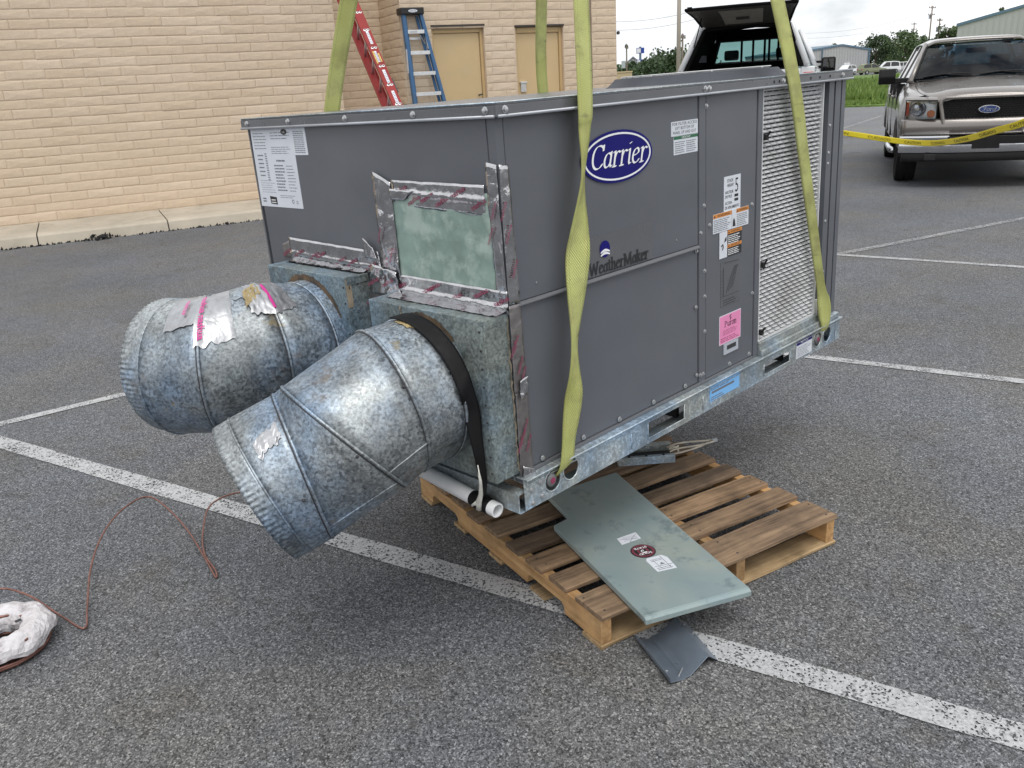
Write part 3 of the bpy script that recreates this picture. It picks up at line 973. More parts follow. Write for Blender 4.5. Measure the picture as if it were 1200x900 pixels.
# open condenser end: folded posts
for (yy, s) in ((0.0, 1), (UW, -1)):
    mb = MB()
    pl = [(1.735, 0.0), (1.775, 0.0), (1.775, 0.018), (1.788, 0.018), (1.788, 0.0), (1.832, 0.0), (1.832, 0.012), (1.842, 0.012), (1.842, 0.0), (1.872, 0.0), (1.872, 0.055), (1.865, 0.055), (1.865, 0.024), (1.735, 0.024)]
    mb.prism(pl, 0.075, 1.03, lambda u, v, d: (u, yy + s * v, d))
    pt = mb.build('corner_post', 'unit_paint', UNIT)
    if s == 1:
        mb = MB()
        for z in (0.30, 0.5, 0.72, 0.76, 0.86): mb.lathe([(0.0, 0.003), (0.005, 0.003), (0.006, 0)], 6, Matrix.Translation((1.752, 0, z)) @ Matrix.Rotation(radians(90), 4, 'X'))
        mb.build('rivet', 'screw_steel', pt)
# condenser coil behind a louvred guard
mb = MB(); mb.box(1.25, 1.688, 0.03, 0.065, 0.135, 1.03); coil = mb.build('condenser_coil', 'coil_fin', UNIT)
mb = MB(); mb.box(1.25, 1.30, UW - 0.10, UW - 0.04, 0.135, 1.03); mb.box(1.30, 1.688, UW - 0.08, UW - 0.04, 0.135, 1.03); mb.build('condenser_coil', 'coil_fin', UNIT)
gd = MB()
gx0, gx1, gz0, gz1 = 1.2535, 1.686, 0.142, 1.024
rows = 58
dz = (gz1 - gz0) / rows
for r in range(rows):
    z = gz0 + r * dz
    gd.quad((gx0, 0.014, z), (gx1, 0.014, z), (gx1, 0.014, z + dz * 0.50), (gx0, 0.014, z + dz * 0.50))
    nl = 10
    lw = (gx1 - gx0) / nl
    for k in range(-1, nl + 1):
        a = gx0 + (k + 0.5 * (r % 2)) * lw + 0.0025
        b = a + lw - 0.005
        a, b = max(a, gx0), min(b, gx1)
        if b - a < 0.006: continue
        zm = z + dz * 0.50
        y1 = 0.0015
        gd.add([(a, 0.014, zm + dz * 0.20), (b, 0.014, zm + dz * 0.20), (b - 0.003, y1, zm - dz * 0.16), (a + 0.003, y1, zm - dz * 0.16), (a, 0.014, zm - dz * 0.16), (b, 0.014, zm - dz * 0.16)], [(0, 1, 2, 3), (0, 3, 4), (1, 5, 2)])
    for k in range(nl + 1):
        a = gx0 + (k + 0.5 * (r % 2)) * lw
        if a <= gx1: gd.quad((a - 0.002, 0.0142, z + dz * 0.35), (min(a + 0.002, gx1), 0.0142, z + dz * 0.35), (min(a + 0.002, gx1), 0.0142, z + dz), (a - 0.002, 0.0142, z + dz))
g = gd.build('louvre_guard', 'guard_white', UNIT); g['kind'] = 'stuff'
fr = MB()
fr.box(1.2495, 1.254, -0.001, 0.03, 0.138, 1.028); fr.box(1.6855, 1.691, -0.002, 0.05, 0.138, 1.028); fr.box(1.254, 1.6855, 0.0, 0.028, 1.0245, 1.029); fr.box(1.254, 1.6855, 0.0, 0.03, 0.134, 0.1415)
fr.build('guard_frame', 'guard_white', UNIT)
mb = MB()
for z in (0.86, 0.42, 0.17):
    mb = MB(); mb.box(1.256, 1.272, -0.012, 0.012, z - 0.009, z + 0.009); mb.tube([(1.264, -0.008, z), (1.268, -0.02, z + 0.02)], 0.004, 6); mb.build('guard_clip', 'dark_gap', UNIT)
pass
mb = MB(); mb.box(1.692, 1.73, 0.004, 0.012, 0.10, 0.19); mb.build('guard_bracket', 'guard_white', UNIT)

# lid with a turned-down lip
lid = MB()
lid.box(-0.010, UL + 0.004, -0.016, UW + 0.012, 1.0465, 1.0525)
lid.box(-0.012, UL + 0.006, -0.0165, -0.0135, 1.020, 1.0465)
lid.box(-0.012, -0.009, -0.0135, UW + 0.014, 1.020, 1.0465)
lid.box(-0.009, UL + 0.006, UW + 0.0115, UW + 0.014, 1.020, 1.0465)
lid.box(UL + 0.003, UL + 0.006, -0.0135, UW + 0.0115, 1.020, 1.0465)
LID = lid.build('lid', 'unit_paint_lid', UNIT, bevel=0.0015)
hm = MB()
hm.tube([(-0.006, -0.0175, 1.0215), (UL + 0.004, -0.0175, 1.0215)], 0.0042, 6)
hm.tube([(-0.0135, -0.012, 1.0215), (-0.0135, UW + 0.012, 1.0215)], 0.0042, 6)
hm.build('lid_hem', 'hem_silver', LID, smooth=True)
wl = MB(); wl.tube([(-0.0105, -0.015, 1.0525), (-0.0105, UW + 0.01, 1.0525)], 0.0022, 6); wl.tube([(-0.01, -0.0155, 1.0525), (UL, -0.0155, 1.0525)], 0.0018, 6)
wl.build('lid_edge', 'rail_galvanized', LID, smooth=True)
fan = MB()
# raised orifice rim and wire grille over the condenser fan
fan.lathe([(0.345, 0.0), (0.335, 0.004), (0.318, 0.018), (0.305, 0.031), (0.290, 0.031), (0.285, 0.0)], 64, Matrix.Translation((1.50, 0.43, 1.0525)))
fan.build('fan_rim', 'fan_paint', LID, auto=40)
fg = MB()
for r in (0.05, 0.09, 0.13, 0.17, 0.21, 0.24, 0.265, 0.28):
    fg.tube([(1.50 + r * cos(2 * pi * k / 32), 0.43 + r * sin(2 * pi * k / 32), 1.0885) for k in range(33)], 0.0022, 5, False)
for k in range(8):
    fg.tube([(1.50 + 0.03 * cos(pi * k / 4), 0.43 + 0.03 * sin(pi * k / 4), 1.087), (1.50 + 0.285 * cos(pi * k / 4), 0.43 + 0.285 * sin(pi * k / 4), 1.086)], 0.003, 5)
fg.build('fan_grille', 'guard_white', LID)

def screw_mesh():
    mb = MB()
    mb.lathe([(0.0085, 0.0), (0.0085, 0.0012), (0.0055, 0.0016), (0.0055, 0.0055), (0.0, 0.0062)], 8)
    me = mb.mesh('screw'); me.materials.append(MATS['screw_steel'])
    return me
SCR = screw_mesh()
MF = Matrix.Rotation(radians(90), 4, 'X')
ME_ = Matrix.Rotation(radians(-90), 4, 'Y')
def scr_f(x, z, d=0.0, s=1.0): inst('screw', SCR, UNIT, Matrix.Translation((x, -d, z)) @ MF @ Matrix.Scale(s, 4))
def scr_e(y, z, d=0.0, s=1.0): inst('screw', SCR, UNIT, Matrix.Translation((-d, y, z)) @ ME_ @ Matrix.Scale(s, 4))
for x in (0.018, 0.872, 0.893, 1.35, 1.80): scr_f(x, 1.036, 0.0168, 1.15)
for y in (0.018, 0.289, 0.596, 0.902, 1.158): scr_e(y, 1.036, 0.0122, 1.15)
for x in (0.083, 0.259, 0.428, 0.604, 0.781, 1.057, 1.19): scr_f(x, 0.107, -0.001)
for x, z in ((0.893, 0.683), (0.926, 0.616), (0.874, 0.599), (0.850, 0.546), (0.897, 0.472), (0.846, 0.361), (0.898, 0.386), (0.898, 0.266), (0.905, 0.985), (0.85, 0.125), (1.19, 0.645), (1.205, 0.33), (0.872, 0.118), (0.889, 0.118)):
    scr_f(x, z, -0.001, 0.9)
for x, z in ((0.741, 0.60), (0.105, 0.60)): scr_f(x, z, -0.003, 0.5)
mb = MB()
for x in (1.29, 1.325, 1.55, 1.62, 1.70): mb.lathe([(0, 0.0008), (0.005, 0.0008), (0.005, 0)], 8, Matrix.Translation((x, -0.0166, 1.036)) @ MF)
mb.build('lid_hole', 'dark_gap', LID)

# base rail: front channel with fork pockets and lifting holes
def slot(cx, cz, r, n=14): return [(cx + r * cos(2 * pi * k / n), cz + r * sin(2 * pi * k / n)) for k in range(n)]
def rect(x0, x1, z0, z1): return [(x0, z0), (x1, z0), (x1, z1), (x0, z1)]
def plate(outer, holes, d0, d1, fn):
    """flat plate with holes between depths d0 and d1"""
    from mathutils.geometry import delaunay_2d_cdt
    pts, edges = [], []
    for lp in [outer] + holes:
        b = len(pts)
        pts += [Vector(q) for q in lp]
        edges += [(b + i, b + (i + 1) % len(lp)) for i in range(len(lp))]
    vs, es, fs, *_ = delaunay_2d_cdt(pts, edges, [], 0, 1e-6)
    def inside(q, lp):
        c = False
        for i in range(len(lp)):
            (ax, ay), (bx, by) = lp[i], lp[(i + 1) % len(lp)]
            if (ay > q[1]) != (by > q[1]) and q[0] < (bx - ax) * (q[1] - ay) / (by - ay) + ax: c = not c
        return c
    mb = MB()
    keep = []
    for f in fs:
        cx = sum(vs[i][0] for i in f) / len(f); cy = sum(vs[i][1] for i in f) / len(f)
        if inside((cx, cy), outer) and not any(inside((cx, cy), h) for h in holes): keep.append(tuple(f))
    n = len(vs)
    mb.add([fn(q[0], q[1], d0) for q in vs] + [fn(q[0], q[1], d1) for q in vs], keep + [tuple(i + n for i in f[::-1]) for f in keep])
    for lp in [outer] + holes:
        m = len(lp)
        mb.add([fn(*q, d0) for q in lp] + [fn(*q, d1) for q in lp], [(i, (i + 1) % m, (i + 1) % m + m, i + m) for i in range(m)])
    return mb
RB, RT = -0.014, 0.079
pk = [rect(0.548, 0.750, 0.0035, 0.056), rect(1.270, 1.468, 0.0035, 0.046)]
hl = [slot(0.100, 0.036, 0.033), slot(0.178, 0.042, 0.034), slot(1.697, 0.034, 0.033), slot(1.780, 0.034, 0.034)]
RAIL = plate(rect(-0.012, UL + 0.004, RB, RT), pk + hl, 0.0125, 0.016, lambda u, v, d: (u, -d, v)).build('base_rail', 'rail_galvanized', UNIT)
mb = MB()
mb.box(-0.012, UL + 0.004, -0.0125, 0.05, RB - 0.003, RB)
mb.box(-0.012, UL + 0.004, -0.026, 0.03, RT, RT + 0.003)
mb.tube([(-0.012, -0.0255, RT), (UL + 0.004, -0.0255, RT)], 0.0035, 6)
mb.box(-0.0, UL, -0.018, 0.02, RT - 0.020, RT - 0.0165)
mb.build('rail_flange', 'rail_galvanized', RAIL)
mb = MB(); mb.box(1.25, UL - 0.01, -0.02, 0.03, 0.0825, 0.105); mb.box(1.25, 1.74, -0.008, 0.034, 0.105, 0.133)
mb.build('coil_tray', 'rail_galvanized', UNIT, bevel=0.003)
tr = MB()
for h in pk: 
    a, b = h[0][0], h[1][0]; c, e = h[0][1], h[2][1]
    tr.tube([(a, -0.0165, e), (a, -0.0165, c), (b, -0.0165, c), (b, -0.0165, e)], 0.0026, 6)
for h in hl: tr.tube([(x, -0.0165, z) for x, z in h + h[:1]], 0.0026, 6, False)
for x in (0.462, 0.862): tr.tube([(x, -0.0162, RB + 0.014), (x, -0.0162, RT - 0.028)], 0.0022, 6)
tag(tr.build('rail_hem', 'rail_galvanized', RAIL, smooth=True), kind='stuff')
cb = MB(); cb.box(-0.0145, 0.068, -0.0185, -0.0162, RB + 0.002, RT - 0.018); cb.build('corner_bracket', 'rail_galvanized', RAIL, bevel=0.001)
for x, z in ((0.012, 0.042), (0.048, 0.052), (0.014, 0.002), (0.052, 0.008)): scr_f(x, z, 0.0188, 1.0)
cb = MB(); cb.box(1.855, UL + 0.006, -0.0185, -0.0162, RB + 0.002, RT); cb.build('corner_bracket', 'rail_galvanized', RAIL, bevel=0.001)
# other rails, floor and the wooden-looking cross channels seen through the pockets
plate(rect(-0.012, UL + 0.004, RB, RT), pk, 0.0125, 0.016, lambda u, v, d: (u, UW + d, v)).build('base_rail', 'rail_galvanized', UNIT)
mb = MB(); mb.box(-0.035, -0.031, -0.0125, UW + 0.0125, RB, 0.043); mb.box(-0.031, 0.0, -0.0125, UW + 0.0125, 0.040, 0.043)
mb.box(-0.031, 0.03, -0.0125, UW + 0.0125, RB - 0.003, RB)
mb.build('base_rail', 'rail_galvanized', UNIT)
mb = MB(); mb.box(UL, UL + 0.004, -0.0125, UW + 0.0125, RB, RT); mb.build('base_rail', 'rail_galvanized', UNIT)
mb = MB(); mb.box(0.0, UL - 0.002, 0.0, UW, 0.060, 0.078); mb.build('base_pan', 'rail_galvanized', UNIT)
mb = MB()
for x in (0.49, 0.77, 1.23, 1.49): mb.box(x, x + 0.018, 0.03, UW, RB + 0.004, 0.058)
mb.build('cross_channel', 'dark_gap', UNIT)

# --- labels on the front
def lab(name, x0, x1, z0, z1, mat, d=0.0, th=0.0010):
    mb = MB(); mb.box(x0, x1, -d - th, -d, z0, z1)
    return mb.build(name, mat, UNIT)
PT = 0.0013
def prt(parent, name, mat, fill, d=0.0):
    mb = MB(); fill(mb)
    o = mb.build(name, mat, parent); return o
# oval badge
def ell(cx, cz, a, b, n=48): return [(cx + a * cos(2 * pi * k / n), cz + b * sin(2 * pi * k / n)) for k in range(n)]
mb = MB(); mb.prism(ell(0.4605, 0.882, 0.1575, 0.0705), -0.002, -0.0008, lambda u, v, d: (u, d + 0.002 - 0.0025, v))
BADGE = mb.build('oval_badge', 'logo_blue', UNIT)
plate(ell(0.4605, 0.882, 0.149, 0.0635), [ell(0.4605, 0.882, 0.1425, 0.0585)], 0.0030, 0.0034, lambda u, v, d: (u, -d, v)).build('badge_ring', 'print_white', BADGE)
mb = MB(); nib_text(mb, 'Carrier', Fp, 0.337, 0.588, 0.857, 0.0405, nib=0.155, thin=0.045, slant=0.34, ang=22, off=0.0034)
mb.build('lettering', 'print_white', BADGE)
# second maker's name under the badge
mb = MB(); mb.box(0.312, 0.615, 0.0004, 0.0012, 0.5675, 0.680); NP = mb.build('name_film', 'unit_paint_lid', UNIT)
mb = MB(); nib_text(mb, 'WeatherMaker', Fp, 0.316, 0.592, 0.572, 0.0235, nib=0.24, thin=0.09, slant=0.02, ang=12, off=0.0008)
mb.build('lettering', 'print_black', NP)
mb = MB(); mb.prism(ell(0.388, 0.637, 0.0225, 0.0235, 24), 0.0, 1, lambda u, v, d: (u, -0.0006 - 0.001 * d, v)); BL = mb.build('globe_mark', 'logo_blue', NP)
def swoosh(z, h): return [(0.368 + 0.04 * k / 8, z + h * sin(pi * k / 8)) for k in range(9)] + [(0.408 - 0.04 * k / 8, z - 0.004 + h * 0.55 * sin(pi * (8 - k) / 8)) for k in range(9)]
mb = MB()
for z in (0.630, 0.622): mb.prism(swoosh(z, 0.007), 0, 1, lambda u, v, d: (u, -0.0018 - 0.0004 * d, v))
mb.build('swoosh', 'print_white', BL)
# filter notice
b = lab('notice_label', 0.719, 0.8595, 0.9105, 0.952, 'label_white', -0.002)
mb = MB()
for i, s in enumerate(('FOR FILTER ACCESS', 'LIFT BOTTOM OF', 'PANEL UP AND OUT')):
    ww = (0.128, 0.098, 0.122)[i] / 2
    text_into(mb, s, Fp, 0.789 - ww, 0.789 + ww, 0.9405 - 0.0125 * i, 0.0085, off=-0.0006, spacing=1.2)
mb.build('lettering', 'print_black', b)
b = lab('notice_label', 0.731, 0.8585, 0.856, 0.9095, 'label_white', -0.002)
mb = MB(); mb.quad(*[Fp(x, z, -0.0006) for x, z in rect(0.7315, 0.858, 0.900, 0.909)]); mb.build('green_band', 'print_green', b)
mb = MB(); text_into(mb, 'IMPORTANT', Fp, 0.772, 0.818, 0.9018, 0.0055, off=-0.0002); mb.build('lettering', 'print_white', b)
mb = MB(); rows_into(mb, Fp, 0.736, 0.79, 0.861, 0.897, 6, 0.35, -0.0004); rows_into(mb, Fp, 0.796, 0.853, 0.861, 0.897, 6, 0.35, -0.0004); mb.build('small_print', 'print_soft', b)['kind'] = 'stuff'
# stack height
b = lab('stack_label', 1.011, 1.1135, 0.645, 0.758, 'label_white', -0.001)
mb = MB()
for i, (s, ww) in enumerate((('STACK', .038), ('HEIGHT', .040), ('HAUTEUR', .050), ('DE PILE', .042), ('ALTURA', .042), ('DE APILAMIENTO', .088))):
    zz = (0.739, 0.724, 0.702, 0.688, 0.667, 0.652)[i]
    text_into(mb, s, Fp, 1.018 + (0.012 if i < 2 else 0), 1.018 + ww + (0.012 if i < 2 else 0), zz, 0.0095, off=0.0004, bold=0.012)
text_into(mb, '5', Fp, 1.079, 1.098, 0.703, 0.046, off=0.0004, fit=True)
for z in (0.687, 0.673): mb.quad(*[Fp(x, q, 0.0004) for x, q in rect(1.075, 1.099, z, z + 0.009)])
mb.build('lettering', 'print_black', b)
# warnings
def warn_block(nm, x0, x1, z0, z1, hz, mat_body, txt, body_print, d, bands):
    b = lab(nm, x0, x1, z0, z1, mat_body, d)
    for (bx0, bx1, bz0, bz1, word) in bands:
        mb = MB(); mb.quad(*[Fp(x, q, d + 0.0014) for x, q in rect(bx0, bx1, bz0, bz1)]); o = mb.build('orange_band', 'print_orange', b)
        mb = MB(); mx = (bx0 + bx1) / 2; text_into(mb, word, Fp, bx0 + (bx1 - bx0) * .22, bx1 - (bx1 - bx0) * .1, bz0 + (bz1 - bz0) * .2, (bz1 - bz0) * .62, off=d + 0.0017)
        mb.prism([(bx0 + 0.003, bz0 + 0.003), (bx0 + 0.014, bz0 + 0.003), (bx0 + 0.0085, bz1 - 0.003)], 0, 1, lambda u, v, q: (u, -d - 0.0016 - 0.0001 * q, v))
        mb.build('lettering', 'print_black', b)
    mb = MB()
    for r in body_print: rows_into(mb, Fp, *r, off=d + 0.0014)
    mb.build('small_print', 'print_soft' if mat_body == 'label_white' else 'print_white', b)
    return b
warn_block('warning_label', 0.944, 1.058, 0.583, 0.646, 0, 'label_white', '', [(0.948, 1.052, 0.588, 0.630, 7, 0.4)], 0.0002, [(0.9445, 1.0575, 0.632, 0.6455, 'WARNING')])
b = warn_block('warning_label', 1.060, 1.166, 0.583, 0.646, 0, 'label_white', '', [(1.09, 1.16, 0.588, 0.630, 7, 0.4)], 0.0002, [(1.0865, 1.1655, 0.632, 0.6455, 'WARNING')])
mb = MB(); mb.prism([(1.064, 0.590), (1.082, 0.590), (1.079, 0.606), (1.073, 0.618), (1.066, 0.610)], 0, 1, lambda u, v, q: (u, -0.0016 - 0.0002 * q, v)); mb.build('pictogram', 'print_black', b)
b = warn_block('warning_label', 1.032, 1.1235, 0.4935, 0.5815, 0, 'print_black', '', [(1.036, 1.118, 0.535, 0.567, 5, 0.4), (1.036, 1.118, 0.498, 0.521, 4, 0.4)], 0.0002, [(1.0325, 1.123, 0.569, 0.581, 'WARNING'), (1.0325, 1.123, 0.523, 0.534, 'AVISO')])
b = lab('warning_label', 0.984, 1.0315, 0.4935, 0.5815, 'label_white', 0.0002)
mb = MB()
mb.tube([Fp(0.994, 0.535, 0.0016), Fp(1.004, 0.54, 0.0016), Fp(1.006, 0.53, 0.0016), Fp(1.001, 0.522, 0.0016)], 0.0022, 5)
mb.prism([(1.012, 0.545), (1.026, 0.549), (1.027, 0.564), (1.021, 0.556), (1.019, 0.562)], 0, 1, lambda u, v, q: (u, -0.0016 - 0.0002 * q, v)); mb.build('pictogram', 'print_black', b)
# charging chart printed on the panel
b = lab('chart_label', 0.995, 1.117, 0.324, 0.480, 'unit_paint_lid', -0.0006, 0.0006)
mb = MB()
mb.tube([Fp(1.012, 0.476, 0.0006), Fp(1.108, 0.470, 0.0006)], 0.0007, 4)
for i in range(9): mb.tube([Fp(1.000, 0.36 + 0.011 * i, 0.0006), Fp(1.012, 0.36 + 0.011 * i, 0.0006)], 0.0005, 4)
for k in range(4):
    c = [(1.03 + 0.012 * k, 0.37 + 0.004 * k), (1.045 + 0.012 * k, 0.40), (1.06 + 0.01 * k, 0.43 + 0.004 * k), (1.085 + 0.006 * k, 0.455)]
    mb.tube([Fp(x, z, 0.0006) for x, z in bez(*c, n=8)], 0.0008, 4)
mb.tube([Fp(1.012, 0.36, 0.0006), Fp(1.012, 0.46, 0.0006)], 0.0005, 4); mb.tube([Fp(1.012, 0.36, 0.0006), Fp(1.105, 0.36, 0.0006)], 0.0005, 4)
rows_into(mb, Fp, 1.01, 1.105, 0.328, 0.352, 3, 0.3, 0.0003)
mb.build('chart_print', 'print_black', b)
# pink refrigerant label and the pull below it
b = lab('pink_label_border', 0.9875, 1.127, 0.190, 0.2935, 'label_white', -0.0004)
mb = MB(); mb.box(0.990, 1.1245, -0.0010, -0.0006, 0.1925, 0.291); b2 = mb.build('pink_label', 'label_pink', b)
mb = MB(); nib_text(mb, 'Puron', Fp, 1.020, 1.098, 0.2495, 0.0145, nib=0.16, thin=0.06, slant=0.05, ang=14, off=0.0014)
mb.tube([Fp(1.062, 0.287, 0.0013), Fp(1.052, 0.281, 0.0013), Fp(1.062, 0.276, 0.0013), Fp(1.055, 0.270, 0.0013)], 0.0016, 5)
mb.build('lettering', 'print_black', b2)
mb = MB(); rows_into(mb, Fp, 1.01, 1.108, 0.222, 0.242, 4, 0.3, 0.0012); rows_into(mb, Fp, 0.996, 1.118, 0.198, 0.216, 3, 0.35, 0.0012); mb.build('small_print', 'print_red', b2)['kind'] = 'stuff'
b = lab('pull_handle', 1.014, 1.107, 0.1505, 0.188, 'label_grey', 0.0, 0.004)
mb = MB(); mb.box(1.032, 1.090, -0.0052, -0.0045, 0.166, 0.181); mb.build('pull_recess', 'screw_dark', b)
# rail stickers
b = lab('blue_sticker', 0.904, 1.096, 0.0135, 0.070, 'label_blue', 0.0163)
mb = MB(); mb.quad(*[Fp(x, z, 0.0176) for x, z in rect(0.915, 1.06, 0.040, 0.048)]); rows_into(mb, Fp, 0.91, 1.0, 0.017, 0.032, 2, 0.5, 0.0176); rows_into(mb, Fp, 0.91, 1.05, 0.053, 0.066, 2, 0.4, 0.0176)
mb.build('small_print', 'print_soft', b)['kind'] = 'stuff'
b = lab('white_sticker', 1.520, 1.649, -0.004, 0.067, 'label_white', 0.0163)
mb = MB(); mb.quad(*[Fp(x, z, 0.0177) for x, z in rect(1.5205, 1.6485, 0.049, 0.0665)]); mb.build('blue_band', 'logo_blue', b)
mb = MB(); text_into(mb, 'NOTICE', Fp, 1.555, 1.615, 0.0525, 0.010, off=0.0181); mb.build('lettering', 'print_white', b)
mb = MB(); rows_into(mb, Fp, 1.528, 1.64, 0.002, 0.044, 7, 0.3, 0.0177); mb.build('small_print', 'print_soft', b)['kind'] = 'stuff'

# --- rating plate on the end
def en(name, poly, mat, d, parent=UNIT, th=0.001):
    mb = MB(); mb.prism(poly, d, d + th, lambda u, v, q: (-q, u, v)); return mb.build(name, mat, parent)
b = en('rating_label', [(1.166, 1.019), (0.834, 1.019), (0.834, 0.935), (0.910, 0.935), (0.910, 0.768), (1.172, 0.768)], 'label_white', 0.0)
mb = MB()
R_ = lambda *a, **k: rows_into(mb, Ep, *a, off=0.0014, **k)
R_(1.155, 1.07, 0.955, 1.012, 6, 0.22); R_(1.045, 0.925, 0.985, 1.012, 3, 0.25); R_(1.05, 0.925, 0.94, 0.965, 4, 0.25)
R_(1.145, 1.105, 0.868, 0.945, 6, 0.3); R_(1.098, 1.085, 0.855, 0.945, 12, 0.45, ragged=0.05); R_(1.15, 1.06, 0.815, 0.86, 6, 0.15)
R_(1.04, 0.945, 0.80, 0.812, 2, 0.25); R_(1.03, 0.96, 0.915, 0.926, 1, 0.45); R_(1.048, 0.985, 0.822, 0.91, 9, 0.4); R_(0.975, 0.925, 0.822, 0.91, 9, 0.2)
R_(0.905, 0.842, 0.942, 1.010, 12, 0.4, ragged=0.1); R_(1.155, 1.13, 0.783, 0.80, 2, 0.5)
mb.build('small_print', 'print_soft', b)['kind'] = 'stuff'
for z in (0.975, 0.952, 0.93): pass
mb = MB(); mb.prism([(1.105, 0.778), (1.065, 0.776), (1.065, 0.800), (1.108, 0.803)], 0.0012, 0.0016, lambda u, v, q: (-q, u, v)); mb.prism(ell(0.958, 1.006, 0.018, 0.009, 16), 0.0012, 0.0016, lambda u, v, q: (-q, u, v))
bk = mb.build('black_mark', 'print_black', b)
mb = MB(); rows_into(mb, Ep, 1.10, 1.07, 0.781, 0.797, 2, 0.4, 0.0019, 0.1); text_into(mb, 'UL', Ep, 0.966, 0.95, 1.0025, 0.006, off=0.0019); mb.build('mark_print', 'print_white', bk)
mb = MB(); mb.lathe([(0.007, 0), (0.0055, 0.0003), (0.004, 0)], 12, Matrix.Translation((-0.0012, 0.965, 0.789)) @ ME_); mb.lathe([(0.0055, 0), (0.0045, 0.0003), (0.0035, 0)], 12, Matrix.Translation((-0.0012, 0.94, 0.787)) @ ME_); mb.build('approval_mark', 'print_soft', b)

# --- mastic patch and foil tape on the end
def blob(u, v, s, a): return a * (noise.noise(Vector((u * s, v * s, 3.3))) + 0.5 * noise.noise(Vector((u * s * 2.3, v * s * 2.3, 1.7))))
mb = MB()
mb.grid(lambda u, v: (-0.004 - abs(blob(u, v, 5, 0.004)), 0.035 + u * 0.405, 0.580 + v * 0.262), 26, 20)
mb.build('mastic_patch', 'green_mastic', UNIT, smooth=True, solid=0.002)
tseed = 0
def tape(p00, p10, p01, p11, fn, d=0.003, amp=0.0035, nu=24, nv=6, mat='foil_tape', prints=0, col='print_red', name='foil_tape', fold=None):
    """crinkled strip between four corner points given in the plane of fn"""
    global tseed
    tseed += 1
    sd = tseed * 7.31
    def pt(u, v):
        y = (p00[0] * (1 - u) + p10[0] * u) * (1 - v) + (p01[0] * (1 - u) + p11[0] * u) * v
        z = (p00[1] * (1 - u) + p10[1] * u) * (1 - v) + (p01[1] * (1 - u) + p11[1] * u) * v
        q = Vector((y * 30 + sd, z * 30, sd))
        e = 0.62 * amp * (noise.noise(q * 0.7) + 0.5 * abs(noise.noise(q * 1.7)) + 0.3 * noise.noise(q * 4.0))
        if fold is not None and abs(v - fold) < 0.09: e += amp * 2.2 * (1 - abs(v - fold) / 0.09)
        z += 0.0012 * noise.noise(Vector((y * 25, sd, v * 3)))
        return fn(y, z, d + abs(e))
    mb = MB(); mb.grid(pt, nu, nv)
    o = mb.build(name, mat, UNIT, smooth=True, solid=0.0003)
    if prints:
        pm = MB()
        for k in range(prints):
            u0 = (k + 0.5) / prints + random.uniform(-.05, .05)
            v0 = random.uniform(0.2, 0.7)
            cy = (p00[0] * (1 - u0) + p10[0] * u0) * (1 - v0) + (p01[0] * (1 - u0) + p11[0] * u0) * v0
            cz = (p00[1] * (1 - u0) + p10[1] * u0) * (1 - v0) + (p01[1] * (1 - u0) + p11[1] * u0) * v0
            sg = -1 if fn is Ep else 1
            wide = abs(p10[0] - p00[0]) > abs(p01[1] - p00[1])
            an = radians(24 if wide else 66)
            def fr(u, v, dd, cy=cy, cz=cz, sg=sg, an=an):
                return fn(cy + sg * (u * cos(an) - v * sin(an)), cz + u * sin(an) + v * cos(an), dd)
            text_into(pm, 'nashua', fr, -0.03, 0.03 if wide else 0.018, 0.0, 0.014 if wide else 0.010, off=d + amp * 0.9 + 0.001, bold=0.012)
        pm.build('tape_print', col, o)['kind'] = 'stuff'
    return o
tape((0.425, 0.802), (0.052, 0.785), (0.425, 0.868), (0.052, 0.862), Ep, 0.006, 0.002, 36, 10, prints=6, fold=0.52)
tape((0.425, 0.815), (0.37, 0.815), (0.435, 0.845), (0.33, 0.842), Ep, 0.011, 0.006, 14, 6)
tape((0.508, 0.590), (0.428, 0.585), (0.506, 0.892), (0.424, 0.862), Ep, 0.009, 0.009, 8, 26, prints=2)
tape((0.034, 0.575), (-0.003, 0.575), (0.040, 0.918), (0.001, 0.911), Ep, 0.007, 0.006, 6, 30, prints=2)
tape((-0.006, 0.565), (0.034, 0.562), (-0.004, 0.911), (0.029, 0.908), Fp, 0.004, 0.005, 6, 30, prints=3)
tape((0.455, 0.545), (-0.004, 0.540), (0.440, 0.603), (-0.004, 0.600), Ep, 0.008, 0.004, 44, 8, prints=6, fold=0.25)
tape((1.025, 0.600), (0.52, 0.590), (1.025, 0.672), (0.53, 0.660), Ep, 0.005, 0.003, 44, 8, prints=6, fold=0.22)
tape((1.075, 0.60), (1.025, 0.602), (1.075, 0.645), (1.02, 0.662), Ep, 0.003, 0.002, 8, 6, 'dull_tape', prints=1)
tape((0.585, 0.640), (0.530, 0.640), (0.590, 0.700), (0.540, 0.672), Ep, 0.013, 0.008, 8, 8)
tape((0.575, 0.535), (0.430, 0.535), (0.560, 0.625), (0.440, 0.610), Ep, 0.014, 0.018, 16, 12, prints=2)
tape((0.60, 0.44), (0.487, 0.44), (0.585, 0.545), (0.489, 0.545), Ep, 0.010, 0.014, 12, 12, 'dull_tape', prints=2)
tape((-0.010, 0.085), (0.040, 0.085), (-0.006, 0.330), (0.040, 0.330), Fp, 0.003, 0.004, 8, 24, 'dull_tape', prints=4)
tape((-0.010, 0.325), (0.038, 0.325), (-0.006, 0.562), (0.036, 0.560), Fp, 0.004, 0.004, 8, 24, 'dull_tape', prints=4)
tape((-0.012, 0.075), (0.040, 0.078), (-0.008, 0.12), (0.028, 0.10), Fp, 0.014, 0.010, 10, 8, name='foil_tape')
tape((0.004, 0.30), (0.034, 0.32), (0.006, 0.36), (0.038, 0.365), Fp, 0.010, 0.012, 8, 8)
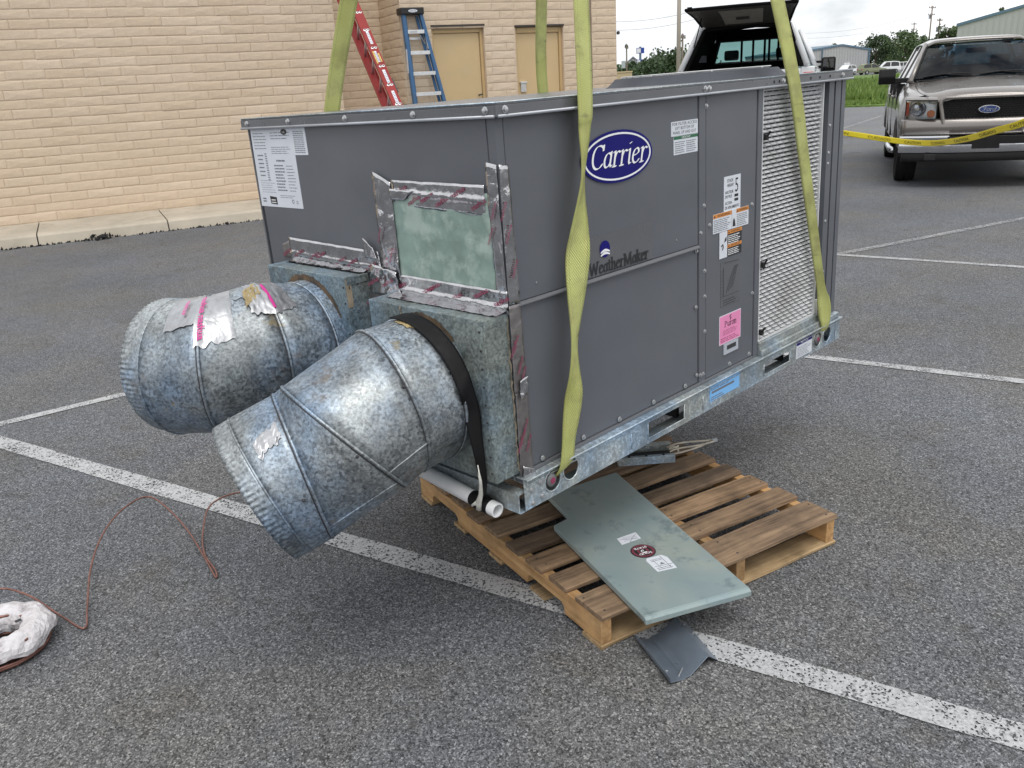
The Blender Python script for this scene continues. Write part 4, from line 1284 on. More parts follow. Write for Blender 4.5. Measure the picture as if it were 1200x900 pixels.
mb = MB(); mb.grid(lambda u, v: (-0.006 - abs(blob(u * 0.4, v * 3, 6, 0.010)), 0.001 + u * 0.016, 0.10 + v * 0.43), 4, 40); mb.build('sealant', 'putty_tan', UNIT, smooth=True)

# --- the two plenum boxes and their ducts
def plenum(y0, y1, z0, z1, e):
    mb = MB(); mb.box(-e, 0.0, y0, y1, z0, z1)
    o = mb.build('plenum_box', 'plenum_galvanized', UNIT, bevel=0.0025)
    sm = MB()
    sm.box(-e - 0.0022, -e, y0 + 0.001, y0 + 0.022, z0 + 0.004, z1 - 0.003)
    sm.box(-e + 0.001, -0.004, y0 - 0.0022, y0, z1 - 0.024, z1 - 0.002)
    sm.build('box_seam', 'plenum_galvanized', o, bevel=0.0008)
    rv = MB()
    for k in range(9): rv.lathe([(0.004, 0), (0.003, 0.002), (0, 0.0025)], 6, Matrix.Translation((-e - 0.0022, y0 + 0.012, z0 + 0.03 + k * (z1 - z0 - 0.06) / 8)) @ ME_)
    tag(rv.build('box_rivet', 'screw_dark', o), kind='stuff')
    return o
P1 = plenum(0.006, 0.485, 0.092, 0.543, 0.092)
P2 = plenum(0.598, 1.046, 0.150, 0.592, 0.086)
fold1 = MB(); fold1.grid(lambda u, v: (-0.055 + 0.06 * v, 0.45 - 0.452 * u, 0.5455 + 0.014 * v * v + abs(blob(u * 6, v, 4, 0.004))), 44, 5); fold1.build('foil_tape', 'foil_tape', UNIT, smooth=True)
fold1 = MB(); fold1.grid(lambda u, v: (-0.022 + 0.026 * v, 1.02 - 0.42 * u, 0.594 + 0.012 * v * v + abs(blob(u * 7, v, 4, 0.004))), 40, 4); fold1.build('foil_tape', 'foil_tape', UNIT, smooth=True)
mb = MB(); mb.grid(lambda u, v: (-0.032 + 0.028 * v, 1.02 - 0.42 * u, 0.5935 + abs(blob(u * 9, v * 2, 5, 0.006))), 40, 4); mb.build('black_sealant', 'black_rubber', UNIT, smooth=True)
mb = MB(); mb.grid(lambda u, v: (-0.0925 - abs(blob(u, v, 6, 0.004)), 0.345 - 0.012 * u + 0.018 * blob(v, u, 3, 1), 0.45 + 0.09 * v), 3, 10)
mb.grid(lambda u, v: (-0.0890 + 0.02 * u, 0.598 - 0.0008 - abs(blob(u, v, 9, 0.003)), 0.50 + 0.088 * v), 3, 8)
mb.build('black_sealant', 'putty_tan', UNIT, smooth=True)

def stain_ring(X, cy, cz, r, a0, a1, w_, par):
    mb = MB()
    n = 40
    v = []
    for k in range(n + 1):
        a = radians(a0 + (a1 - a0) * k / n)
        tp = sin(pi * k / n) ** 0.6
        ww = 0.004 + w_ * tp * (0.5 + 0.9 * abs(noise.noise(Vector((k * 0.35, cy, 1))))) 
        for rr in (r - 0.004, r + ww): v.append((X - 0.0006, cy + rr * cos(a), cz + rr * sin(a)))
    mb.add(v, [(2 * k, 2 * k + 1, 2 * k + 3, 2 * k + 2) for k in range(n)])
    mb.build('rust_ring', 'rust_stain', par)
stain_ring(-0.0865, 0.825, 0.362, 0.203, 52, 150, 0.020, P2)
stain_ring(-0.0925, 0.255, 0.318, 0.203, 60, 130, 0.012, P1)
mb = MB(); mb.grid(lambda u, v: (-0.004 - 0.08 * u, 0.5975 - 0.0006, 0.575 + 0.014 * v * (1 if u < 0.9 else 0.6) - 0.045 * (1 - v) * abs(noise.noise(Vector((u * 5, 3, 1))))), 20, 3); mb.build('rust_stain', 'rust_stain', P2)

def ring(C, n, r, seg=64, ph=0.0, wob=0.0, sd=0.0):
    n = Vector(n).normalized()
    a = n.cross(Vector((0, 0, 1))).normalized()
    b = a.cross(n).normalized()
    pts = []
    for k in range(seg):
        t = 2 * pi * k / seg + ph
        rr = r * (1 + wob * noise.noise(Vector((cos(t) * 1.3 + sd, sin(t) * 1.3, sd))))
        pts.append(Vector(C) + rr * (cos(t) * a + sin(t) * b))
    return pts
def lerp_rings(A, B_, n):
    return [[p.lerp(q, k / n) for p, q in zip(A, B_)] for k in range(n + 1)]
def duct(name, spec, crimp, sd):
    """spec: (centre, normal, radius) rings from box to tip; each pair is one gore, joined by raised seams"""
    root = empty(name, parent=UNIT)
    root.empty_display_size = 0.1
    rings = [ring(c, n, r, wob=0.014, sd=sd) for c, n, r in spec]
    for i in range(len(rings) - 1):
        if i == len(rings) - 2: break
        MB().loft(lerp_rings(rings[i], rings[i + 1], 5), True, False).build('duct_gore', 'duct_galvanized', root, smooth=True, solid=0.0012)
    for i in range(1, len(rings) - 1):
        c, n, r = spec[i]
        if i == len(rings) - 2:
            pass
        sb = MB(); sb.tube(rings[i] + rings[i][:2], 0.0048 if i < len(rings) - 2 else 0.0036, 6, False)
        sb.build('duct_seam', 'duct_galvanized', root, smooth=True)
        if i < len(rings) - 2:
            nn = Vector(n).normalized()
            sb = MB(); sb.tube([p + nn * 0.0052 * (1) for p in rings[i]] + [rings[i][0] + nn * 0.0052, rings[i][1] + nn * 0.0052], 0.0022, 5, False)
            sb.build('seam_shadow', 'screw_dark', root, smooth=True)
    # crimped tip
    c0, n0, r0 = spec[-2]
    c1, n1, r1 = spec[-1]
    ns = 4 * 86
    A = ring(c0, n0, r0, ns, wob=0.014, sd=sd); Bq = ring(c1, n1, r1, ns, wob=0.014, sd=sd)
    rr = []
    for k in range(7):
        t = k / 6
        row = []
        cc = Vector(c0).lerp(Vector(c1), t)
        for q, (p, s) in enumerate(zip(A, Bq)):
            x = p.lerp(s, t)
            amp = crimp * min(1, max(0, (t - 0.15) / 0.3))
            off = amp * (1 if (q % 4) in (0, 1) else -1) * (0.6 + 0.4 * (t > .5))
            row.append(x + (x - cc).normalized() * off)
        rr.append(row)
    MB().loft(rr, True, False).build('crimped_end', 'duct_galvanized', root, auto=50, solid=0.0010)
    return root
SP1 = [((-0.088, 0.255, 0.318), (-1, 0, 0.02), 0.198),
       ((-0.128, 0.258, 0.319), (-0.99, 0.02, -0.08), 0.203),
       ((-0.218, 0.264, 0.314), (-0.955, 0.229, -0.187), 0.205),
       ((-0.358, 0.284, 0.258), (-0.742, 0.201, -0.639), 0.205),
       ((-0.437, 0.384, 0.176), (-0.893, 0.401, -0.207), 0.205),
       ((-0.512, 0.432, 0.138), (-0.86, 0.36, -0.36), 0.206),
       ((-0.548, 0.452, 0.121), (-0.84, 0.38, -0.38), 0.203)]
DU1 = duct('duct_elbow', SP1, 0.0013, 1.3)
SP2 = [((-0.082, 0.825, 0.362), (-1, 0, 0.02), 0.200),
       ((-0.128, 0.825, 0.356), (-0.998, -0.01, 0.03), 0.203),
       ((-0.242, 0.834, 0.376), (-0.978, 0.21, -0.03), 0.205),
       ((-0.399, 0.860, 0.367), (-0.77, 0.64, 0.02), 0.205),
       ((-0.455, 0.982, 0.354), (-0.50, 0.866, 0.0), 0.205),
       ((-0.468, 1.030, 0.356), (-0.40, 0.915, -0.04), 0.203)]
DU2 = duct('duct_elbow', SP2, 0.0011, 5.7)
for (nm, o, lb) in ((1, DU1, 'front duct elbow pointing down with a crimped open end'), (2, DU2, 'rear duct elbow turned away with torn pink-printed tape on top')):
    o['label'] = lb
# lengthwise lap seam of the front duct, stamped number, sealant and old tape on both
def on_ring(spec, i, t, ang, lift=0.0):
    """point on the skin between ring i and i+1 at angle ang (degrees, 90 = up)"""
    c0, n0, r0 = spec[i]; c1, n1, r1 = spec[i + 1]
    def pt(c, n, r):
        n = Vector(n).normalized(); a = n.cross(Vector((0, 0, 1))).normalized(); b = a.cross(n).normalized()
        return Vector(c) + (r + lift) * (cos(radians(ang)) * a + sin(radians(ang)) * b)
    return pt(c0, n0, r0).lerp(pt(c1, n1, r1), t)
def patch(spec, i, t0, t1, a0, a1, mat, parent, name, lift=0.003, amp=0.003, nu=14, nv=10, sd=0.0, skew=0.0):
    mb = MB()
    def f(u, v):
        q = Vector((u * 5 + sd, v * 5, sd))
        return on_ring(spec, i, t0 + (t1 - t0) * u + 0.03 * noise.noise(Vector((v * 6, sd, 1))), a0 + (a1 - a0) * v + skew * u + 4 * noise.noise(Vector((u * 6, sd, 2))), lift + amp * abs(noise.noise(q)) + amp * 0.5 * noise.noise(q * 3))
    mb.grid(f, nu, nv)
    return mb.build(name, mat, parent, smooth=True)

patch(SP2, 2, 0.55, 1.05, 92, 150, 'aged_foil', DU2, 'old_tape', 0.004, 0.004, sd=1)
patch(SP2, 3, -0.02, 0.62, 88, 128, 'aged_foil', DU2, 'old_tape', 0.005, 0.004, sd=2, skew=8)
patch(SP2, 2, 0.05, 0.50, 86, 112, 'duct_galvanized', DU2, 'old_tape', 0.003, 0.003, sd=3)
patch(SP2, 2, 0.0, 0.30, 98, 138, 'aged_foil', DU2, 'old_tape', 0.007, 0.004, sd=4, skew=-6)
patch(SP2, 1, 0.55, 1.0, 86, 132, 'aged_foil', DU2, 'old_tape', 0.004, 0.003, sd=5, skew=5)
simple('sealant_yellow', (0.34, 0.265, 0.13), 0.7, 0, 0.3, 25)
patch(SP2, 2, 0.06, 0.34, 92, 112, 'sealant_yellow', DU2, 'sealant', 0.008, 0.003, sd=6, skew=14)
patch(SP1, 1, 0.05, 0.22, 90, 106, 'sealant_yellow', DU1, 'sealant', 0.004, 0.003, sd=6)
patch(SP1, 4, 0.15, 0.75, 118, 132, 'aged_foil', DU1, 'old_tape', 0.002, 0.003, sd=8, skew=6)
mb = MB()
text_into(mb, 'nashua nashua', lambda u, v, d: on_ring(SP2, 2, 0.97 - v * 6.2, 100 + u * 290.0, 0.0105), 0.0, 0.155, -0.004, 0.015, bold=0.02)
mb.build('tape_print', 'print_magenta', DU2)
mb = MB()
text_into(mb, 'nashua', lambda u, v, d: on_ring(SP2, 3, 0.32 - v * 7.0, 104 + u * 290.0, 0.0115), 0.0, 0.06, 0.0, 0.012, bold=0.015)
mb.build('tape_print', 'print_magenta', DU2)
mb = MB()
mb.tube([on_ring(SP2, 1, 0.97, 100 + 4 * k, 0.007) for k in range(9)], 0.0045, 5)
mb.build('tape_stripe', 'print_magenta', DU2)
mb = MB()
def dn(u, v, d):
    return on_ring(SP1, 1, 0.12 - v * 6.0, 151 + u * 260.0, 0.0018)
text_into(mb, '1001', dn, 0.0, 0.055, 0.0, 0.022)
mb.build('stamped_number', 'print_soft', DU1)
mb = MB(); mb.tube([on_ring(SP1, 2, k / 6, 196, 0.0012) for k in range(7)], 0.003, 5); mb.tube([on_ring(SP1, 3, k / 6, 212, 0.0012) for k in range(7)], 0.003, 5)
mb.build('lap_seam', 'duct_galvanized', DU1, smooth=True)
mb = MB()
for (i, t, a) in ((2, 0.92, 205), (3, 0.35, 196), (3, 0.1, 170), (4, 0.3, 178), (2, 0.05, 150)):
    c = on_ring(SP1, i, t, a, 0.0); mb.lathe([(0.005, 0.0), (0.004, 0.004), (0, 0.005)], 6, Matrix.Translation(c) @ Vector((0, -0.6, 0.5)).to_track_quat('Z', 'Y').to_matrix().to_4x4())
mb.build('duct_screw', 'screw_dark', DU1)

# ------------------------------------------------------------------ black strap round the front collar, and the drain pipe
def ribbon(name, path, mat, thick=0.003, parent=None, res=6):
    """path: list of (centre, half-width vector); a woven band with uv along / across"""
    P = [(Vector(c), Vector(h)) for c, h in path]
    pts = []
    n = len(P)
    for i in range(n - 1):
        for k in range(res):
            t = k / res
            def cr(a, b, c, d):
                return 0.5 * ((2 * b) + (c - a) * t + (2 * a - 5 * b + 4 * c - d) * t * t + (3 * b - a - 3 * c + d) * t ** 3)
            q = [P[max(i - 1, 0)], P[i], P[i + 1], P[min(i + 2, n - 1)]]
            pts.append((cr(*[x[0] for x in q]), cr(*[x[1] for x in q])))
    pts.append(P[-1])
    bm = bmesh.new()
    uvl = bm.loops.layers.uv.new('UVMap')
    W = 6
    rows, s, ss = [], 0.0, []
    for i, (c, h) in enumerate(pts):
        if i: s += (c - pts[i - 1][0]).length
        ss.append(s)
        rows.append([bm.verts.new(c + h * (2 * k / W - 1)) for k in range(W + 1)])
    for i in range(len(rows) - 1):
        for k in range(W):
            f = bm.faces.new((rows[i][k], rows[i][k + 1], rows[i + 1][k + 1], rows[i + 1][k]))
            f.smooth = True
            for lp, (a, b) in zip(f.loops, ((ss[i], k), (ss[i], k + 1), (ss[i + 1], k + 1), (ss[i + 1], k))):
                lp[uvl].uv = (a, b / W)
    me = bpy.data.meshes.new(name); bm.to_mesh(me); bm.free()
    me.materials.append(MATS[mat])
    o = bpy.data.objects.new(name, me); COL.objects.link(o)
    if parent: o.parent = parent
    m = o.modifiers.new('solid', 'SOLIDIFY'); m.thickness = thick; m.offset = 0
    return o
def U2W(p): return Vector((0, 0, 0.4913)) + UT @ Vector(p)
def UV_(v): return UT.to_3x3() @ Vector(v)

PIPE_A, PIPE_B = U2W((-0.062, 0.045, -0.010)), U2W((-0.050, 0.80, 0.056))
STRAP = empty('black_strap', tuple(U2W((-0.11, 0.25, 0.5))), (0, 0, 0), 'black rubber strap slung round the front duct collar and down to the white pipe', 'strap')
so = Vector(STRAP.location)
path = []
for k in range(10):
    a = 80 + k * 9.6
    c = U2W(on_ring(SP1, 1, -0.05, a, 0.011))
    path.append((c - so, UV_((0.023 - 0.0004 * k, 0, 0.002 * k))))
end = U2W((-0.066, 0.098, 0.014))
for (xx, yy, zz, wd) in ((-0.116, 0.052, 0.300, 0.020), (-0.114, 0.045, 0.220, 0.015), (-0.110, 0.042, 0.150, 0.0115), (-0.100, 0.050, 0.090, 0.009), (-0.084, 0.072, 0.045, 0.0065)):
    path.append((U2W((xx, yy, zz)) - so, UV_((wd, -wd * 0.5, 0.0))))
path.append((end - so, UV_((0.005, -0.004, 0))))
ribbon('band', path, 'black_rubber', 0.004, STRAP)
mb = MB()
sw = lambda x, y, z: U2W((x, y, z)) - so
mb.tube([sw(-0.118, 0.046, 0.150), sw(-0.110, 0.050, 0.095), sw(-0.096, 0.070, 0.045), sw(-0.088, 0.092, 0.010), sw(-0.082, 0.098, -0.012)], [0.0025, 0.0045, 0.0065, 0.009, 0.010], 7)
mb.tube([sw(-0.088, 0.092, 0.014), sw(-0.092, 0.116, -0.004)], [0.007, 0.004], 6)
mb.build('string', 'string_white', STRAP, smooth=True)

PIPE = empty('drain_pipe', tuple(PIPE_A), (0, 0, 0), 'white plastic drain pipe with black tape near its open end, slung under the front duct', 'pipe')
d = (PIPE_B - PIPE_A).normalized()
M = d.to_track_quat('Z', 'Y').to_matrix().to_4x4()
ln = (PIPE_B - PIPE_A).length
mb = MB(); mb.lathe([(0.0170, 0.03), (0.0170, 0.0), (0.0210, 0.0), (0.0213, 0.004), (0.0213, ln), (0.0170, ln), (0.0170, 0.03)], 28, M); mb.build('tube', 'pvc_white', PIPE, auto=40)
mb = MB(); mb.lathe([(0.0216, 0.026), (0.0226, 0.028), (0.0232, 0.05), (0.0226, 0.096), (0.0216, 0.101)], 28, M); mb.build('tape_band', 'black_rubber', PIPE, auto=50)

# ------------------------------------------------------------------ lifting slings
APEX = Vector((0.93, 0.60, 4.4))
def sling(label, pts):
    o = Vector(pts[0][0])
    s = ribbon('lifting_sling', [(Vector(c) - o, h) for c, h in pts], 'sling_webbing', 0.006)
    s.location = o
    tag(s, label, 'sling', 'yellow web slings lifting the unit')
    return s
def line_to_apex(a, n, h0, h1):
    a = Vector(a)
    return [(a.lerp(APEX, k / n), tuple(Vector(h0).lerp(Vector(h1), k / n))) for k in range(1, n + 1)]
# front left: folded and twisted on its way down the front of the unit
f0 = lambda x, y, z: U2W((x, y, z))
def HV(a, flip=1, w_=0.0365, zc=0.003):
    """half-width vector showing apparent half-width a to the viewer"""
    b_ = flip * sqrt(max(0.0, w_ * w_ - a * a))
    return Vector((0.703 * a + 0.711 * b_, -0.711 * a + 0.703 * b_, zc))
pts = [(f0(0.150, 0.020, 0.020), HV(0.020, 1)), (f0(0.150, -0.024, 0.066), HV(0.020, 1)), (f0(0.160, -0.030, 0.130), HV(0.019, 1)), (f0(0.170, -0.036, 0.200), HV(0.024, 1)),
       (f0(0.178, -0.042, 0.270), HV(0.025, 1)), (f0(0.184, -0.044, 0.340), HV(0.014, 1)), (f0(0.190, -0.044, 0.405), HV(0.009, 1)), (f0(0.200, -0.044, 0.470), HV(0.014, 1)),
       (f0(0.213, -0.042, 0.560), HV(0.026, 1)), (f0(0.226, -0.040, 0.650), HV(0.033, 1)), (f0(0.238, -0.040, 0.720), HV(0.024, 1)), (f0(0.250, -0.040, 0.790), HV(0.012, 1)),
       (f0(0.262, -0.040, 0.850), HV(0.0055, 1)), (f0(0.274, -0.038, 0.905), HV(0.009, 1)), (f0(0.285, -0.034, 0.970), HV(0.016, 1)), (f0(0.297, -0.030, 1.060), HV(0.0195, 1))]
a = pts[-1][0]
sling('yellow lifting sling twisted down the front beside the blue oval badge', pts + line_to_apex(a, 6, HV(0.0195), HV(0.024)))
pts = [(f0(1.742, 0.020, 0.020), UV_((0.028, 0, -0.012))),
       (f0(1.742, -0.022, 0.070), UV_((0.030, 0.0, -0.004))),
       (f0(1.728, -0.028, 0.130), UV_((0.040, -0.004, 0.0))),
       (f0(1.708, -0.030, 0.190), UV_((0.030, -0.010, 0.004))),
       (f0(1.676, -0.030, 0.260), UV_((0.010, -0.012, 0.006))),
       (f0(1.600, -0.030, 0.470), UV_((0.015, -0.010, 0.006))),
       (f0(1.500, -0.028, 0.760), UV_((0.020, -0.008, 0.008))),
       (f0(1.395, -0.026, 1.060), UV_((0.026, -0.006, 0.010)))]
a = pts[-1][0]
sling('yellow lifting sling slanting across the white louvred guard', pts + line_to_apex(a, 6, UV_((0.027, -0.006, 0.012)), (0.034, 0.0, 0.01)))
pts = [(f0(0.15, UW - 0.01, 0.02), (0.03, 0, -0.01)), (f0(0.15, UW + 0.03, 0.08), (0.03, 0, 0)), (f0(0.26, UW + 0.03, 0.6), (0.034, 0, 0.0)), (f0(0.36, UW + 0.025, 1.06), (0.034, 0, 0.004))]
a = pts[-1][0]
sling('yellow lifting sling rising behind the lid beside the red ladder', pts + line_to_apex(a, 6, (0.036, -0.005, 0.004), (0.034, 0, 0)))
pts = [(f0(1.74, UW - 0.01, 0.02), (0.03, 0, -0.01)), (f0(1.74, UW + 0.03, 0.08), (0.03, 0, 0)), (f0(1.60, UW + 0.03, 0.6), HV(0.022)), (f0(1.48, UW + 0.025, 1.06), HV(0.0225))]
a = pts[-1][0]
sling('greener lifting sling rising behind the lid in front of the far door', pts + line_to_apex(a, 6, HV(0.0225), HV(0.024)))

# shackle pins seen in the lifting holes
for x, z, lb in ((0.093, 0.040, 'steel shackle with a red-capped pin in the lifting hole by the near corner'), (1.690, 0.036, 'steel shackle with a red-capped pin in the far lifting hole')):
    e = empty('shackle', tuple(U2W((x, 0.006, z))), UT.to_euler(), lb, 'shackle', 'shackles holding the slings')
    mb = MB(); mb.lathe([(0.0, 0.030), (0.012, 0.030), (0.019, 0.026), (0.021, 0.014), (0.021, -0.02), (0.012, -0.03)], 16, MF); mb.build('pin_head', 'shackle_steel', e, auto=40)
    mb = MB(); mb.lathe([(0.0, 0.0315), (0.0095, 0.0310), (0.0095, 0.029)], 12, MF); mb.build('pin_cap', 'print_red', e)
    mb = MB(); mb.tube([(0.0, 0.012, 0.0), (0.03, -0.012, 0.018), (0.062, -0.010, 0.024), (0.075, 0.02, 0.01), (0.06, 0.05, 0.0)], 0.0095, 10); mb.build('bow', 'shackle_steel', e, smooth=True)

# ------------------------------------------------------------------ pallet
PAL = empty('wooden_pallet', (0.1394, -0.1465, 0), (0, 0, radians(-13.883)), 'weathered wooden pallet lying on the asphalt under the hanging unit', 'pallet')
PL_ = 1.228
def plank(name, mat, x0, x1, y0, y1, z0, z1, seed, lengthwise='x', warp=0.004):
    """sawn board with slightly uneven arrises; local x runs along the grain"""
    rnd = random.Random(seed)
    lx, ly, lz = (x1 - x0), (y1 - y0), (z1 - z0)
    if lengthwise == 'y': ln, wd = ly, lx
    else: ln, wd = lx, ly
    n = 8
    rings = []
    for i in range(n + 1):
        t = i / n - 0.5
        j = lambda s=0.0018: rnd.uniform(-s, s)
        w2, h2, c = wd / 2, lz / 2, 0.0025
        wz = warp * (t * t - 0.1) * rnd.choice((-1, 1)) * 0 + j(0.0012)
        rings.append([(t * ln, -w2 + c + j(), -h2 + wz), (t * ln, w2 - c + j(), -h2 + wz), (t * ln, w2 + j(), -h2 + c + wz), (t * ln, w2 + j(), h2 - c + wz), (t * ln, w2 - c + j(), h2 + wz), (t * ln, -w2 + c + j(), h2 + wz), (t * ln, -w2 + j(), h2 - c + wz), (t * ln, -w2 + j(), -h2 + c + wz)])
    mb = MB().loft(rings)
    o = mb.build(name, mat, PAL)
    o.location = ((x0 + x1) / 2, (y0 + y1) / 2, (z0 + z1) / 2)
    o.rotation_euler = (0, 0, (pi / 2 if lengthwise == 'y' else 0) + rnd.uniform(-0.006, 0.006))
    return o
ZT0, ZT1 = 0.1005, 0.1165
ys = [(-0.008, 0.128), (0.168, 0.266), (0.304, 0.400), (0.438, 0.524), (0.579, 0.675), (0.713, 0.806), (0.850, 0.944), (0.985, 1.075), (1.102, 1.228)]
for i, (a, b) in enumerate(ys):
    dx = random.uniform(-0.008, 0.008)
    o = plank('deck_board', 'deck_wood', -0.004 + dx, 1.017 + dx, a, b, ZT0, ZT1, 100 + i)
    if i == 8: o.rotation_euler.z += radians(-1.0)
for i, (a, b) in enumerate(((-0.006, 0.09), (0.30, 0.39), (0.57, 0.66), (0.84, 0.93), (1.13, 1.225))):
    plank('base_board', 'base_wood', -0.004, 1.018, a, b, 0.0015, 0.0155, 140 + i)
def stringer(x0, x1, seed):
    z0, z1, h = 0.016, 0.1, 0.052
    pr = [(0.0, z0), (0.19, z0)]
    for a, b in ((0.19, 0.41), (0.90, 1.12)):
        if a > 0.2: pr.append((a, z0))
        pr += [(a + 0.004, h - 0.012), (a + 0.018, h), (b - 0.018, h), (b - 0.004, h - 0.012), (b, z0)]
    pr += [(PL_, z0), (PL_, z1), (0.0, z1)]
    # built lying along local x so the grain runs with it
    mb = MB(); mb.prism([(u - PL_ / 2, v - 0.06) for u, v in pr], -(x1 - x0) / 2, (x1 - x0) / 2, lambda u, v, q: (u, q, v))
    o = mb.build('stringer', 'stringer_wood', PAL, bevel=0.002)
    o.location = ((x0 + x1) / 2, PL_ / 2, 0.06); o.rotation_euler = (0, 0, pi / 2)
    return o
for i, (a, b) in enumerate(((0.0, 0.038), (0.545, 0.583), (0.976, 1.014))): stringer(a, b, 170 + i)
nm = MB()
for (a, b) in ys:
    for x in (0.019, 0.564, 0.995):
        for yy in (a + 0.025, b - 0.025):
            nm.lathe([(0.0, 0.0008), (0.0035, 0.0006), (0.0038, -0.002)], 6, Matrix.Translation((x + random.uniform(-.008, .008), yy, ZT1)))
nm.build('nail_head', 'screw_dark', PAL)['kind'] = 'stuff'

# ------------------------------------------------------------------ sheet metal access panel lying on the pallet
ax0, ay0 = Vector((0.166, -0.258, 0)), Vector((0.57, 0.463, 0))
# corner points on the pallet deck (world): near left, near right, far right, far left, notch
SDY = -0.055
PNL = empty('sheet_metal_panel', (0.50, 0.02, 0.120), (0, 0, 0), 'pale green sheet metal panel with a round red sticker lying across the pallet', 'panel')
po = Vector(PNL.location)
pz = 0.0
pp = [(0.190, -0.262), (0.507, -0.412), (0.880, 0.378), (0.572, 0.462), (0.500, 0.296), (0.415, 0.286)]
pp = [(x - po.x, y - po.y) for x, y in pp]
nch = [(pp[3][0], pp[3][1])]
poly = [pp[0], pp[1], pp[2], pp[3], pp[4], (pp[4][0] - 0.012, pp[4][1] - 0.012), pp[5]]
mb = MB(); mb.prism(poly, 0.0, 0.0205, lambda u, v, q: (u, v, q))
sh = mb.build('sheet', 'panel_sheet', PNL, bevel=0.003, seg=3)
e = (Vector(pp[1]) - Vector(pp[0])).normalized(); nrm = Vector((e.y, -e.x))
fl = MB()
q0, q1 = Vector(pp[0]) + nrm * 0.0005, Vector(pp[1]) + nrm * 0.0005
fl.loft([[(q.x + nrm.x * a, q.y + nrm.y * a, b) for a, b in ((0, 0.0195), (0.012, 0.0145), (0.0125, -0.001), (0, -0.001))] for q in (q0, q1)])
fl.build('folded_edge', 'panel_sheet', PNL, bevel=0.0012)
# stickers, in a frame along the panel
ce = Vector(((pp[0][0] + pp[1][0] + pp[2][0] + pp[3][0]) / 4, (pp[0][1] + pp[1][1] + pp[2][1] + pp[3][1]) / 4))
ex = Vector((pp[1][0] - pp[0][0], pp[1][1] - pp[0][1])).normalized(); ey = Vector((-ex.y, ex.x))
def PF(u, v, dd=0.0): return (ce.x + ex.x * u + ey.x * (v + SDY), ce.y + ex.y * u + ey.y * (v + SDY), 0.0207 + dd)
def PFr(u, v, dd=0.0): return PF(-u, -v, dd)
sx, sy = -0.018, -0.055
mb = MB(); mb.prism([(sx + 0.041 * cos(2 * pi * k / 28), sy + 0.041 * sin(2 * pi * k / 28)) for k in range(28)], 0, 0.0006, PF); rs = mb.build('round_sticker', 'print_black', PNL)
def rng_(r0, r1, dd):
    return plate([(sx + r1 * cos(2 * pi * k / 28), sy + r1 * sin(2 * pi * k / 28)) for k in range(28)], [[(sx + r0 * cos(2 * pi * k / 28), sy + r0 * sin(2 * pi * k / 28)) for k in range(28)]], dd, dd + 0.0004, PF)
for (r0, r1) in ((0.029, 0.0375), (0.012, 0.020)): rng_(r0, r1, 0.0008).build('sticker_ring', 'badge_red', rs)
mb = MB(); mb.tube([PF(sx + (0.002 + 0.0012 * k) * cos(k * 0.7), sy + (0.002 + 0.0012 * k) * sin(k * 0.7), 0.001) for k in range(9)], 0.0013, 4)
text_into(mb, 'SOLID', PFr, -sx - 0.022, -sx + 0.022, -sy + 0.0125, 0.010, off=0.0015, bold=0.015); text_into(mb, 'STATE', PFr, -sx - 0.022, -sx + 0.022, -sy - 0.024, 0.010, off=0.0015, bold=0.015)
mb.build('lettering', 'print_white', rs)
def sticker(pl, name):
    mb = MB(); mb.prism(pl, 0, 0.0006, PF); o = mb.build(name, 'label_white', PNL)
    return o
o = sticker([(-0.062, 0.008), (0.014, 0.020), (0.016, 0.062), (-0.060, 0.050)], 'paper_sticker')
mb = MB(); mb.tube([PF(-0.03, 0.012, 0.0008), PF(-0.01, 0.035, 0.0008), PF(0.012, 0.052, 0.0008)], 0.0008, 4); mb.tube([PF(-0.055, 0.04, 0.0008), PF(-0.02, 0.03, 0.0008), PF(0.0, 0.024, 0.0008)], 0.0006, 4); rows_into(mb, PFr, -0.008, 0.05, -0.046, -0.016, 4, 0.2, 0.0008)
mb.build('small_print', 'print_soft', o)['kind'] = 'stuff'
o = sticker([(-0.030, -0.100), (-0.038, -0.112), (-0.036, -0.182), (0.030, -0.186), (0.034, -0.118), (0.022, -0.100)], 'paper_sticker')
mb = MB()
rows_into(mb, PF, -0.028, 0.026, -0.176, -0.16, 2, 0.35, 0.0008, 0.1); rows_into(mb, PF, -0.026, 0.02, -0.125, -0.11, 2, 0.3, 0.0008)
mb.prism([(-0.008, -0.150), (0.008, -0.150), (0.0, -0.138)], 0.0008, 0.0012, PF)
mb.tube([PF(-0.03, -0.155, 0.0008), PF(0.03, -0.158, 0.0008)], 0.0009, 4); mb.tube([PF(0.014, -0.105, 0.0008), PF(0.016, -0.18, 0.0008)], 0.0008, 4); mb.tube([PF(-0.018, -0.12, 0.0008), PF(-0.014, -0.17, 0.0008)], 0.0007, 4)
mb.build('small_print', 'print_soft', o)['kind'] = 'stuff'

# ------------------------------------------------------------------ galvanized hanger bracket with wires on the pallet
BR = empty('hanger_bracket', (1.085, 0.395, 0.117), (0, 0, radians(-42)), 'open galvanized channel bracket with loose white wires, on the pallet by the panel', 'bracket')
mb = MB()
mb.box(-0.115, 0.115, -0.052, 0.052, 0.0, 0.003)
mb.box(-0.115, 0.115, 0.049, 0.052, 0.003, 0.050); mb.box(-0.115, 0.115, 0.022, 0.049, 0.047, 0.050)
mb.box(-0.115, 0.115, -0.052, -0.049, 0.003, 0.032); mb.box(-0.115, 0.115, -0.049, -0.030, 0.029, 0.032)
mb.box(-0.115, -0.112, -0.049, 0.049, 0.003, 0.047)
mb.build('channel', 'rail_galvanized', BR, bevel=0.001)
mb = MB(); mb.box(-0.075, 0.105, -0.02, 0.016, 0.004, 0.026); mb.build('core', 'screw_dark', BR, bevel=0.003)
mb = MB()
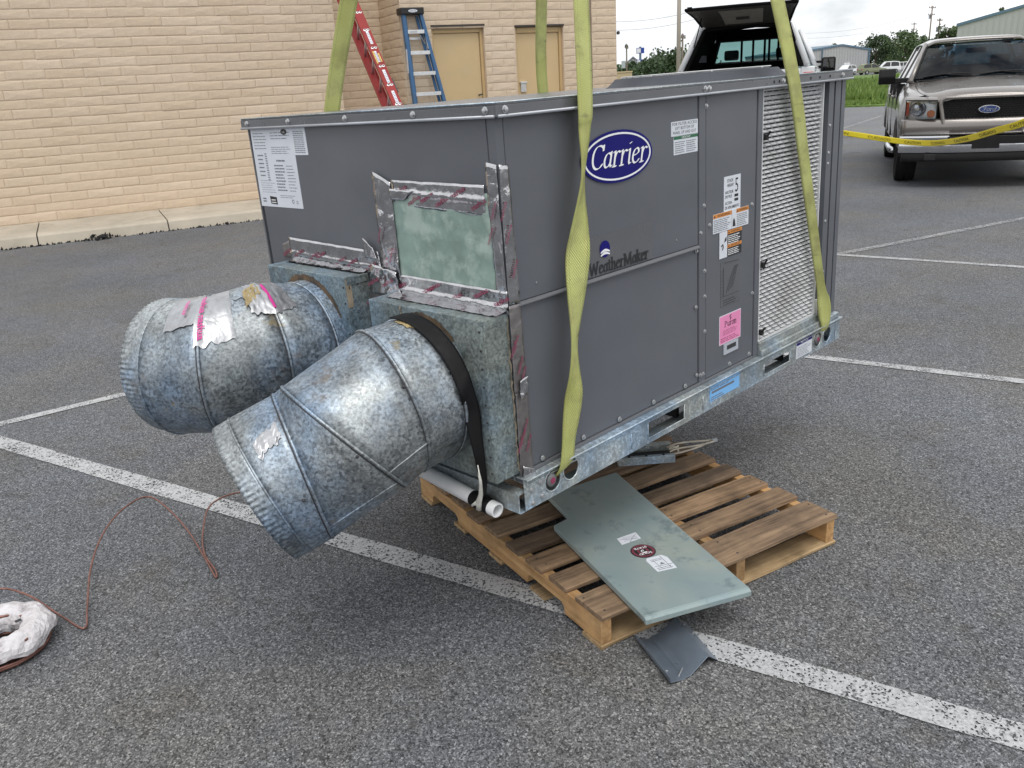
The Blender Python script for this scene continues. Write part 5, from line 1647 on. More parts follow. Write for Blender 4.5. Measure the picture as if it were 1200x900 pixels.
for x in (-0.07, 0.0, 0.07): mb.lathe([(0, 0.0345), (0.005, 0.0345), (0.005, 0.032)], 8, Matrix.Translation((x, -0.041, 0)))
mb.build('bracket_hole', 'dark_gap', BR)
for k, (w1, w2, w3, w4) in enumerate((((0.10, 0.03, 0.03), (0.15, 0.045, 0.05), (0.21, 0.03, 0.045), (0.285, 0.028, 0.05)), ((0.10, 0.0, 0.02), (0.14, 0.02, 0.04), (0.2, -0.01, 0.035), (0.29, 0.015, 0.05)), ((0.10, -0.02, 0.02), (0.16, -0.022, 0.03), (0.22, 0.0, 0.03), (0.27, 0.02, 0.045)), ((0.105, 0.01, 0.03), (0.125, 0.04, 0.05), (0.15, 0.0, 0.03), (0.135, -0.01, 0.02)), ((0.11, 0.02, 0.025), (0.13, -0.01, 0.05), (0.16, 0.03, 0.04), (0.14, 0.04, 0.02)))):
    pth = [tuple(sum(c * v[i] for c, v in zip(((1 - t) ** 3, 3 * t * (1 - t) ** 2, 3 * t * t * (1 - t), t ** 3), (w1, w2, w3, w4))) for i in range(3)) for t in [j / 12 for j in range(13)]]
    mb = MB(); mb.tube(pth, 0.0038, 6); mb.build('wire', 'wire_white', BR, smooth=True)
mb = MB(); mb.tube([(0.285, 0.022, 0.05), (0.305, 0.022, 0.052)], 0.008, 8); mb.build('connector', 'label_grey', BR)

# ------------------------------------------------------------------ bent steel bracket on the asphalt
BB = empty('bent_plate', (0.285, -0.325, 0.0), (0, 0, 0), 'bent dark steel plate lying on the asphalt in front of the pallet corner', 'plate')
A_, B_, C_, D_ = Vector((0.222, -0.208, 0.028)), Vector((0.395, -0.270, 0.030)), Vector((0.315, -0.430, 0.020)), Vector((0.133, -0.392, 0.022))
bo = Vector(BB.location)
def bp(u, v):
    top = A_.lerp(B_, u); bot = D_.lerp(C_, u)
    p = top.lerp(bot, v) - bo
    return p
prof = [(0.0, 0.018), (0.02, 0.0), (0.27, -0.018), (0.30, -0.010), (0.42, -0.012), (0.78, 0.022), (0.82, 0.018), (1.0, -0.012)]
mb = MB()
rows_ = []
for v in (0.0, 0.25, 0.5, 0.75, 1.0):
    rows_.append([(lambda p, h: (p.x, p.y, max(0.0015, p.z + h - 0.008)))(bp(u, v), h) for u, h in prof])
n = len(prof)
mb.add([p for r in rows_ for p in r], [(j * n + i, j * n + i + 1, (j + 1) * n + i + 1, (j + 1) * n + i) for j in range(4) for i in range(n - 1)])
mb.build('sheet', 'bracket_galvanized', BB, solid=0.0022, bevel=0.0008)
mb = MB()
for (u, v) in ((0.86, 0.15), (0.88, 0.4), (0.93, 0.72), (0.03, 0.05), (0.04, 0.85)):
    p = bp(u, v); mb.lathe([(0.004, 0.0), (0.0035, 0.004), (0, 0.005)], 6, Matrix.Translation((p.x, p.y, p.z + 0.004)))
mb.build('screw_tip', 'screw_steel', BB)
mb = MB(); p, q = bp(0.22, 0.93), bp(0.36, 0.84); mb.tube([p + Vector((0, 0, -0.014)), q + Vector((0, 0, -0.012))], 0.0025, 5); mb.build('scratch_burr', 'screw_steel', BB)

# ------------------------------------------------------------------ coil of copper tube with its loose end
CO = empty('copper_coil', (-1.075, 1.275, 0), (0, 0, 0), 'coil of thin copper tube in torn clear plastic, its loose end trailing over the asphalt', 'tube coil')
co = Vector(CO.location)
R0 = 0.104
mb = MB()
pth = []
for k in range(20 * 34 + 1):
    t = k / 20
    lay = t / 34
    rr = 0.076 + 0.060 * (0.5 + 0.5 * sin(t * 2.1)) + 0.002 * sin(t * 9)
    zz = 0.007 + 0.066 * (0.5 + 0.5 * sin(t * 0.83 + 1))
    pth.append((rr * cos(2 * pi * t), rr * sin(2 * pi * t), zz))
mb.tube(pth, 0.0052, 6); mb.build('coiled_tube', 'copper_tube', CO, smooth=True)
mb = MB()
def wrapf(u, v):
    a = 2 * pi * u
    b = radians(-8 + 40 * noise.noise(Vector((cos(a) * 2, sin(a) * 2, 9)))) * (1 - v) + radians(215) * v
    q = Vector((cos(a) * 3.2, sin(a) * 3.2, b))
    rr = 0.038 + 0.010 * noise.noise(q * 1.2) + 0.006 * abs(noise.noise(q * 3.1)) + 0.003 * abs(noise.noise(q * 7))
    return ((R0 + 0.003 + (rr + 0.008) * cos(b)) * cos(a), (R0 + 0.003 + (rr + 0.008) * cos(b)) * sin(a), max(0.001, 0.046 + 1.0 * rr * sin(b) + 0.006 * sin(b)))
mb.grid(wrapf, 46, 11); mb.build('plastic_wrapper', 'plastic_wrap', CO)
lead = [(-1.17, 1.44, 0.085), (-1.03, 1.48, 0.105), (-0.955, 1.40, 0.085), (-0.90, 1.27, 0.03), (-0.865, 1.175, 0.008), (-0.82, 1.27, 0.02), (-0.73, 1.47, 0.05), (-0.62, 1.64, 0.075), (-0.49, 1.77, 0.085), (-0.37, 1.83, 0.07), (-0.345, 1.70, 0.045), (-0.36, 1.49, 0.02), (-0.41, 1.24, 0.007), (-0.435, 1.13, 0.006), (-0.415, 1.17, 0.007), (-0.385, 1.32, 0.012), (-0.31, 1.47, 0.03), (-0.21, 1.60, 0.045), (-0.08, 1.62, 0.04), (0.04, 1.53, 0.02)]
def smooth_path(P, res=8):
    P = [Vector(p) for p in P]; r = []
    for i in range(len(P) - 1):
        a, b, c, d = P[max(i - 1, 0)], P[i], P[i + 1], P[min(i + 2, len(P) - 1)]
        for k in range(res):
            t = k / res
            r.append(0.5 * ((2 * b) + (c - a) * t + (2 * a - 5 * b + 4 * c - d) * t * t + (3 * b - a - 3 * c + d) * t ** 3))
    return r + [P[-1]]
mb = MB(); mb.tube([p - co for p in smooth_path(lead)], 0.0036, 7); mb.build('loose_tube', 'copper_tube', CO, smooth=True)
mb = MB(); mb.box(-0.012, 0.006, -0.012, 0.002, 0.082, 0.084); o = mb.build('tag', 'print_black', CO); o.location = (0.06, 0.0, -0.006)

# ------------------------------------------------------------------ ladders
def ladder_red():
    e = empty('extension_ladder', (4.86, 6.55, 0.0), (0, 0, 0), 'red fibreglass extension ladder leaning across the tan brick wall', 'ladder')
    base = Vector((4.48, 5.65, 0.0)) ; o = Vector(e.location)
    # both rails pass through measured points; built from foot to top
    p_lo, p_hi = Vector((4.815, 6.60, 1.45)), Vector((5.215, 7.82, 2.70))
    d = (p_hi - p_lo).normalized()
    foot = p_lo - d * (p_lo.z / d.z)
    top = foot + d * (6.2 / d.z)
    view = Vector((CAM_POS.x - p_lo.x, CAM_POS.y - p_lo.y, 0)).normalized()
    side = d.cross(Vector((0, 0, 1))).normalized()
    rung = (-view * 0.95 - Vector((-view.y, view.x, 0)) * 0.26).normalized()     # from the near rail back to the far rail
    rung = (rung - d * rung.dot(d)).normalized()
    face = d.cross(rung).normalized()
    L_ = (top - foot).length
    M = Matrix((rung, face, d)).transposed().to_4x4(); M.translation = foot - o
    for x, s in ((0.0, 1), (0.40, -1)):
        mb = MB()
        mb.prism([(x, -0.056), (x + s * 0.040, -0.056), (x + s * 0.040, -0.048), (x + s * 0.006, -0.048), (x + s * 0.006, 0.048), (x + s * 0.040, 0.048), (x + s * 0.040, 0.056), (x, 0.056)], 0.05, L_, lambda u, v, q: M @ Vector((u, v, q)))
        r = mb.build('rail', 'fibreglass_red', e, bevel=0.003)
        fb = MB(); fb.box(x - 0.008 if s > 0 else x - 0.03, x + 0.03 if s > 0 else x + 0.008, -0.05, 0.05, 0.0, 0.08, M); fb.build('foot_pad', 'ladder_black', r)
        if s > 0:
            for k in range(int(L_ / 0.305)):
                z = 0.25 + k * 0.305
                mb = MB(); mb.lathe([(0.0, 0.004), (0.012, 0.004), (0.018, 0.0025), (0.019, 0.0)], 12, M @ Matrix.Translation((0, 0.012, z)) @ Matrix.Rotation(radians(-90), 4, 'Y')); mb.lathe([(0.0, 0.004), (0.012, 0.004), (0.018, 0.0025), (0.019, 0.0)], 12, M @ Matrix.Translation((0, -0.026, z)) @ Matrix.Rotation(radians(-90), 4, 'Y'))
                rp = mb.build('rung_plate', 'aluminium', r)
                mb = MB(); mb.lathe([(0.0, 0.0048), (0.010, 0.0046)], 10, M @ Matrix.Translation((0, 0.012, z)) @ Matrix.Rotation(radians(-90), 4, 'Y')); mb.lathe([(0.0, 0.0048), (0.010, 0.0046)], 10, M @ Matrix.Translation((0, -0.026, z)) @ Matrix.Rotation(radians(-90), 4, 'Y')); mb.build('rung_bore', 'dark_gap', r)
            zz = p_lo.z / d.z
            for (a, b, c, m, y0, y1) in ((zz + 0.02, zz + 0.21, 0, 'label_white', -0.022, 0.012), (zz + 0.34, zz + 0.55, 0, 'label_white', -0.022, 0.012), (zz + 0.68, zz + 0.86, 0, 'label_white', -0.012, 0.014), (zz + 0.66, zz + 0.86, 0, 'sticker_yellow', 0.018, 0.034), (zz + 0.68, zz + 0.82, 0, 'sticker_yellow', -0.036, -0.020), (zz + 0.98, zz + 1.2, 0, 'label_white', -0.02, 0.012)):
                mb = MB(); mb.box(-0.0016, -0.0002, y0, y1, a, b, M); st = mb.build('sticker', m, r)
                mb = MB()
                for q in range(7):
                    h = a + 0.015 + q * (b - a - 0.03) / 7
                    mb.box(-0.0022, -0.0017, y0 + 0.004, y1 - 0.004 - random.random() * 0.006, h, h + 0.008, M)
                mb.build('sticker_print', 'logo_blue' if (m == 'label_white' and abs(y0 + 0.012) < 0.001) else 'print_soft', st)
    for k in range(int(L_ / 0.305)):
        z = 0.25 + k * 0.305
        mb = MB(); mb.tube([M @ Vector((0.002, -0.006, z)), M @ Vector((0.398, -0.006, z))], 0.016, 8); mb.build('rung', 'aluminium', e, smooth=True)
    mb = MB()
    z = zz + 0.30
    mb.box(0.01, 0.03, -0.075, -0.02, z - 0.1, z + 0.12, M); mb.build('rung_lock', 'screw_dark', e, bevel=0.004)
    return e
ladder_red()

def ladder_blue():
    # leaning folded against the wall left of the first door
    e = empty('step_ladder', (3.4, 11.15, 0), (0, 0, radians(-18.5)), 'blue fibreglass step ladder standing folded against the brick wall beside a door', 'ladder')
    zt, zb = 2.78, 0.15
    def cx(z, s):
        t = (z - zb) / (zt - zb)
        lo = (4.36, 5.065)[s]; hi = (4.325, 4.60)[s]
        return lo * (1 - t) + hi * t
    y_at = lambda z: -0.36 + 0.26 * (z - zb) / (zt - zb)
    for s in (0, 1):
        mb = MB()
        rings = []
        for z in (zb + 0.04, 1.0, 2.0, zt - 0.06):
            x, y = cx(z, s), y_at(z)
            w_ = 0.028
            rings.append([(x - w_, y - 0.045, z), (x + w_, y - 0.045, z), (x + w_, y + 0.035, z), (x - w_, y + 0.035, z)])
        mb.loft(rings); r = mb.build('front_rail', 'fibreglass_blue', e, bevel=0.006)
        mb = MB(); x, y = cx(zb, s), y_at(zb); mb.box(x - 0.04, x + 0.04, y - 0.06, y + 0.05, zb - 0.001, zb + 0.06); mb.build('foot_pad', 'ladder_black', r, bevel=0.006)
        if s == 0:
            mb = MB(); x, y = cx(2.0, 0), y_at(2.0); mb.box(x - 0.032 - 0.001, x - 0.03, y - 0.03, y + 0.02, 1.85, 2.2); mb.build('sticker', 'label_white', r)
        mb = MB()
        rings = []
        for z in (zb + 0.04, 1.2, zt - 0.1):
            x, y = cx(z, s) + (0.05 if s == 0 else -0.05), y_at(z) + 0.06
            rings.append([(x - 0.02, y - 0.02, z), (x + 0.02, y - 0.02, z), (x + 0.02, y + 0.02, z), (x - 0.02, y + 0.02, z)])
        mb.loft(rings); mb.build('rear_rail', 'fibreglass_blue', e, bevel=0.004)
    for k in range(8):
        z = 2.45 - k * 0.308
        mb = MB(); mb.box(cx(z, 0) + 0.028, cx(z, 1) - 0.028, y_at(z) - 0.05, y_at(z) + 0.04, z - 0.028, z + 0.028); st = mb.build('step', 'aluminium', e, bevel=0.004)
        if k == 0:
            mb = MB(); text_into(mb, 'DANGER', lambda u, v, q: (u, y_at(z) - 0.0515 - q, v), cx(z, 0) + 0.06, cx(z, 0) + 0.18, z - 0.012, 0.022); mb.build('step_print', 'print_soft', st)
    for z in (2.36,):
        mb = MB(); mb.box(cx(z, 0) + 0.07, cx(z, 1) - 0.07, y_at(z) + 0.07, y_at(z) + 0.10, z - 0.018, z + 0.018); mb.build('cross_bar', 'aluminium', e)
    mb = MB(); mb.tube([(cx(2.42, 1) - 0.02, y_at(2.42) - 0.03, 2.42), (cx(2.2, 1) - 0.03, y_at(2.2) - 0.03, 2.2)], 0.008, 6); mb.tube([(cx(2.42, 1) - 0.1, y_at(2.42) - 0.02, 2.40), (cx(2.25, 1) - 0.02, y_at(2.25) + 0.06, 2.25)], 0.008, 6); mb.build('spreader', 'aluminium', e)
    mb = MB(); mb.box(4.27, 4.655, y_at(zt) - 0.085, y_at(zt) + 0.13, zt - 0.08, zt + 0.02); cap = mb.build('top_cap', 'ladder_black', e, bevel=0.015)
    mb = MB(); mb.prism(ell(4.465, zt - 0.03, 0.075, 0.022, 24), 0, 0.003, lambda u, v, q: (u, y_at(zt) - 0.0855 - q, v)); em = mb.build('oval_badge', 'label_white', cap)
    mb = MB(); nm_ = 'WERNER'; text_into(mb, nm_, lambda u, v, q: (u, y_at(zt) - 0.0895 - q, v), 4.41, 4.52, zt - 0.04, 0.02); mb.build('badge_print', 'print_soft', em)
    return e
ladder_blue()

# ------------------------------------------------------------------ caution tape
TP = [(9.86, 5.12, 1.02), (8.8, 4.4, 0.98), (7.7, 3.45, 0.985), (7.2, 2.95, 1.0), (7.03, 2.57, 0.985), (7.03, 2.07, 0.915), (6.84, 1.66, 0.885), (6.49, 1.28, 0.905), (6.02, 0.89, 0.975), (5.63, 0.57, 1.065), (5.33, 0.30, 1.145), (4.89, -0.08, 1.32), (4.3, -0.55, 1.50)]
tpv = [Vector(p) for p in TP]
hw = []
for i, p in enumerate(tpv):
    t = i / (len(tpv) - 1)
    roll = radians(18 + 14 * sin(i * 0.9))
    dd = (tpv[min(i + 1, len(tpv) - 1)] - tpv[max(i - 1, 0)]).normalized()
    s = dd.cross(Vector((0, 0, 1))).normalized(); u = s.cross(dd).normalized()
    hw.append((u * cos(roll) + s * sin(roll)) * 0.026)
o0 = tpv[0]
TAPE = ribbon('caution_tape', [(p - o0, h) for p, h in zip(tpv, hw)], 'tape_yellow', 0.0004)
TAPE.location = o0
tag(TAPE, 'yellow caution tape strung across in front of the tan pickup', 'tape')
mb = MB()
cum = [0.0]
sp = smooth_path(TP, 12); 
for a, b in zip(sp[:-1], sp[1:]): cum.append(cum[-1] + (b - a).length)
def along(s):
    for i in range(len(cum) - 1):
        if cum[i + 1] >= s:
            t = (s - cum[i]) / (cum[i + 1] - cum[i]); p = sp[i].lerp(sp[i + 1], t)
            k = (i + t) / 12; j = min(int(k), len(hw) - 2); h = Vector(hw[j]).lerp(Vector(hw[j + 1]), k - j)
            return p, h, (sp[i + 1] - sp[i]).normalized()
    return sp[-1], Vector(hw[-1]), Vector((1, 0, 0))
s = 0.12
word = 0
while s < cum[-1] - 0.6:
    wd = ('CAUTION', 'CUIDADO')[word % 2]
    def tf(u, v, q):
        p, h, dd = along(max(0, s + u)); nn = dd.cross(h).normalized()
        side = 1 if nn.dot(CAM_POS - p) > 0 else -1
        return p - o0 + h * (v / 0.026) + nn * side * 0.0016
    text_into(mb, wd, tf, 0.0, 0.27, -0.012, 0.023, bold=0.004)
    s += 0.47; word += 1
mb.build('lettering', 'print_black', TAPE)

# ------------------------------------------------------------------ tan pickup facing the camera
def wheel(parent, x, y, z, r, wd, side, rim='rim_alloy'):
    """tyre with tread blocks, rim as its child; side = +1 outer face to +y"""
    M = Matrix.Translation((x, y, z)) @ Matrix.Rotation(radians(-90 * side), 4, 'X')
    mb = MB()
    mb.lathe([(r * 0.60, -wd * 0.42), (r * 0.80, -wd * 0.5), (r * 0.94, -wd * 0.48), (r * 0.985, -wd * 0.36), (r, -wd * 0.2), (r, -wd * 0.06), (r * 0.985, -wd * 0.05), (r * 0.985, wd * 0.05), (r, wd * 0.06), (r, wd * 0.2), (r * 0.985, wd * 0.36), (r * 0.94, wd * 0.48), (r * 0.80, wd * 0.5), (r * 0.62, wd * 0.42), (r * 0.60, wd * 0.36)], 40, M)
    nb = 46
    for k in range(nb):
        t = 2 * pi * k / nb
        for (a, b) in ((-0.44, -0.22), (-0.20, -0.07), (0.07, 0.20), (0.22, 0.44)):
            sh = 0.02 * (1 if a < 0 else -1)
            Mb = M @ Matrix.Rotation(t + sh, 4, 'Z')
            rr = r * (0.965 if abs(a + b) > 0.5 else 0.99)
            mb.box(rr, r * 1.012 - (0.012 if abs(a + b) > 0.5 else 0), -0.016, 0.016, a * wd, b * wd, Mb)
    o = mb.build('wheel', 'tyre', parent, auto=35)
    mb = MB()
    mb.lathe([(r * 0.60, wd * 0.36), (r * 0.55, wd * 0.20), (r * 0.2, wd * 0.24), (r * 0.16, wd * 0.34), (0, wd * 0.34)], 30, M)
    for k in range(5):
        Mb = M @ Matrix.Rotation(2 * pi * k / 5, 4, 'Z'); mb.box(r * 0.12, r * 0.58, -r * 0.09, r * 0.09, wd * 0.22, wd * 0.36, Mb)
    mb.build('rim', rim, o, bevel=0.006)
    return o

def pickup():
    e = empty('pickup_truck', (11.50, 2.50, 0.0), (0, 0, radians(204.3)), 'tan pickup truck parked facing the camera behind the yellow tape', 'pickup')
    def arch(x):
        z = 0.47
        for cx in (0.0, -3.53):
            d = abs(x - cx)
            if d < 0.47: z = max(z, 0.37 + sqrt(0.47 ** 2 - d * d) - 0.0)
        return z
    def ztop(x):
        if x > -0.35: return 1.125 + (0.90 - x) / 1.25 * 0.150 if x < 0.90 else 1.125 - (x - 0.90) * 0.5
        return 1.30 + 0.0 * x
    def ymax(x):
        y = 1.0
        if x > 0.35: y -= 0.13 * ((x - 0.35) / 0.6) ** 2
        if x < -4.2: y -= 0.03
        return y
    xs = [0.765, 0.70, 0.62, 0.54] + [0.47 * cos(pi * k / 14) for k in range(15)] + [-0.6, -0.9, -1.3, -1.8, -2.3, -2.7, -2.95] + [-3.53 + 0.47 * cos(pi * k / 14) for k in range(15)] + [-4.2, -4.5, -4.72]
    for s in (1, -1):
        mb = MB()
        rows = []
        for x in xs:
            z0, z1 = arch(x), ztop(x)
            ym = ymax(x)
            rw = [(x, s * (ym - 0.05), z0 - 0.01), (x, s * (ym - 0.012), z0 + 0.012)]
            fl = 0.018 if min(abs(x), abs(x + 3.53)) < 0.62 else 0.0
            for t in (0.06, 0.25, 0.5, 0.72, 0.86, 0.94):
                z = z0 + (z1 - z0) * t
                yy = ym - 0.035 * (abs(t - 0.45) / 0.55) ** 2.5 - 0.05 * max(0, t - 0.7) / 0.3 + fl * max(0, 1 - t * 1.6)
                rw.append((x, s * yy, z))
            rw += [(x, s * (ym - 0.125), z1 + 0.005), (x, s * (ym - 0.20), z1 + 0.022)]
            rows.append(rw)
        n = len(rows[0])
        mb.add([p for r in rows for p in r], [(k * n + i, k * n + i + 1, (k + 1) * n + i + 1, (k + 1) * n + i) for k in range(len(rows) - 1) for i in range(n - 1)])
        sd = mb.build('side_body', 'truck_paint', e, smooth=True)
        gp = MB()
        for x in (-0.62, -1.72, -2.78):
            gp.box(x - 0.004, x + 0.004, s * 0.9 if s > 0 else s * 1.002, s * 1.002 if s > 0 else s * 0.9, 0.5, 1.29)
        gp.build('door_gap', 'dark_gap', sd)
        hb = MB()
        for x in (-1.52, -2.58): hb.box(x - 0.09, x + 0.09, min(s * 0.985, s * 1.03), max(s * 0.985, s * 1.03), 1.07, 1.11)
        hb.build('door_handle', 'truck_paint', sd, bevel=0.012)
    # hood with a raised centre
    mb = MB()
    def hood(u, v):
        x = 0.915 - u * 1.27
        hw = (ymax(x) - 0.205)
        y = (2 * v - 1) * hw
        a = abs(2 * v - 1)
        z = ztop(x) + 0.024 + 0.035 * (1 - a * a) + 0.022 * (1 / (1 + math.exp((a - 0.66) * 26)))
        if u < 0.16: z -= 0.075 * ((0.16 - u) / 0.16) ** 2
        return (x + 0.045 * (1 - a * a) * (1 - u), y, z)
    mb.grid(hood, 22, 28); mb.build('hood', 'truck_paint', e, smooth=True, solid=0.004)
    mb = MB()
    for s in (1, -1): mb.tube([(0.88 - 1.2 * k / 10, s * (ymax(0.88 - 1.2 * k / 10) - 0.203), ztop(0.88 - 1.2 * k / 10) + 0.021) for k in range(11)], 0.0045, 5)
    mb.build('hood_gap', 'dark_gap', e)
    # front: body-coloured band under the lamps, grille surround
    def xf(y): return 0.945 - 0.10 * abs(y / 0.95) ** 2.4
    mb = MB()
    mb.grid(lambda u, v: (xf((2 * u - 1) * 0.955) + 0.045 * sin(pi * min(1, v * 1.0)) - 0.012, (2 * u - 1) * 0.955, 0.665 + v * 0.205), 36, 8)
    mb.build('front_valance', 'truck_paint', e, smooth=True, solid=0.01)
    for s in (1, -1):
        mb = MB(); mb.grid(lambda u, v: ((0.843 - 0.085 * u + (0.045 * sin(pi * v) - 0.012) * (1 - u)), s * (0.955 + 0.022 * sin(pi * 0.5 * u) + 0.012 * sin(pi * v) * u), 0.60 + 0.065 * (1 - u) * 1.0 + v * (0.270 - 0.065 * (1 - u))), 5, 8); mb.build('front_corner', 'truck_paint', e, smooth=True, solid=0.01)
    mb = MB(); mb.box(0.45, 0.70, -0.88, 0.88, 0.55, 1.06); mb.build('front_core', 'truck_dark_plastic', e)
    def rr_rect(hw, z0, z1, r, n=5, tpr=0.0):
        pts = []
        for cx, cz, a0 in ((hw - r, z1 - r, 0), (-hw + r, z1 - r, 90), (-hw + r + tpr, z0 + r, 180), (hw - r - tpr, z0 + r, 270)):
            pts += [(cx + r * cos(radians(a0 + 90 * k / n)), cz + r * sin(radians(a0 + 90 * k / n))) for k in range(n + 1)]
        return pts
    o1, o2, o3 = rr_rect(0.575, 0.755, 1.140, 0.075, tpr=0.05), rr_rect(0.535, 0.795, 1.108, 0.055, tpr=0.045), rr_rect(0.520, 0.807, 1.098, 0.05, tpr=0.042)
    mb = MB()
    mb.loft([[(xf(y) - 0.02, y, z) for y, z in o1], [(xf(y) + 0.032, y * 0.99, z) for y, z in o1], [(xf(y) + 0.030, y, z) for y, z in o2], [(xf(y) - 0.01, y, z) for y, z in o3]], True, False)
    mb.build('grille_surround', 'truck_paint', e, smooth=True)
    mb = MB(); mb.prism(o2, 0, 1, lambda u, v, q: (xf(u) - 0.02 - 0.03 * q, u, v)); gr = mb.build('grille', 'truck_dark_plastic', e)
    mb = MB()
    for r in range(12):
        z = 0.81 + r * 0.0258
        for k in range(26):
            y = -0.52 + (k + 0.5 * (r % 2)) * 0.041
            if abs(y) > 0.51: continue
            c = [(y + 0.0225 * cos(radians(60 * q + 30)), z + 0.0155 * sin(radians(60 * q + 30))) for q in range(7)]
            for (a, b), (c2, d) in zip(c[:3], c[1:4]):
                mb.tube([(xf(y) - 0.004, a, b), (xf(y) - 0.004, c2, d)], 0.0035, 4, False)
    m_ = mb.build('grille_mesh', 'truck_dark_plastic', gr); m_['kind'] = 'stuff'
    x0 = xf(0) + 0.0
    mb = MB(); mb.prism(ell(0, 0.972, 0.120, 0.049, 36), 0, 0.012, lambda u, v, q: (x0 + 0.022 + q, u, v)); em = mb.build('oval_emblem', 'chrome', e, bevel=0.004)
    mb = MB(); mb.prism(ell(0, 0.972, 0.107, 0.039, 36), 0, 0.003, lambda u, v, q: (x0 + 0.0345 + q, u, v)); mb.build('emblem_field', 'emblem_blue', em)
    mb = MB(); nib_text(mb, 'Ford', lambda u, v, q: (x0 + 0.0385 + q, u, v), -0.078, 0.080, 0.950, 0.030, nib=0.14, thin=0.07, slant=0.3, ang=20); mb.build('lettering', 'chrome', em)
    # head lamps
    for s in (1, -1):
        def L3(u, v, d=0.0):
            y = 0.590 + u * 0.355
            x = xf(y) + 0.028 - 0.115 * u ** 2.4
            zb_, zt_ = 0.868 + 0.0 * u, 1.098 + 0.012 * u
            return (x + d, s * y, zb_ + (zt_ - zb_) * v)
        mb = MB(); mb.grid(lambda u, v: L3(u, v, -0.07), 6, 4); lamp = mb.build('headlight', 'silver_lamp', e, smooth=True, solid=0.01)
        cb = MB()
        for (u, v, r) in ((0.60, 0.56, 0.088),):
            c = L3(u, v, -0.045)
            cb.lathe([(r, 0.035), (r * 0.92, 0.025), (r * 0.5, 0.0), (0, -0.008)], 24, Matrix.Translation(c) @ Vector((1, 0.15 * s, 0)).to_track_quat('Z', 'Y').to_matrix().to_4x4())
            cb.lathe([(0.018, 0.05), (0.02, 0.0)], 12, Matrix.Translation(c) @ Vector((1, 0.15 * s, 0)).to_track_quat('Z', 'Y').to_matrix().to_4x4(), True)
        cb.build('reflector', 'chrome', lamp, auto=40)
        rb = MB(); c = L3(0.60, 0.56, -0.012); rb.tube([(c[0] + 0.001, c[1] + 0.09 * cos(2 * pi * k / 24), c[2] + 0.086 * sin(2 * pi * k / 24)) for k in range(25)], 0.004, 5, False); rb.build('reflector_rim', 'screw_dark', lamp)
        ab = MB(); c = L3(0.17, 0.30, -0.02); ab.prism(ell(c[1], c[2], 0.048, 0.046, 20), 0, 0.02, lambda u, v, q: (c[0] - 0.02 + q, u, v)); ab.build('indicator', 'amber_lens', lamp, bevel=0.006)
        rb = MB(); rb.grid(lambda u, v: L3(0.89 + 0.10 * u, 0.2 + 0.7 * v, -0.012), 3, 3); rb.build('side_marker', 'red_lens', lamp)
        gb = MB(); gb.grid(lambda u, v: L3(u, v, 0.0), 10, 6); gb.build('lens', 'lamp_glass', lamp, smooth=True)
        bw = MB(); bw.grid(lambda u, v: (L3(u, 1.0)[0] - 0.11 * v, L3(u, 1.0)[1] - s * 0.012 * v * u, L3(u, 1.0)[2] + 0.008 + 0.034 * sin(pi * 0.5 * v)), 10, 5); bw.build('lamp_brow', 'truck_paint', lamp, smooth=True)
        fb = MB(); edge = [L3(0, k / 4, 0.001) for k in range(5)] + [L3(k / 8, 1, 0.001) for k in range(9)] + [L3(1, 1 - k / 4, 0.001) for k in range(5)] + [L3(1 - k / 8, 0, 0.001) for k in range(9)]
        fb.tube(edge, 0.006, 5); fb.build('lamp_gap', 'dark_gap', lamp)
    # bumper
    def xb(y): return 1.045 - 0.17 * abs(y / 1.0) ** 2.6
    for (y0, y1, z0, z1, mt, nm) in ((0.42, 0.99, 0.625, 0.668, 'chrome', 'bumper_top'), (-0.99, -0.42, 0.625, 0.668, 'chrome', 'bumper_top'), (-0.99, 0.99, 0.455, 0.625, 'chrome', 'bumper'), (-0.95, 0.95, 0.345, 0.452, 'truck_dark_plastic', 'air_dam')):
        mb = MB()
        k = 24
        hh = z1 - z0
        mb.loft([[(xb(y) - 0.12, y, z0), (xb(y) - 0.01, y, z0), (xb(y), y, z0 + hh * 0.15), (xb(y) + 0.004, y, z0 + hh * 0.5), (xb(y) - 0.004, y, z1 - hh * 0.1), (xb(y) - 0.03, y, z1), (xb(y) - 0.12, y, z1)] for y in [y0 + (y1 - y0) * q / k for q in range(k + 1)]])
        mb.build(nm, mt, e, smooth=False, auto=50)
    mb = MB(); mb.box(xb(0) - 0.02, xb(0) + 0.006, -0.44, 0.44, 0.552, 0.655); mb.build('bumper_pad', 'truck_dark_plastic', e, bevel=0.01)
    mb = MB(); mb.box(xb(0) + 0.006, xb(0) + 0.012, -0.155, 0.155, 0.50, 0.655); mb.build('plate_holder', 'truck_dark_plastic', e, bevel=0.004)
    for s in (1, -1):
        mb = MB(); mb.box(xb(0.6) - 0.02, xb(0.6) + 0.012, s * 0.62 - 0.07, s * 0.62 + 0.07, 0.36, 0.44); mb.build('fog_recess', 'dark_gap', e, bevel=0.01)
    # cabin: pillars, roof, glass
    ZB, ZR, XB, XT, XR = 1.345, 1.795, -0.36, -1.02, -2.90
    YB, YT = 0.835, 0.645
    def ws(u, v, d=0.0):
        a = 2 * u - 1
        x = XB + (XT - XB) * v + 0.11 * (1 - a * a) + 0.02 * sin(pi * v)
        return (x + d, a * (YB + (YT - YB) * v), ZB + (ZR - ZB) * v + 0.01 * (1 - a * a))
    mb = MB(); mb.grid(lambda u, v: ws(u * 0.965 + 0.0175, v * 0.97 + 0.01), 16, 8); mb.build('windshield', 'windshield_glass', e, smooth=True)
    mb = MB(); mb.grid(lambda u, v: ws(u * 0.97 + 0.015, 0.955 + v * 0.05, 0.002), 16, 2); mb.build('shade_band', 'truck_dark_plastic', e)
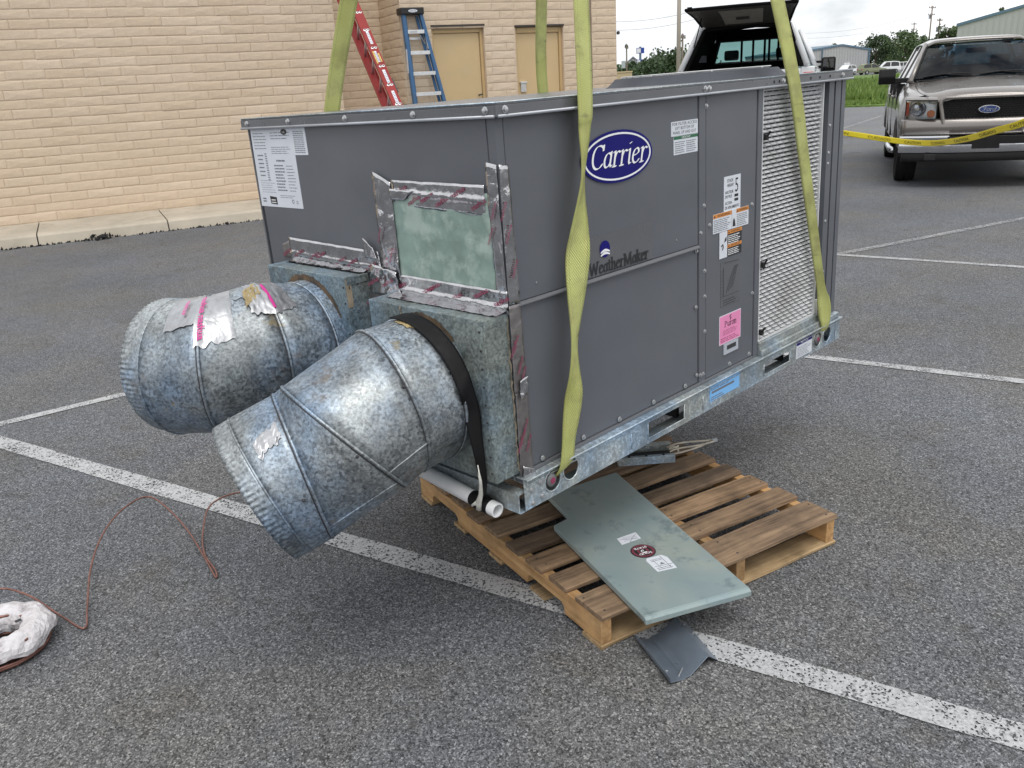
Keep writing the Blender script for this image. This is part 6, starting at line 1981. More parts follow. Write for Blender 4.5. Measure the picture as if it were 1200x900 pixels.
    for s in (1, -1):
        mb = MB(); mb.tube([(XB + 0.05, s * (YB + 0.02), ZB - 0.03), (XB + (XT - XB) * 0.5, s * (YB + YT) / 2 + s * 0.012, (ZB + ZR) / 2), (XT - 0.02, s * (YT + 0.008), ZR + 0.005)], [0.036, 0.034, 0.034], 8); mb.build('pillar', 'truck_paint', e, smooth=True)
        mb = MB(); mb.tube([ws(0.985 if s > 0 else 0.015, v / 6, 0.012) for v in range(7)], 0.012, 6); mb.build('windshield_seal', 'truck_dark_plastic', e)
    mb = MB()
    def roof(u, v):
        a = 2 * v - 1
        x = XT + 0.05 + 0.08 * (1 - a * a) * (1 - u) - u * (XT - XR + 0.05)
        ed = 0.055 * max(0, abs(a) - 0.78) / 0.22
        return (x, a * (YT + 0.03), ZR + 0.012 + 0.058 * sin(pi * (0.16 + 0.70 * u)) + 0.018 * (1 - a * a) - ed - 0.022 * (u < 0.01))
    mb.grid(roof, 20, 20); mb.build('roof', 'truck_paint', e, smooth=True, solid=0.02)
    for s in (1, -1):
        def sw(x, v): 
            return (x, s * (0.875 + (YT + 0.015 - 0.875) * v), 1.312 + (ZR - 0.012 - 1.312) * v)
        for (xa, xb_, xc, xd, nm) in ((-0.60, -1.68, -1.10, -1.66, 'side_window'), (-1.76, -2.72, -1.74, -2.66, 'side_window')):
            mb = MB(); mb.quad(sw(xa, 0.02), sw(xb_, 0.02), sw(xd, 0.93), sw(xc, 0.93)); mb.build(nm, 'tinted_glass', e)
            mb = MB(); mb.tube([sw(xa, 0.02), sw(xb_, 0.02), sw(xd, 0.93), sw(xc, 0.93), sw(xa, 0.02)], 0.014, 6); mb.build('window_frame', 'truck_dark_plastic', e)
        for (xa, xb_, xc, xd) in ((-1.66, -1.79, -1.64, -1.77), (-2.70, -2.95, -2.64, -2.90), (-0.40, -0.62, -1.05, -1.13)):
            mb = MB(); mb.loft([[sw(xa, -0.02), sw(xb_, -0.02)], [sw(xc, 1.0), sw(xd, 1.0)]], False, False); mb.build('pillar', 'truck_paint', e, solid=0.03)
    mb = MB(); mb.quad((XR, -0.86, 1.30), (XR, 0.86, 1.30), (XR + 0.06, YT, ZR), (XR + 0.06, -YT, ZR)); mb.build('rear_window', 'tinted_glass', e)
    mb = MB(); mb.box(-4.72, -2.95, -0.93, 0.93, 0.70, 0.80); mb.box(-4.72, -4.66, -0.95, 0.95, 0.70, 1.31); mb.box(-2.97, -2.90, -0.93, 0.93, 0.6, 1.32); mb.build('bed', 'truck_paint', e)
    mb = MB(); mb.box(-4.4, 0.78, -0.70, 0.70, 0.36, 0.56); mb.box(-2.9, -0.36, -0.90, 0.90, 0.45, 0.70); mb.box(-0.42, 0.6, -0.62, 0.62, 0.50, 1.00); mb.build('chassis', 'truck_dark_plastic', e)
    # interior
    mb = MB(); mb.grid(lambda u, v: (-0.40 - 0.5 * v, (2 * u - 1) * 0.80, 1.29 - 0.05 * v - 0.20 * max(0, v - .7)), 8, 5); mb.build('dashboard', 'seat_grey', e, solid=0.02)
    for y in (-0.42, 0.42):
        mb = MB()
        mb.loft([[(-1.62 + a, y + b, z) for a, b in ((0, -0.24), (0.12, -0.22), (0.12, 0.22), (0, 0.24))] for z in (0.85, 1.1, 1.35)] + [[(-1.68 + a, y + b, 1.42) for a, b in ((0, -0.20), (0.10, -0.18), (0.10, 0.18), (0, 0.20))]])
        mb.box(-1.70, -1.60, y - 0.13, y + 0.13, 1.45, 1.62)
        mb.box(-1.6, -1.0, y - 0.25, y + 0.25, 0.75, 0.9); mb.build('seat', 'seat_grey', e, bevel=0.03, seg=3)
    mb = MB(); mb.box(-2.75, -2.6, -0.75, 0.75, 0.9, 1.5); mb.build('seat', 'seat_grey', e, bevel=0.03)
    mb = MB(); c = Vector((-0.95, 0.42, 1.27)); mb.tube([c + Vector((-0.08 * sin(2 * pi * k / 24), 0.19 * cos(2 * pi * k / 24), 0.175 * sin(2 * pi * k / 24))) for k in range(25)], 0.014, 6, False); mb.build('steering_wheel', 'seat_grey', e, smooth=True)
    mb = MB(); mb.box(-0.98, -0.95, -0.13, 0.13, 1.655, 1.725); mb.build('rear_view_mirror', 'seat_grey', e, bevel=0.015)
    # wipers
    for (ya, yb_) in ((-0.70, -0.10), (0.0, 0.62)):
        mb = MB(); f = lambda y, v: Vector(ws((y / (YB) + 1) / 2, v, 0.022)); mb.tube([f(ya + (yb_ - ya) * k / 6, 0.045 + 0.05 * sin(pi * k / 6) + 0.02 * k / 6) for k in range(7)], 0.010, 5); mb.tube([f(yb_ + 0.05, 0.0), f((ya + yb_) / 2, 0.085)], 0.010, 5); mb.build('wiper', 'truck_dark_plastic', e)
    mb = MB(); mb.grid(lambda u, v: (-0.345 + 0.10 * (1 - (2 * u - 1) ** 2) + 0.03 * v, (2 * u - 1) * 0.80, 1.325 + 0.020 * (1 - (2 * u - 1) ** 2) - 0.006 * v), 14, 2); mb.build('cowl', 'truck_dark_plastic', e)
    # mirrors
    for s in (1, -1):
        mb = MB()
        mb.loft([[(-0.66 + a, s * y, z) for a, z in ((0.0, 1.29), (0.10, 1.295), (0.14, 1.39), (0.11, 1.50), (0.0, 1.505))] for y in (1.04, 1.10, 1.24, 1.262)]); m1 = mb.build('mirror', 'truck_dark_plastic', e, bevel=0.015, seg=3)
        mb = MB(); mb.box(-0.67, -0.56, min(s * 0.86, s * 1.05), max(s * 0.86, s * 1.06), 1.30, 1.37); mb.build('mirror_arm', 'truck_dark_plastic', m1, bevel=0.012)
    for (x, s) in ((0, 1), (0, -1), (-3.53, 1), (-3.53, -1)): wheel(e, x, s * 0.845, 0.375, 0.378, 0.265, s)
    for s in (1, -1):
        mb = MB(); mb.tube([(-0.62, s * 0.97, 0.36), (-0.75, s * 1.01, 0.365), (-2.75, s * 1.01, 0.365), (-2.88, s * 0.95, 0.36)], 0.045, 12); mb.build('side_step', 'chrome', e, smooth=True)
    mb = MB()
    for x in (0.0, -3.53):
        for s in (1, -1): mb.loft([[(x + 0.46 * cos(pi * k / 10), s * yy, 0.37 + 0.46 * sin(pi * k / 10)) for k in range(11)] for yy in (0.97, 0.65)], False, False)
    mb.build('wheel_well', 'dark_gap', e)['kind'] = 'stuff'
    mb = MB(); mb.tube([(-0.05, -0.985, 1.31), (-0.35, -0.99, 1.42), (-0.55, -1.0, 1.60)], 0.004, 5); 
    return e
pickup()

# ------------------------------------------------------------------ white pickup with a camper top, its rear hatch open
def topper_truck():
    e = empty('pickup_truck', (9.943, 5.20, 0.03), (0, 0, radians(25.0)), 'white pickup with a camper top, seen from behind with its rear hatch open', 'pickup')
    ZB_, ZT_ = 1.585, 2.205
    # bed sides, tailgate, cab
    mb = MB(); mb.box(0.0, 2.0, 0.80, 0.98, 0.75, ZB_ - 0.01); mb.box(0.0, 2.0, -0.98, -0.80, 0.75, ZB_ - 0.01); mb.box(-0.01, 0.06, -0.80, 0.80, 0.75, ZB_ - 0.03); mb.box(0.06, 2.0, -0.80, 0.80, 0.75, 0.82)
    mb.build('bed', 'white_paint', e, bevel=0.02, seg=3)
    def rg(x, zt, yt, yb=0.985, zm=1.50): return [(x, -yb + .03, 0.62), (x, -yb, 0.9), (x, -yb, 1.2), (x, -yb + 0.03, zm), (x, -yt, zt - 0.06), (x, -yt + 0.08, zt), (x, yt - 0.08, zt), (x, yt, zt - 0.06), (x, yb - 0.03, zm), (x, yb, 1.2), (x, yb, 0.9), (x, yb - .03, 0.62)]
    mb = MB(); mb.loft([rg(3.75, 1.45, 0.93), rg(3.9, 1.46, 0.92), rg(5.4, 1.36, 0.85), rg(5.55, 1.25, 0.85)]); mb.build('hood', 'white_paint', e, bevel=0.02)
    mb = MB()
    for s in (1, -1):
        mb.box(2.04, 3.78, min(s * 0.93, s * 0.985), max(s * 0.93, s * 0.985), 0.62, 1.56)
    mb.box(2.02, 2.06, -0.93, 0.93, 0.62, 1.50); mb.box(3.7, 3.78, -0.93, 0.93, 0.9, 1.52)
    mb.build('cab_body', 'white_paint', e, bevel=0.015)
    mb = MB(); mb.grid(lambda u, v: (2.10 + 1.05 * u, (2 * v - 1) * 0.68, 2.145 + 0.035 * sin(pi * (0.1 + 0.8 * u)) - 0.05 * max(0, abs(2 * v - 1) - 0.8) / 0.2), 10, 12); mb.build('roof', 'white_paint', e, smooth=True, solid=0.02)
    for s in (1, -1):
        for (xa, xt) in ((2.04, 2.12), (3.74, 3.15), (2.9, 2.86)):
            mb = MB(); mb.tube([(xa, s * 0.95, 1.54), (xt, s * 0.68, 2.14)], 0.035, 8); mb.build('pillar', 'white_paint', e, smooth=True)
        mb = MB(); mb.quad((2.1, s * 0.945, 1.56), (3.68, s * 0.945, 1.56), (3.12, s * 0.70, 2.10), (2.16, s * 0.70, 2.10)); mb.build('side_window', 'tinted_glass', e)
        mb = MB(); mb.box(3.06, 3.18, min(s * 1.02, s * 1.25), max(s * 1.02, s * 1.25), 1.47, 1.71); m1 = mb.build('mirror', 'truck_dark_plastic', e, bevel=0.03, seg=3)
        mb = MB(); mb.box(3.054, 3.06, min(s * 1.05, s * 1.22), max(s * 1.05, s * 1.22), 1.51, 1.68); mb.build('mirror_glass', 'tinted_glass', m1)
        mb = MB(); mb.box(3.10, 3.16, min(s * 0.93, s * 1.05), max(s * 0.93, s * 1.05), 1.53, 1.58); mb.box(3.10, 3.16, min(s * 0.93, s * 1.05), max(s * 0.93, s * 1.05), 1.62, 1.66); mb.build('mirror_arm', 'truck_dark_plastic', m1)
    mb = MB(); mb.quad((3.76, -0.90, 1.56), (3.76, 0.90, 1.56), (3.17, 0.66, 2.12), (3.17, -0.66, 2.12)); mb.build('windshield', 'clear_glass', e)
    mb = MB()
    for y in (-0.42, 0.42): mb.box(2.5, 2.6, y - 0.24, y + 0.24, 1.0, 1.72); mb.box(2.5, 2.58, y - 0.12, y + 0.12, 1.74, 1.9)
    mb.build('seat', 'seat_grey', e, bevel=0.03)
    mb = MB(); mb.quad((2.07, -0.80, 1.60), (2.07, 0.80, 1.60), (2.12, 0.62, 2.08), (2.12, -0.62, 2.08)); mb.build('rear_window', 'clear_glass', e)
    # camper top
    def sec(x, inset=0.0):
        zt = ZT_ - inset
        return [(-0.865 + inset, ZB_), (-0.63 + inset * .7, zt - 0.075), (-0.55, zt), (0.0, zt + 0.035), (0.55, zt), (0.63 - inset * .7, zt - 0.075), (0.865 - inset, ZB_)]
    def xo(x, z): return x + 0.27 * (1 - x / 2.0) * (z - ZB_) / (ZT_ - ZB_)
    mb = MB()
    mb.loft([[(xo(x, z), y, z) for y, z in sec(x)] for x in (0.0, 0.5, 1.0, 1.5, 2.02)], False, False)
    TOP = mb.build('camper_top', 'white_paint', e, solid=0.012, auto=30)
    mb = MB()
    mb.loft([[(xo(x, z) + 0.012, y, z) for y, z in sec(x, 0.03)] for x in (0.0, 1.0, 2.0)], False, False)
    mb.build('lining', 'black_lining', TOP)
    mb = MB(); mb.tube([(xo(0, z) - 0.004, y, z) for y, z in sec(0, 0.062)], 0.024, 6); mb.build('hatch_seal', 'black_lining', TOP)
    mb = MB(); mb.tube([(xo(0, z) - 0.002, y * 1.01, z + 0.01) for y, z in sec(0, -0.004)], 0.042, 8); mb.build('opening_frame', 'white_paint', TOP, smooth=True)
    # front window of the top with head-rack bars before the cab glass
    wf = MB()
    wf.box(1.99, 2.01, -0.83, 0.83, ZB_, ZB_ + 0.115); wf.box(1.99, 2.01, -0.62, 0.62, ZB_ + 0.435, ZT_ - 0.01); 
    for s in (1, -1): wf.prism([(s * 0.84, ZB_ + 0.115), (s * 0.62, ZB_ + 0.115), (s * 0.54, ZB_ + 0.435), (s * 0.64, ZB_ + 0.435)], 1.99, 2.01, lambda u, v, q: (q, u, v))
    fw = wf.build('front_wall', 'black_lining', TOP)
    for y in (-0.37, -0.23, -0.16, 0.02, 0.20): 
        mb = MB(); mb.box(1.93, 1.96, y - 0.017, y + 0.017, ZB_ + 0.05, ZB_ + 0.47); mb.build('window_bar', 'black_lining', fw)
    mb = MB(); mb.tube([(1.94, -0.63, ZB_ + 0.11), (1.94, -0.56, ZB_ + 0.44), (1.94, 0.56, ZB_ + 0.44), (1.94, 0.63, ZB_ + 0.11), (1.94, -0.63, ZB_ + 0.11)], 0.012, 6); mb.build('window_trim', 'screw_dark', fw)
    for s in (1, -1):
        def sp(x, v): return (xo(x, ZB_ + v * 0.55), s * (0.872 - v * 0.235 * (0.55 / 0.545)), ZB_ + v * 0.545)
        for (x0, x1) in ((0.42, 1.12), (1.24, 1.88)):
            mb = MB(); mb.quad(sp(x0, 0.22), sp(x1, 0.22), sp(x1, 0.84), sp(x0, 0.84)); p = mb.build('side_pane', 'tinted_glass', TOP)
            mb = MB(); mb.tube([sp(x0, 0.22), sp(x1, 0.22), sp(x1, 0.84), sp(x0, 0.84), sp(x0, 0.22)], 0.016, 5); mb.build('pane_frame', 'truck_dark_plastic', p)
    # open hatch
    H0 = [Vector((0.25, y, 2.19)) for y in (-0.60, 0.60)]
    H1 = [Vector((-0.50, y, 2.385)) for y in (-0.735, 0.735)]
    def hp(u, v, d=0.0):
        a, b = H0[0].lerp(H0[1], u), H1[0].lerp(H1[1], u)
        p = a.lerp(b, v); return p + Vector((0.25, 0, 0.97)) * (d + 0.03 * sin(pi * v))
    mb = MB(); mb.grid(lambda u, v: hp(u, v, 0.0), 8, 6); HT = mb.build('hatch', 'lid_lining', e, solid=0.03)
    mb = MB(); mb.tube([hp(0, 0), hp(0, 0.5), hp(0, 1), hp(0.5, 1, 0.004), hp(1, 1), hp(1, 0.5), hp(1, 0)], 0.022, 6); mb.build('hatch_frame', 'black_lining', HT)
    mb = MB(); mb.grid(lambda u, v: hp(0.30 + 0.42 * u, 0.10 + 0.72 * v, -0.020), 4, 4); vp = mb.build('hatch_pane', 'lid_vent_pane', HT)
    mb = MB(); mb.grid(lambda u, v: hp(0.44 + 0.14 * u, 0.28 + 0.14 * v, -0.026), 2, 2); mb.build('hatch_sticker', 'lid_lining', vp)
    mb = MB()
    for u in (0.04, 0.96): c = hp(u, 1.0); mb.box(c.x - 0.03, c.x + 0.02, c.y - 0.03, c.y + 0.03, c.z - 0.01, c.z + 0.035)
    mb.build('hatch_latch', 'black_lining', HT)
    for s in (0, 1):
        mb = MB(); mb.tube([(0.12, (s * 2 - 1) * 0.70, 1.92), hp(0.07 + 0.86 * s, 0.45)], 0.009, 6); mb.build('gas_strut', 'black_lining', HT)
    mb = MB(); mb.box(1.15, 1.2, 0.66, 0.78, 1.72, 1.82); mb.build('paper', 'print_soft', TOP)
    for (x, s) in ((1.0, 1), (1.0, -1), (4.7, 1), (4.7, -1)): wheel(e, x, s * 0.85, 0.40, 0.40, 0.26, s)
    mb = MB(); mb.box(0.1, 5.3, -0.7, 0.7, 0.5, 0.74); mb.build('chassis', 'truck_dark_plastic', e)
    mb = MB(); mb.box(-0.14, -0.02, -0.92, 0.92, 0.62, 0.80); mb.build('bumper', 'chrome', e, bevel=0.02)
    for s in (1, -1):
        mb = MB(); mb.box(-0.014, 0.02, min(s * 0.83, s * 0.97), max(s * 0.83, s * 0.97), 1.05, 1.5); mb.build('tail_light', 'red_lens', e, bevel=0.01)
    return e
topper_truck()

# ------------------------------------------------------------------ far side: sheds, cars, poles, trees, houses
def far_car(label, pos, rz, paint, kind='suv', group=None):
    e = empty('parked_car', tuple(pos), (0, 0, rz), label, 'car', group)
    hh = {'suv': 1.70, 'sedan': 1.42, 'van': 1.9}[kind]
    belt = {'suv': 1.02, 'sedan': 0.92, 'van': 1.05}[kind]
    xs = [-2.25, -2.15, -1.9, 0.6, 1.3, 2.0, 2.25]
    zs = [belt - 0.12, belt, belt + 0.03, belt + 0.02, belt - 0.06, belt - 0.16, belt - 0.32]
    mb = MB(); mb.loft([[(x, -0.86, 0.32), (x, -0.90, 0.62), (x, -0.84, z), (x, 0.84, z), (x, 0.90, 0.62), (x, 0.86, 0.32)] for x, z in zip(xs, zs)]); b = mb.build('body', paint, e, bevel=0.05, seg=3)
    if kind == 'sedan': t = [(-1.75, belt), (-1.05, hh - 0.06), (-0.3, hh), (0.35, hh - 0.04), (1.15, belt)]
    else: t = [(-2.12, belt), (-1.95, hh - 0.10), (-1.2, hh), (0.2, hh - 0.02), (1.0, belt + 0.01)]
    mb = MB(); mb.loft([[(x, s * (0.80 - 0.16 * (z - belt) / (hh - belt)), z) for x, z in t] for s in (-1, 1)]); mb.build('cabin', paint, e, bevel=0.04, seg=2)
    for s in (-1, 1):
        gl = [(0.80 - 0.16 * (z - belt) / (hh - belt)) for x, z in t]
        cx = sum(x for x, z in t) / 5
        ins = lambda x, z: (x * 0.9 + cx * 0.1, belt + 0.04 + (z - belt) * 0.82)
        for (a0, a1) in ((0.03, 0.48), (0.53, 0.97)):
            q = [ins(*p) for p in t]
            x0, x1 = min(p[0] for p in q), max(p[0] for p in q)
            def cut(x):
                for (xa, za), (xb, zb) in zip(q[:-1], q[1:]):
                    if xa <= x <= xb: return za + (zb - za) * (x - xa) / (xb - xa + 1e-9)
                return belt
            pl = []
            n = 8
            for k in range(n + 1):
                x = x0 + (x1 - x0) * (a0 + (a1 - a0) * k / n); pl.append((x, max(belt + 0.06, cut(x))))
            pl += [(pl[-1][0], belt + 0.05), (pl[0][0], belt + 0.05)]
            mb = MB(); mb.prism(pl, 0.0, 0.01, lambda u, v, w_: (u, s * (0.806 - 0.16 * (v - belt) / (hh - belt) + w_), v)); mb.build('window', 'tinted_glass', e)
    for x in (-1.4, 1.4):
        for s in (-1, 1):
            mb = MB(); mb.lathe([(0.0, -0.1), (0.33, -0.1), (0.34, 0.0), (0.33, 0.1), (0.2, 0.1), (0, 0.09)], 16, Matrix.Translation((x, s * 0.83, 0.34)) @ Matrix.Rotation(radians(90 * -s), 4, 'X')); w_ = mb.build('wheel', 'tyre', e, auto=40)
            mb = MB(); mb.lathe([(0.20, 0.102), (0.1, 0.11), (0, 0.11)], 12, Matrix.Translation((x, s * 0.83, 0.34)) @ Matrix.Rotation(radians(90 * -s), 4, 'X')); mb.build('rim', 'rim_alloy', w_)
    for s in (-1, 1):
        mb = MB(); mb.box(-2.27, -2.2, s * 0.72 - 0.12, s * 0.72 + 0.12, belt - 0.25, belt - 0.05); mb.build('tail_light', 'red_lens', e)
        mb = MB(); mb.box(2.14, 2.24, s * 0.62 - 0.16, s * 0.62 + 0.16, belt - 0.36, belt - 0.24); mb.build('headlight', 'silver_lamp', e)
    return e

def shed(name, label, p0, p1, depth, eave, ridge_t, ridge, cat='building'):
    """metal building: gable front from p0 to p1 with vertical ribs, trim, downpipe and a door"""
    p0, p1 = Vector((p0[0], p0[1], 0)), Vector((p1[0], p1[1], 0))
    d = p1 - p0; W = d.length
    e = empty(name, tuple(p0), (0, 0, atan2(d.y, d.x)), label, cat)
    pr = [(0, 0), (W, 0), (W, eave), (W * ridge_t, ridge), (0, eave)]
    mb = MB(); mb.prism(pr, 0, depth, lambda u, v, q: (u, q, v)); mb.build('wall', 'steel_cladding', e)
    mb = MB()
    n = int(W / 0.6)
    for k in range(1, n):
        x = W * k / n
        zt = eave + (ridge - eave) * (x / (W * ridge_t) if x < W * ridge_t else (W - x) / (W * (1 - ridge_t)))
        mb.box(x - 0.04, x + 0.04, -0.05, 0, 0.1, zt - 0.05)
    rb = mb.build('cladding_rib', 'steel_cladding', e); rb['kind'] = 'stuff'
    mb = MB()
    ov = 0.15
    for (a, za, b, zb) in ((-ov, eave - 0.02, W * ridge_t, ridge), (W * ridge_t, ridge, W + ov, eave - 0.02)):
        mb.add([(a, -ov, za), (b, -ov, zb), (b, depth, zb), (a, depth, za), (a, -ov, za + 0.3), (b, -ov, zb + 0.3), (b, depth, zb + 0.3), (a, depth, za + 0.3)], [(0, 1, 2, 3), (4, 7, 6, 5), (0, 4, 5, 1), (1, 5, 6, 2), (2, 6, 7, 3), (3, 7, 4, 0)])
    mb.build('roof', 'trim_blue', e)
    return e, W

# left metal shed across the meadow: bearings 27.1 .. 23.4 degrees
a, b = az(27.35, 172), az(23.1, 182)
s1, W = shed('metal_shed', 'grey metal shed across the meadow between the two pickups', a, b, 16, 4.1, 0.62, 5.1)
mb = MB(); mb.box(W * 0.66, W * 0.66 + 1.3, -0.12, 0.02, 0, 2.1); mb.build('door', 'sign_white', s1)
mb = MB(); mb.tube([(W * 0.36, -0.15, 0), (W * 0.36, -0.15, 4.55)], 0.12, 6); mb.build('downpipe', 'trim_blue', s1)
mb = MB(); mb.tube([(W * 0.985, -0.15, 0), (W * 0.985, -0.15, 4.05)], 0.16, 6); mb.build('downpipe', 'trim_blue', s1)
a, b = az(18.6, 118), az(10.0, 118)
s2, W = shed('metal_shed', 'large grey metal building rising behind the roof of the tan pickup', a, b, 18, 5.2, 0.75, 8.2)

far_car('white sport utility car parked left of the shed corner beyond the meadow', az(24.35, 166), radians(24 + 150), 'white_paint', 'suv')
far_car('pale olive car half hidden in weeds in front of the shed corner', az(22.9, 160), radians(24 - 60), 'olive_paint', 'suv')
far_car('white van with a red panel parked right of the olive car', az(22.15, 164), radians(24 + 100), 'white_paint', 'van')
far_car('dark car parked nearest the tan pickup mirror beyond the meadow', az(21.45, 168), radians(24 + 95), 'silver_paint', 'suv')
far_car('white sedan on the road by the blue sign pole', az(36.85, 235), radians(37 + 95), 'white_paint', 'sedan')
far_car('white hatchback just right of the blue sign pole', az(36.2, 240), radians(37 + 88), 'white_paint', 'suv')
far_car('white car just showing beyond the right brick corner', az(37.55, 34), radians(37 + 80), 'white_paint', 'sedan')

def tree(name, label, pos, h, w_, leaf, mid=0.55, n=1500, seed=1, group=None, leafsize=0.35):
    e = empty(name, tuple(pos), (0, 0, 0), label, 'tree', group)
    rnd = random.Random(seed)
    mb = MB()
    mb.tube([(0, 0, 0), (0.05, 0, h * 0.3), (0, 0.05, h * 0.75)], [h * 0.035, h * 0.026, h * 0.01], 7)
    cl = []
    for k in range(9):
        a = rnd.uniform(0, 2 * pi); z = h * rnd.uniform(0.25, 0.6); r = w_ * rnd.uniform(0.22, 0.42)
        tip = (r * cos(a), r * sin(a), z + h * rnd.uniform(0.1, 0.3))
        mb.tube([(0, 0, z), (tip[0] * 0.5, tip[1] * 0.5, (z + tip[2]) / 2 - 0.1), tip], [h * 0.014, h * 0.01, h * 0.005], 5)
        cl.append((Vector(tip), w_ * rnd.uniform(0.15, 0.27)))
    for k in range(11):
        a = rnd.uniform(0, 2 * pi); r = w_ * 0.38 * sqrt(rnd.random()); z = h * rnd.uniform(0.35, 0.93)
        sh = 1 - 0.5 * max(0, (z / h - 0.6) / 0.4)
        cl.append((Vector((r * cos(a) * sh, r * sin(a) * sh, z)), w_ * rnd.uniform(0.10, 0.22) * sh))
    for k in range(7):
        a = rnd.uniform(0, 2 * pi); cl.append((Vector((w_ * 0.30 * cos(a), w_ * 0.30 * sin(a), h * rnd.uniform(0.10, 0.34))), w_ * rnd.uniform(0.14, 0.22)))
    mb.build('trunk', 'bark', e, smooth=True)
    mb = MB()
    for i in range(n):
        c, r = rnd.choice(cl)
        dv = Vector((rnd.gauss(0, 1), rnd.gauss(0, 1), rnd.gauss(0, 0.8))).normalized() * r * rnd.uniform(0.45, 1.08)
        p = c + dv
        if p.z < h * 0.02: continue
        q = Euler((rnd.uniform(0, 6.3), rnd.uniform(0, 6.3), rnd.uniform(0, 6.3))).to_matrix()
        s = leafsize * rnd.uniform(0.6, 1.5)
        mb.add([p + q @ Vector(v) * s for v in ((-0.5, -0.3, 0), (0.5, -0.35, 0.1), (0.4, 0.4, 0), (-0.35, 0.45, 0.12))], [(0, 1, 2, 3)])
    cr = mb.build('crown', leaf, e); cr['kind'] = 'stuff'
    return e

TREES = [(25.0, 235, 7.0, 5, 'leaf_dark', 'round tree peeping over the left shed roof'),
 (22.75, 210, 7.6, 8, 'leaf_dark', 'tallest dark tree just right of the left shed'),
 (22.0, 225, 6.0, 8, 'leaf_dark', 'lower dark tree between the two tallest beside the left shed'),
 (21.25, 205, 7.6, 9, 'leaf_mid', 'bushy tree just left of the tan pickup cab'),
 (20.55, 215, 6.8, 8, 'leaf_dark', 'dark tree half hidden by the tan pickup pillar'),
 (19.0, 240, 10.6, 5, 'leaf_mid', 'small light tree in front of the utility poles, over the tan pickup roof'),
 (19.55, 245, 9.2, 2.5, 'leaf_dark', 'narrow tree at the foot of the utility poles'),
 (16.4, 230, 12.2, 4, 'leaf_mid', 'tree top showing over the ridge of the large metal building'),
 (37.75, 150, 3.4, 5, 'leaf_dark', 'low tree right beside the brick corner'),
 (36.95, 160, 4.5, 6, 'leaf_dark', 'dark tree behind the small white gable'),
 (35.95, 150, 4.5, 7, 'leaf_dark', 'dark tree right of the blue sign pole'),
 (35.3, 165, 4.4, 6, 'leaf_mid', 'lighter tree left of the beige lamp pole'),
 (34.75, 140, 5.0, 7, 'leaf_dark', 'tall dark tree left of the beige lamp pole'),
 (34.05, 135, 5.4, 7, 'leaf_dark', 'tall dark tree right of the beige lamp pole'),
 (33.2, 140, 5.0, 7, 'leaf_mid', 'tree hidden mostly by the open camper hatch')]
for i, (bz, d, h, w_, lf, lb) in enumerate(TREES):
    tree('deciduous_tree', lb, az(bz, d), h, w_, lf, seed=40 + i, n=3200, group='trees along the far edge', leafsize=0.30)

def utility_pole(label, pos, h, arms, turn=0.0, r=0.16):
    e = empty('utility_pole', tuple(pos), (0, 0, turn), label, 'utility pole', 'utility poles')
    mb = MB(); mb.tube([(0, 0, 0), (0, 0, h)], [r, r * 0.65], 8); mb.build('pole', 'pole_wood', e, smooth=True)
    for k in range(arms):
        z = h - 0.5 - 1.6 * k
        mb = MB(); mb.box(-0.08, 0.08, -1.3, 1.3, z - 0.08, z + 0.08); a_ = mb.build('crossarm', 'pole_wood', e)
        for y in (-1.2, -0.5, 0.5, 1.2):
            mb = MB(); mb.lathe([(0.05, 0), (0.08, 0.1), (0.04, 0.3), (0, 0.3)], 8, Matrix.Translation((0, y, z + 0.08))); mb.build('insulator', 'screw_dark', a_)
    mb = MB(); mb.lathe([(0.0, 0.0), (0.28, 0.0), (0.28, 0.9), (0.0, 0.95)], 10, Matrix.Translation((0.42, 0, h - 3.0))); mb.build('transformer', 'label_grey', e)
    return e
utility_pole('middle and tallest utility pole over the tan pickup roof', az(20.0, 250), 14.4, 2, radians(75), 0.22)
utility_pole('utility pole left of the tallest one over the tan pickup roof', az(20.85, 330), 13.8, 2, radians(70), 0.22)
utility_pole('utility pole right of the tallest one over the tan pickup roof', az(19.55, 240), 11.0, 2, radians(85), 0.22)
utility_pole('slim utility pole left of the blue sign pole', az(37.45, 120), 5.9, 1, radians(120), 0.13)
utility_pole('utility pole just right of the beige lamp pole', az(34.0, 118), 6.6, 1, radians(110), 0.16)
def wires(label, p, q, sag, n, gap):
    e = empty('power_line', tuple(p), (0, 0, 0), label, 'power line')
    for k in range(n):
        mb = MB(); mb.tube([p.lerp(q, t / 12) - p + Vector((0, 0, -sag * 4 * (t / 12) * (1 - t / 12) + gap * k)) for t in range(13)], 0.02, 4); mb.build('wire', 'wire_dark', e)
wires('two thin power lines crossing the sky left of the open hatch', az(38.6, 118, 7.6), az(33.2, 118, 8.2), 0.4, 2, 1.0)
wires('power lines sagging from the tallest utility pole over the metal shed', az(28.5, 240, 9.4), az(20.0, 250, 12.2), 2.0, 2, 1.2)
wires('power lines running right from the tallest utility pole', az(20.0, 250, 13.6), az(13.0, 262, 15.0), 1.0, 2, 1.4)

lp = empty('lamp_pole', (32.9, 21.9, 0), (0, 0, 0), 'beige steel lamp pole rising behind the open camper hatch', 'lamp pole')
mb = MB(); mb.tube([(0, 0, 0), (0, 0, 9.0)], [0.105, 0.075], 10); mb.build('pole', 'pole_beige', lp, smooth=True)
mb = MB(); mb.tube([(0, 0, -0.02), (0, 0, 0.7)], 0.3, 16); mb.build('base', 'concrete', lp)
mb = MB(); mb.box(-0.2, 0.6, -0.18, 0.18, 9.0, 9.15); mb.build('lamp_head', 'pole_beige', lp)

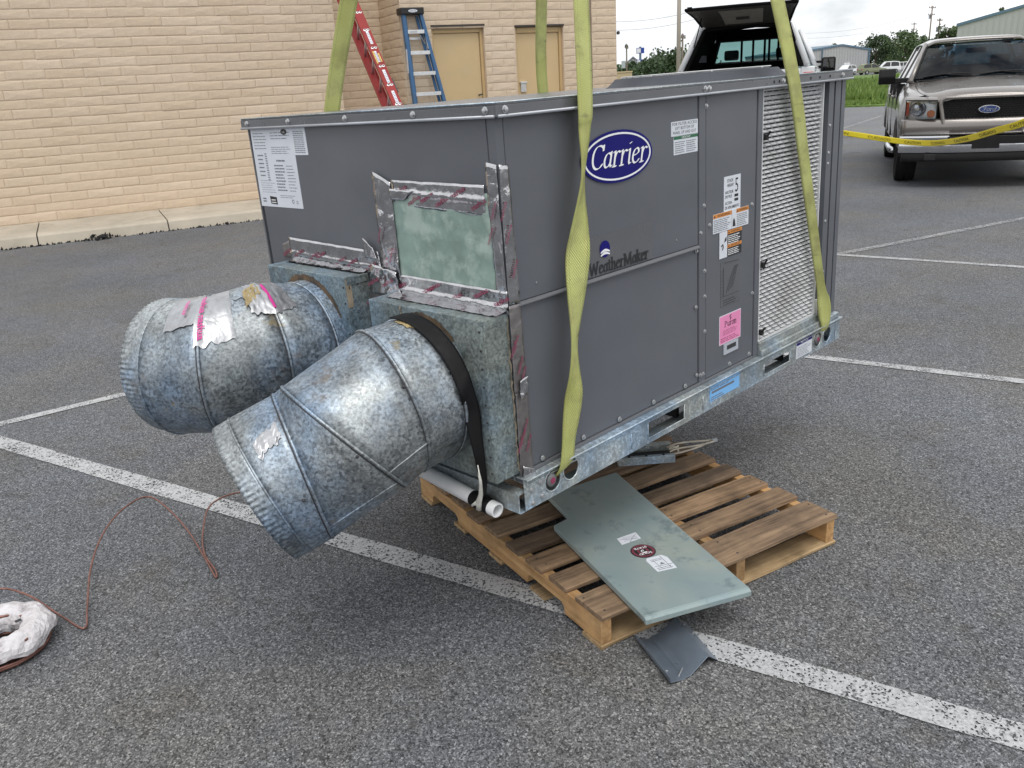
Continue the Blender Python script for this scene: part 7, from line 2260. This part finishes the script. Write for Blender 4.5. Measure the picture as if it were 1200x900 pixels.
sg = empty('sign_pole', tuple(az(36.6, 175)), (0, 0, radians(37)), 'tall roadside sign with a blue board and a white face', 'sign')
mb = MB(); mb.tube([(0, 0, 0), (0, 0, 7.2)], 0.22, 8); mb.build('pole', 'trim_blue', sg)
for z0, z1, wd in ((6.0, 7.0, 1.5), (2.5, 4.9, 1.3)):
    mb = MB(); mb.box(-0.2, 0.2, -wd / 2, wd / 2, z0, z1); bd = mb.build('board', 'sign_blue', sg)
    mb = MB(); mb.box(-0.24, -0.21, 0.0 if z0 < 5 else -0.1, wd / 2 - 0.08, z0 + 0.1, z1 - 0.1); mb.build('sign_face', 'sign_white', bd)
sp = empty('sign_post', tuple(az(34.95, 200)), (0, 0, radians(35)), 'small round sign post between the far tan houses', 'sign')
mb = MB(); mb.tube([(0, 0, 0), (0, 0, 3.0)], 0.08, 6); mb.build('post', 'wire_dark', sp)
mb = MB(); mb.lathe([(0, -0.03), (0.55, -0.03), (0.55, 0.03), (0, 0.03)], 12, Matrix.Translation((-0.1, 0, 3.2)) @ Matrix.Rotation(radians(90), 4, 'Y')); mb.build('sign_face', 'label_grey', sp)

def house(label, pos, rz, w_, d, h, rh, wall, roof='house_roof_grey', gable=True):
    e = empty('house', tuple(pos), (0, 0, rz), label, 'house')
    mb = MB(); mb.prism([(-w_ / 2, 0), (w_ / 2, 0), (w_ / 2, h), (0, h + rh), (-w_ / 2, h)] if gable else [(-w_ / 2, 0), (w_ / 2, 0), (w_ / 2, h), (-w_ / 2, h)], 0, d, lambda u, v, q: (q, u, v)); mb.build('wall', wall, e)
    if gable:
        mb = MB()
        for s in (-1, 1):
            mb.add([(-0.4, s * (w_ / 2 + 0.4), h - 0.25), (-0.4, 0, h + rh + 0.1), (d, 0, h + rh + 0.1), (d, s * (w_ / 2 + 0.4), h - 0.25), (-0.4, s * (w_ / 2 + 0.4), h + 0.0), (-0.4, 0, h + rh + 0.35), (d, 0, h + rh + 0.35), (d, s * (w_ / 2 + 0.4), h)], [(0, 1, 2, 3), (4, 7, 6, 5), (0, 4, 5, 1), (1, 5, 6, 2), (2, 6, 7, 3), (3, 7, 4, 0)])
        mb.build('roof', roof, e)
    for k in (-1, 1):
        mb = MB(); mb.box(-0.06, 0.02, k * w_ * 0.25 - 0.5, k * w_ * 0.25 + 0.5, 0.9, 2.1); f = mb.build('window', 'sign_white', e)
        mb = MB(); mb.box(-0.08, -0.061, k * w_ * 0.25 - 0.4, k * w_ * 0.25 + 0.4, 1.0, 2.0); mb.build('pane', 'tinted_glass', f)
    mb = MB(); mb.box(-0.06, 0.02, -0.45, 0.45, 0, 2.0); mb.build('door', 'house_roof_grey', e)
    return e
house('small house with a pale grey gable left of the blue sign', az(37.05, 205), radians(37), 7.5, 10, 3.0, 2.9, 'house_wall_white')
house('low tan house right of the white cars', az(35.5, 260), radians(36), 7.5, 8, 3.0, 0.5, 'house_wall_tan')
house('low tan house left of the beige lamp pole', az(34.5, 250), radians(35), 5.0, 8, 3.6, 1.6, 'house_wall_tan', 'house_wall_tan')
we = empty('boundary_wall', tuple(az(37.6, 88)), (0, 0, radians(37.5)), 'plain tan wall just beyond the right brick corner', 'wall')
mb = MB(); mb.box(0, 0.3, -0.75, 3.6, 0, 2.15); mb.build('panel', 'house_wall_tan', we)
mb = MB(); mb.box(-0.05, 0.35, -0.8, 3.65, 2.15, 2.27); mb.build('coping', 'soffit_tan', we)
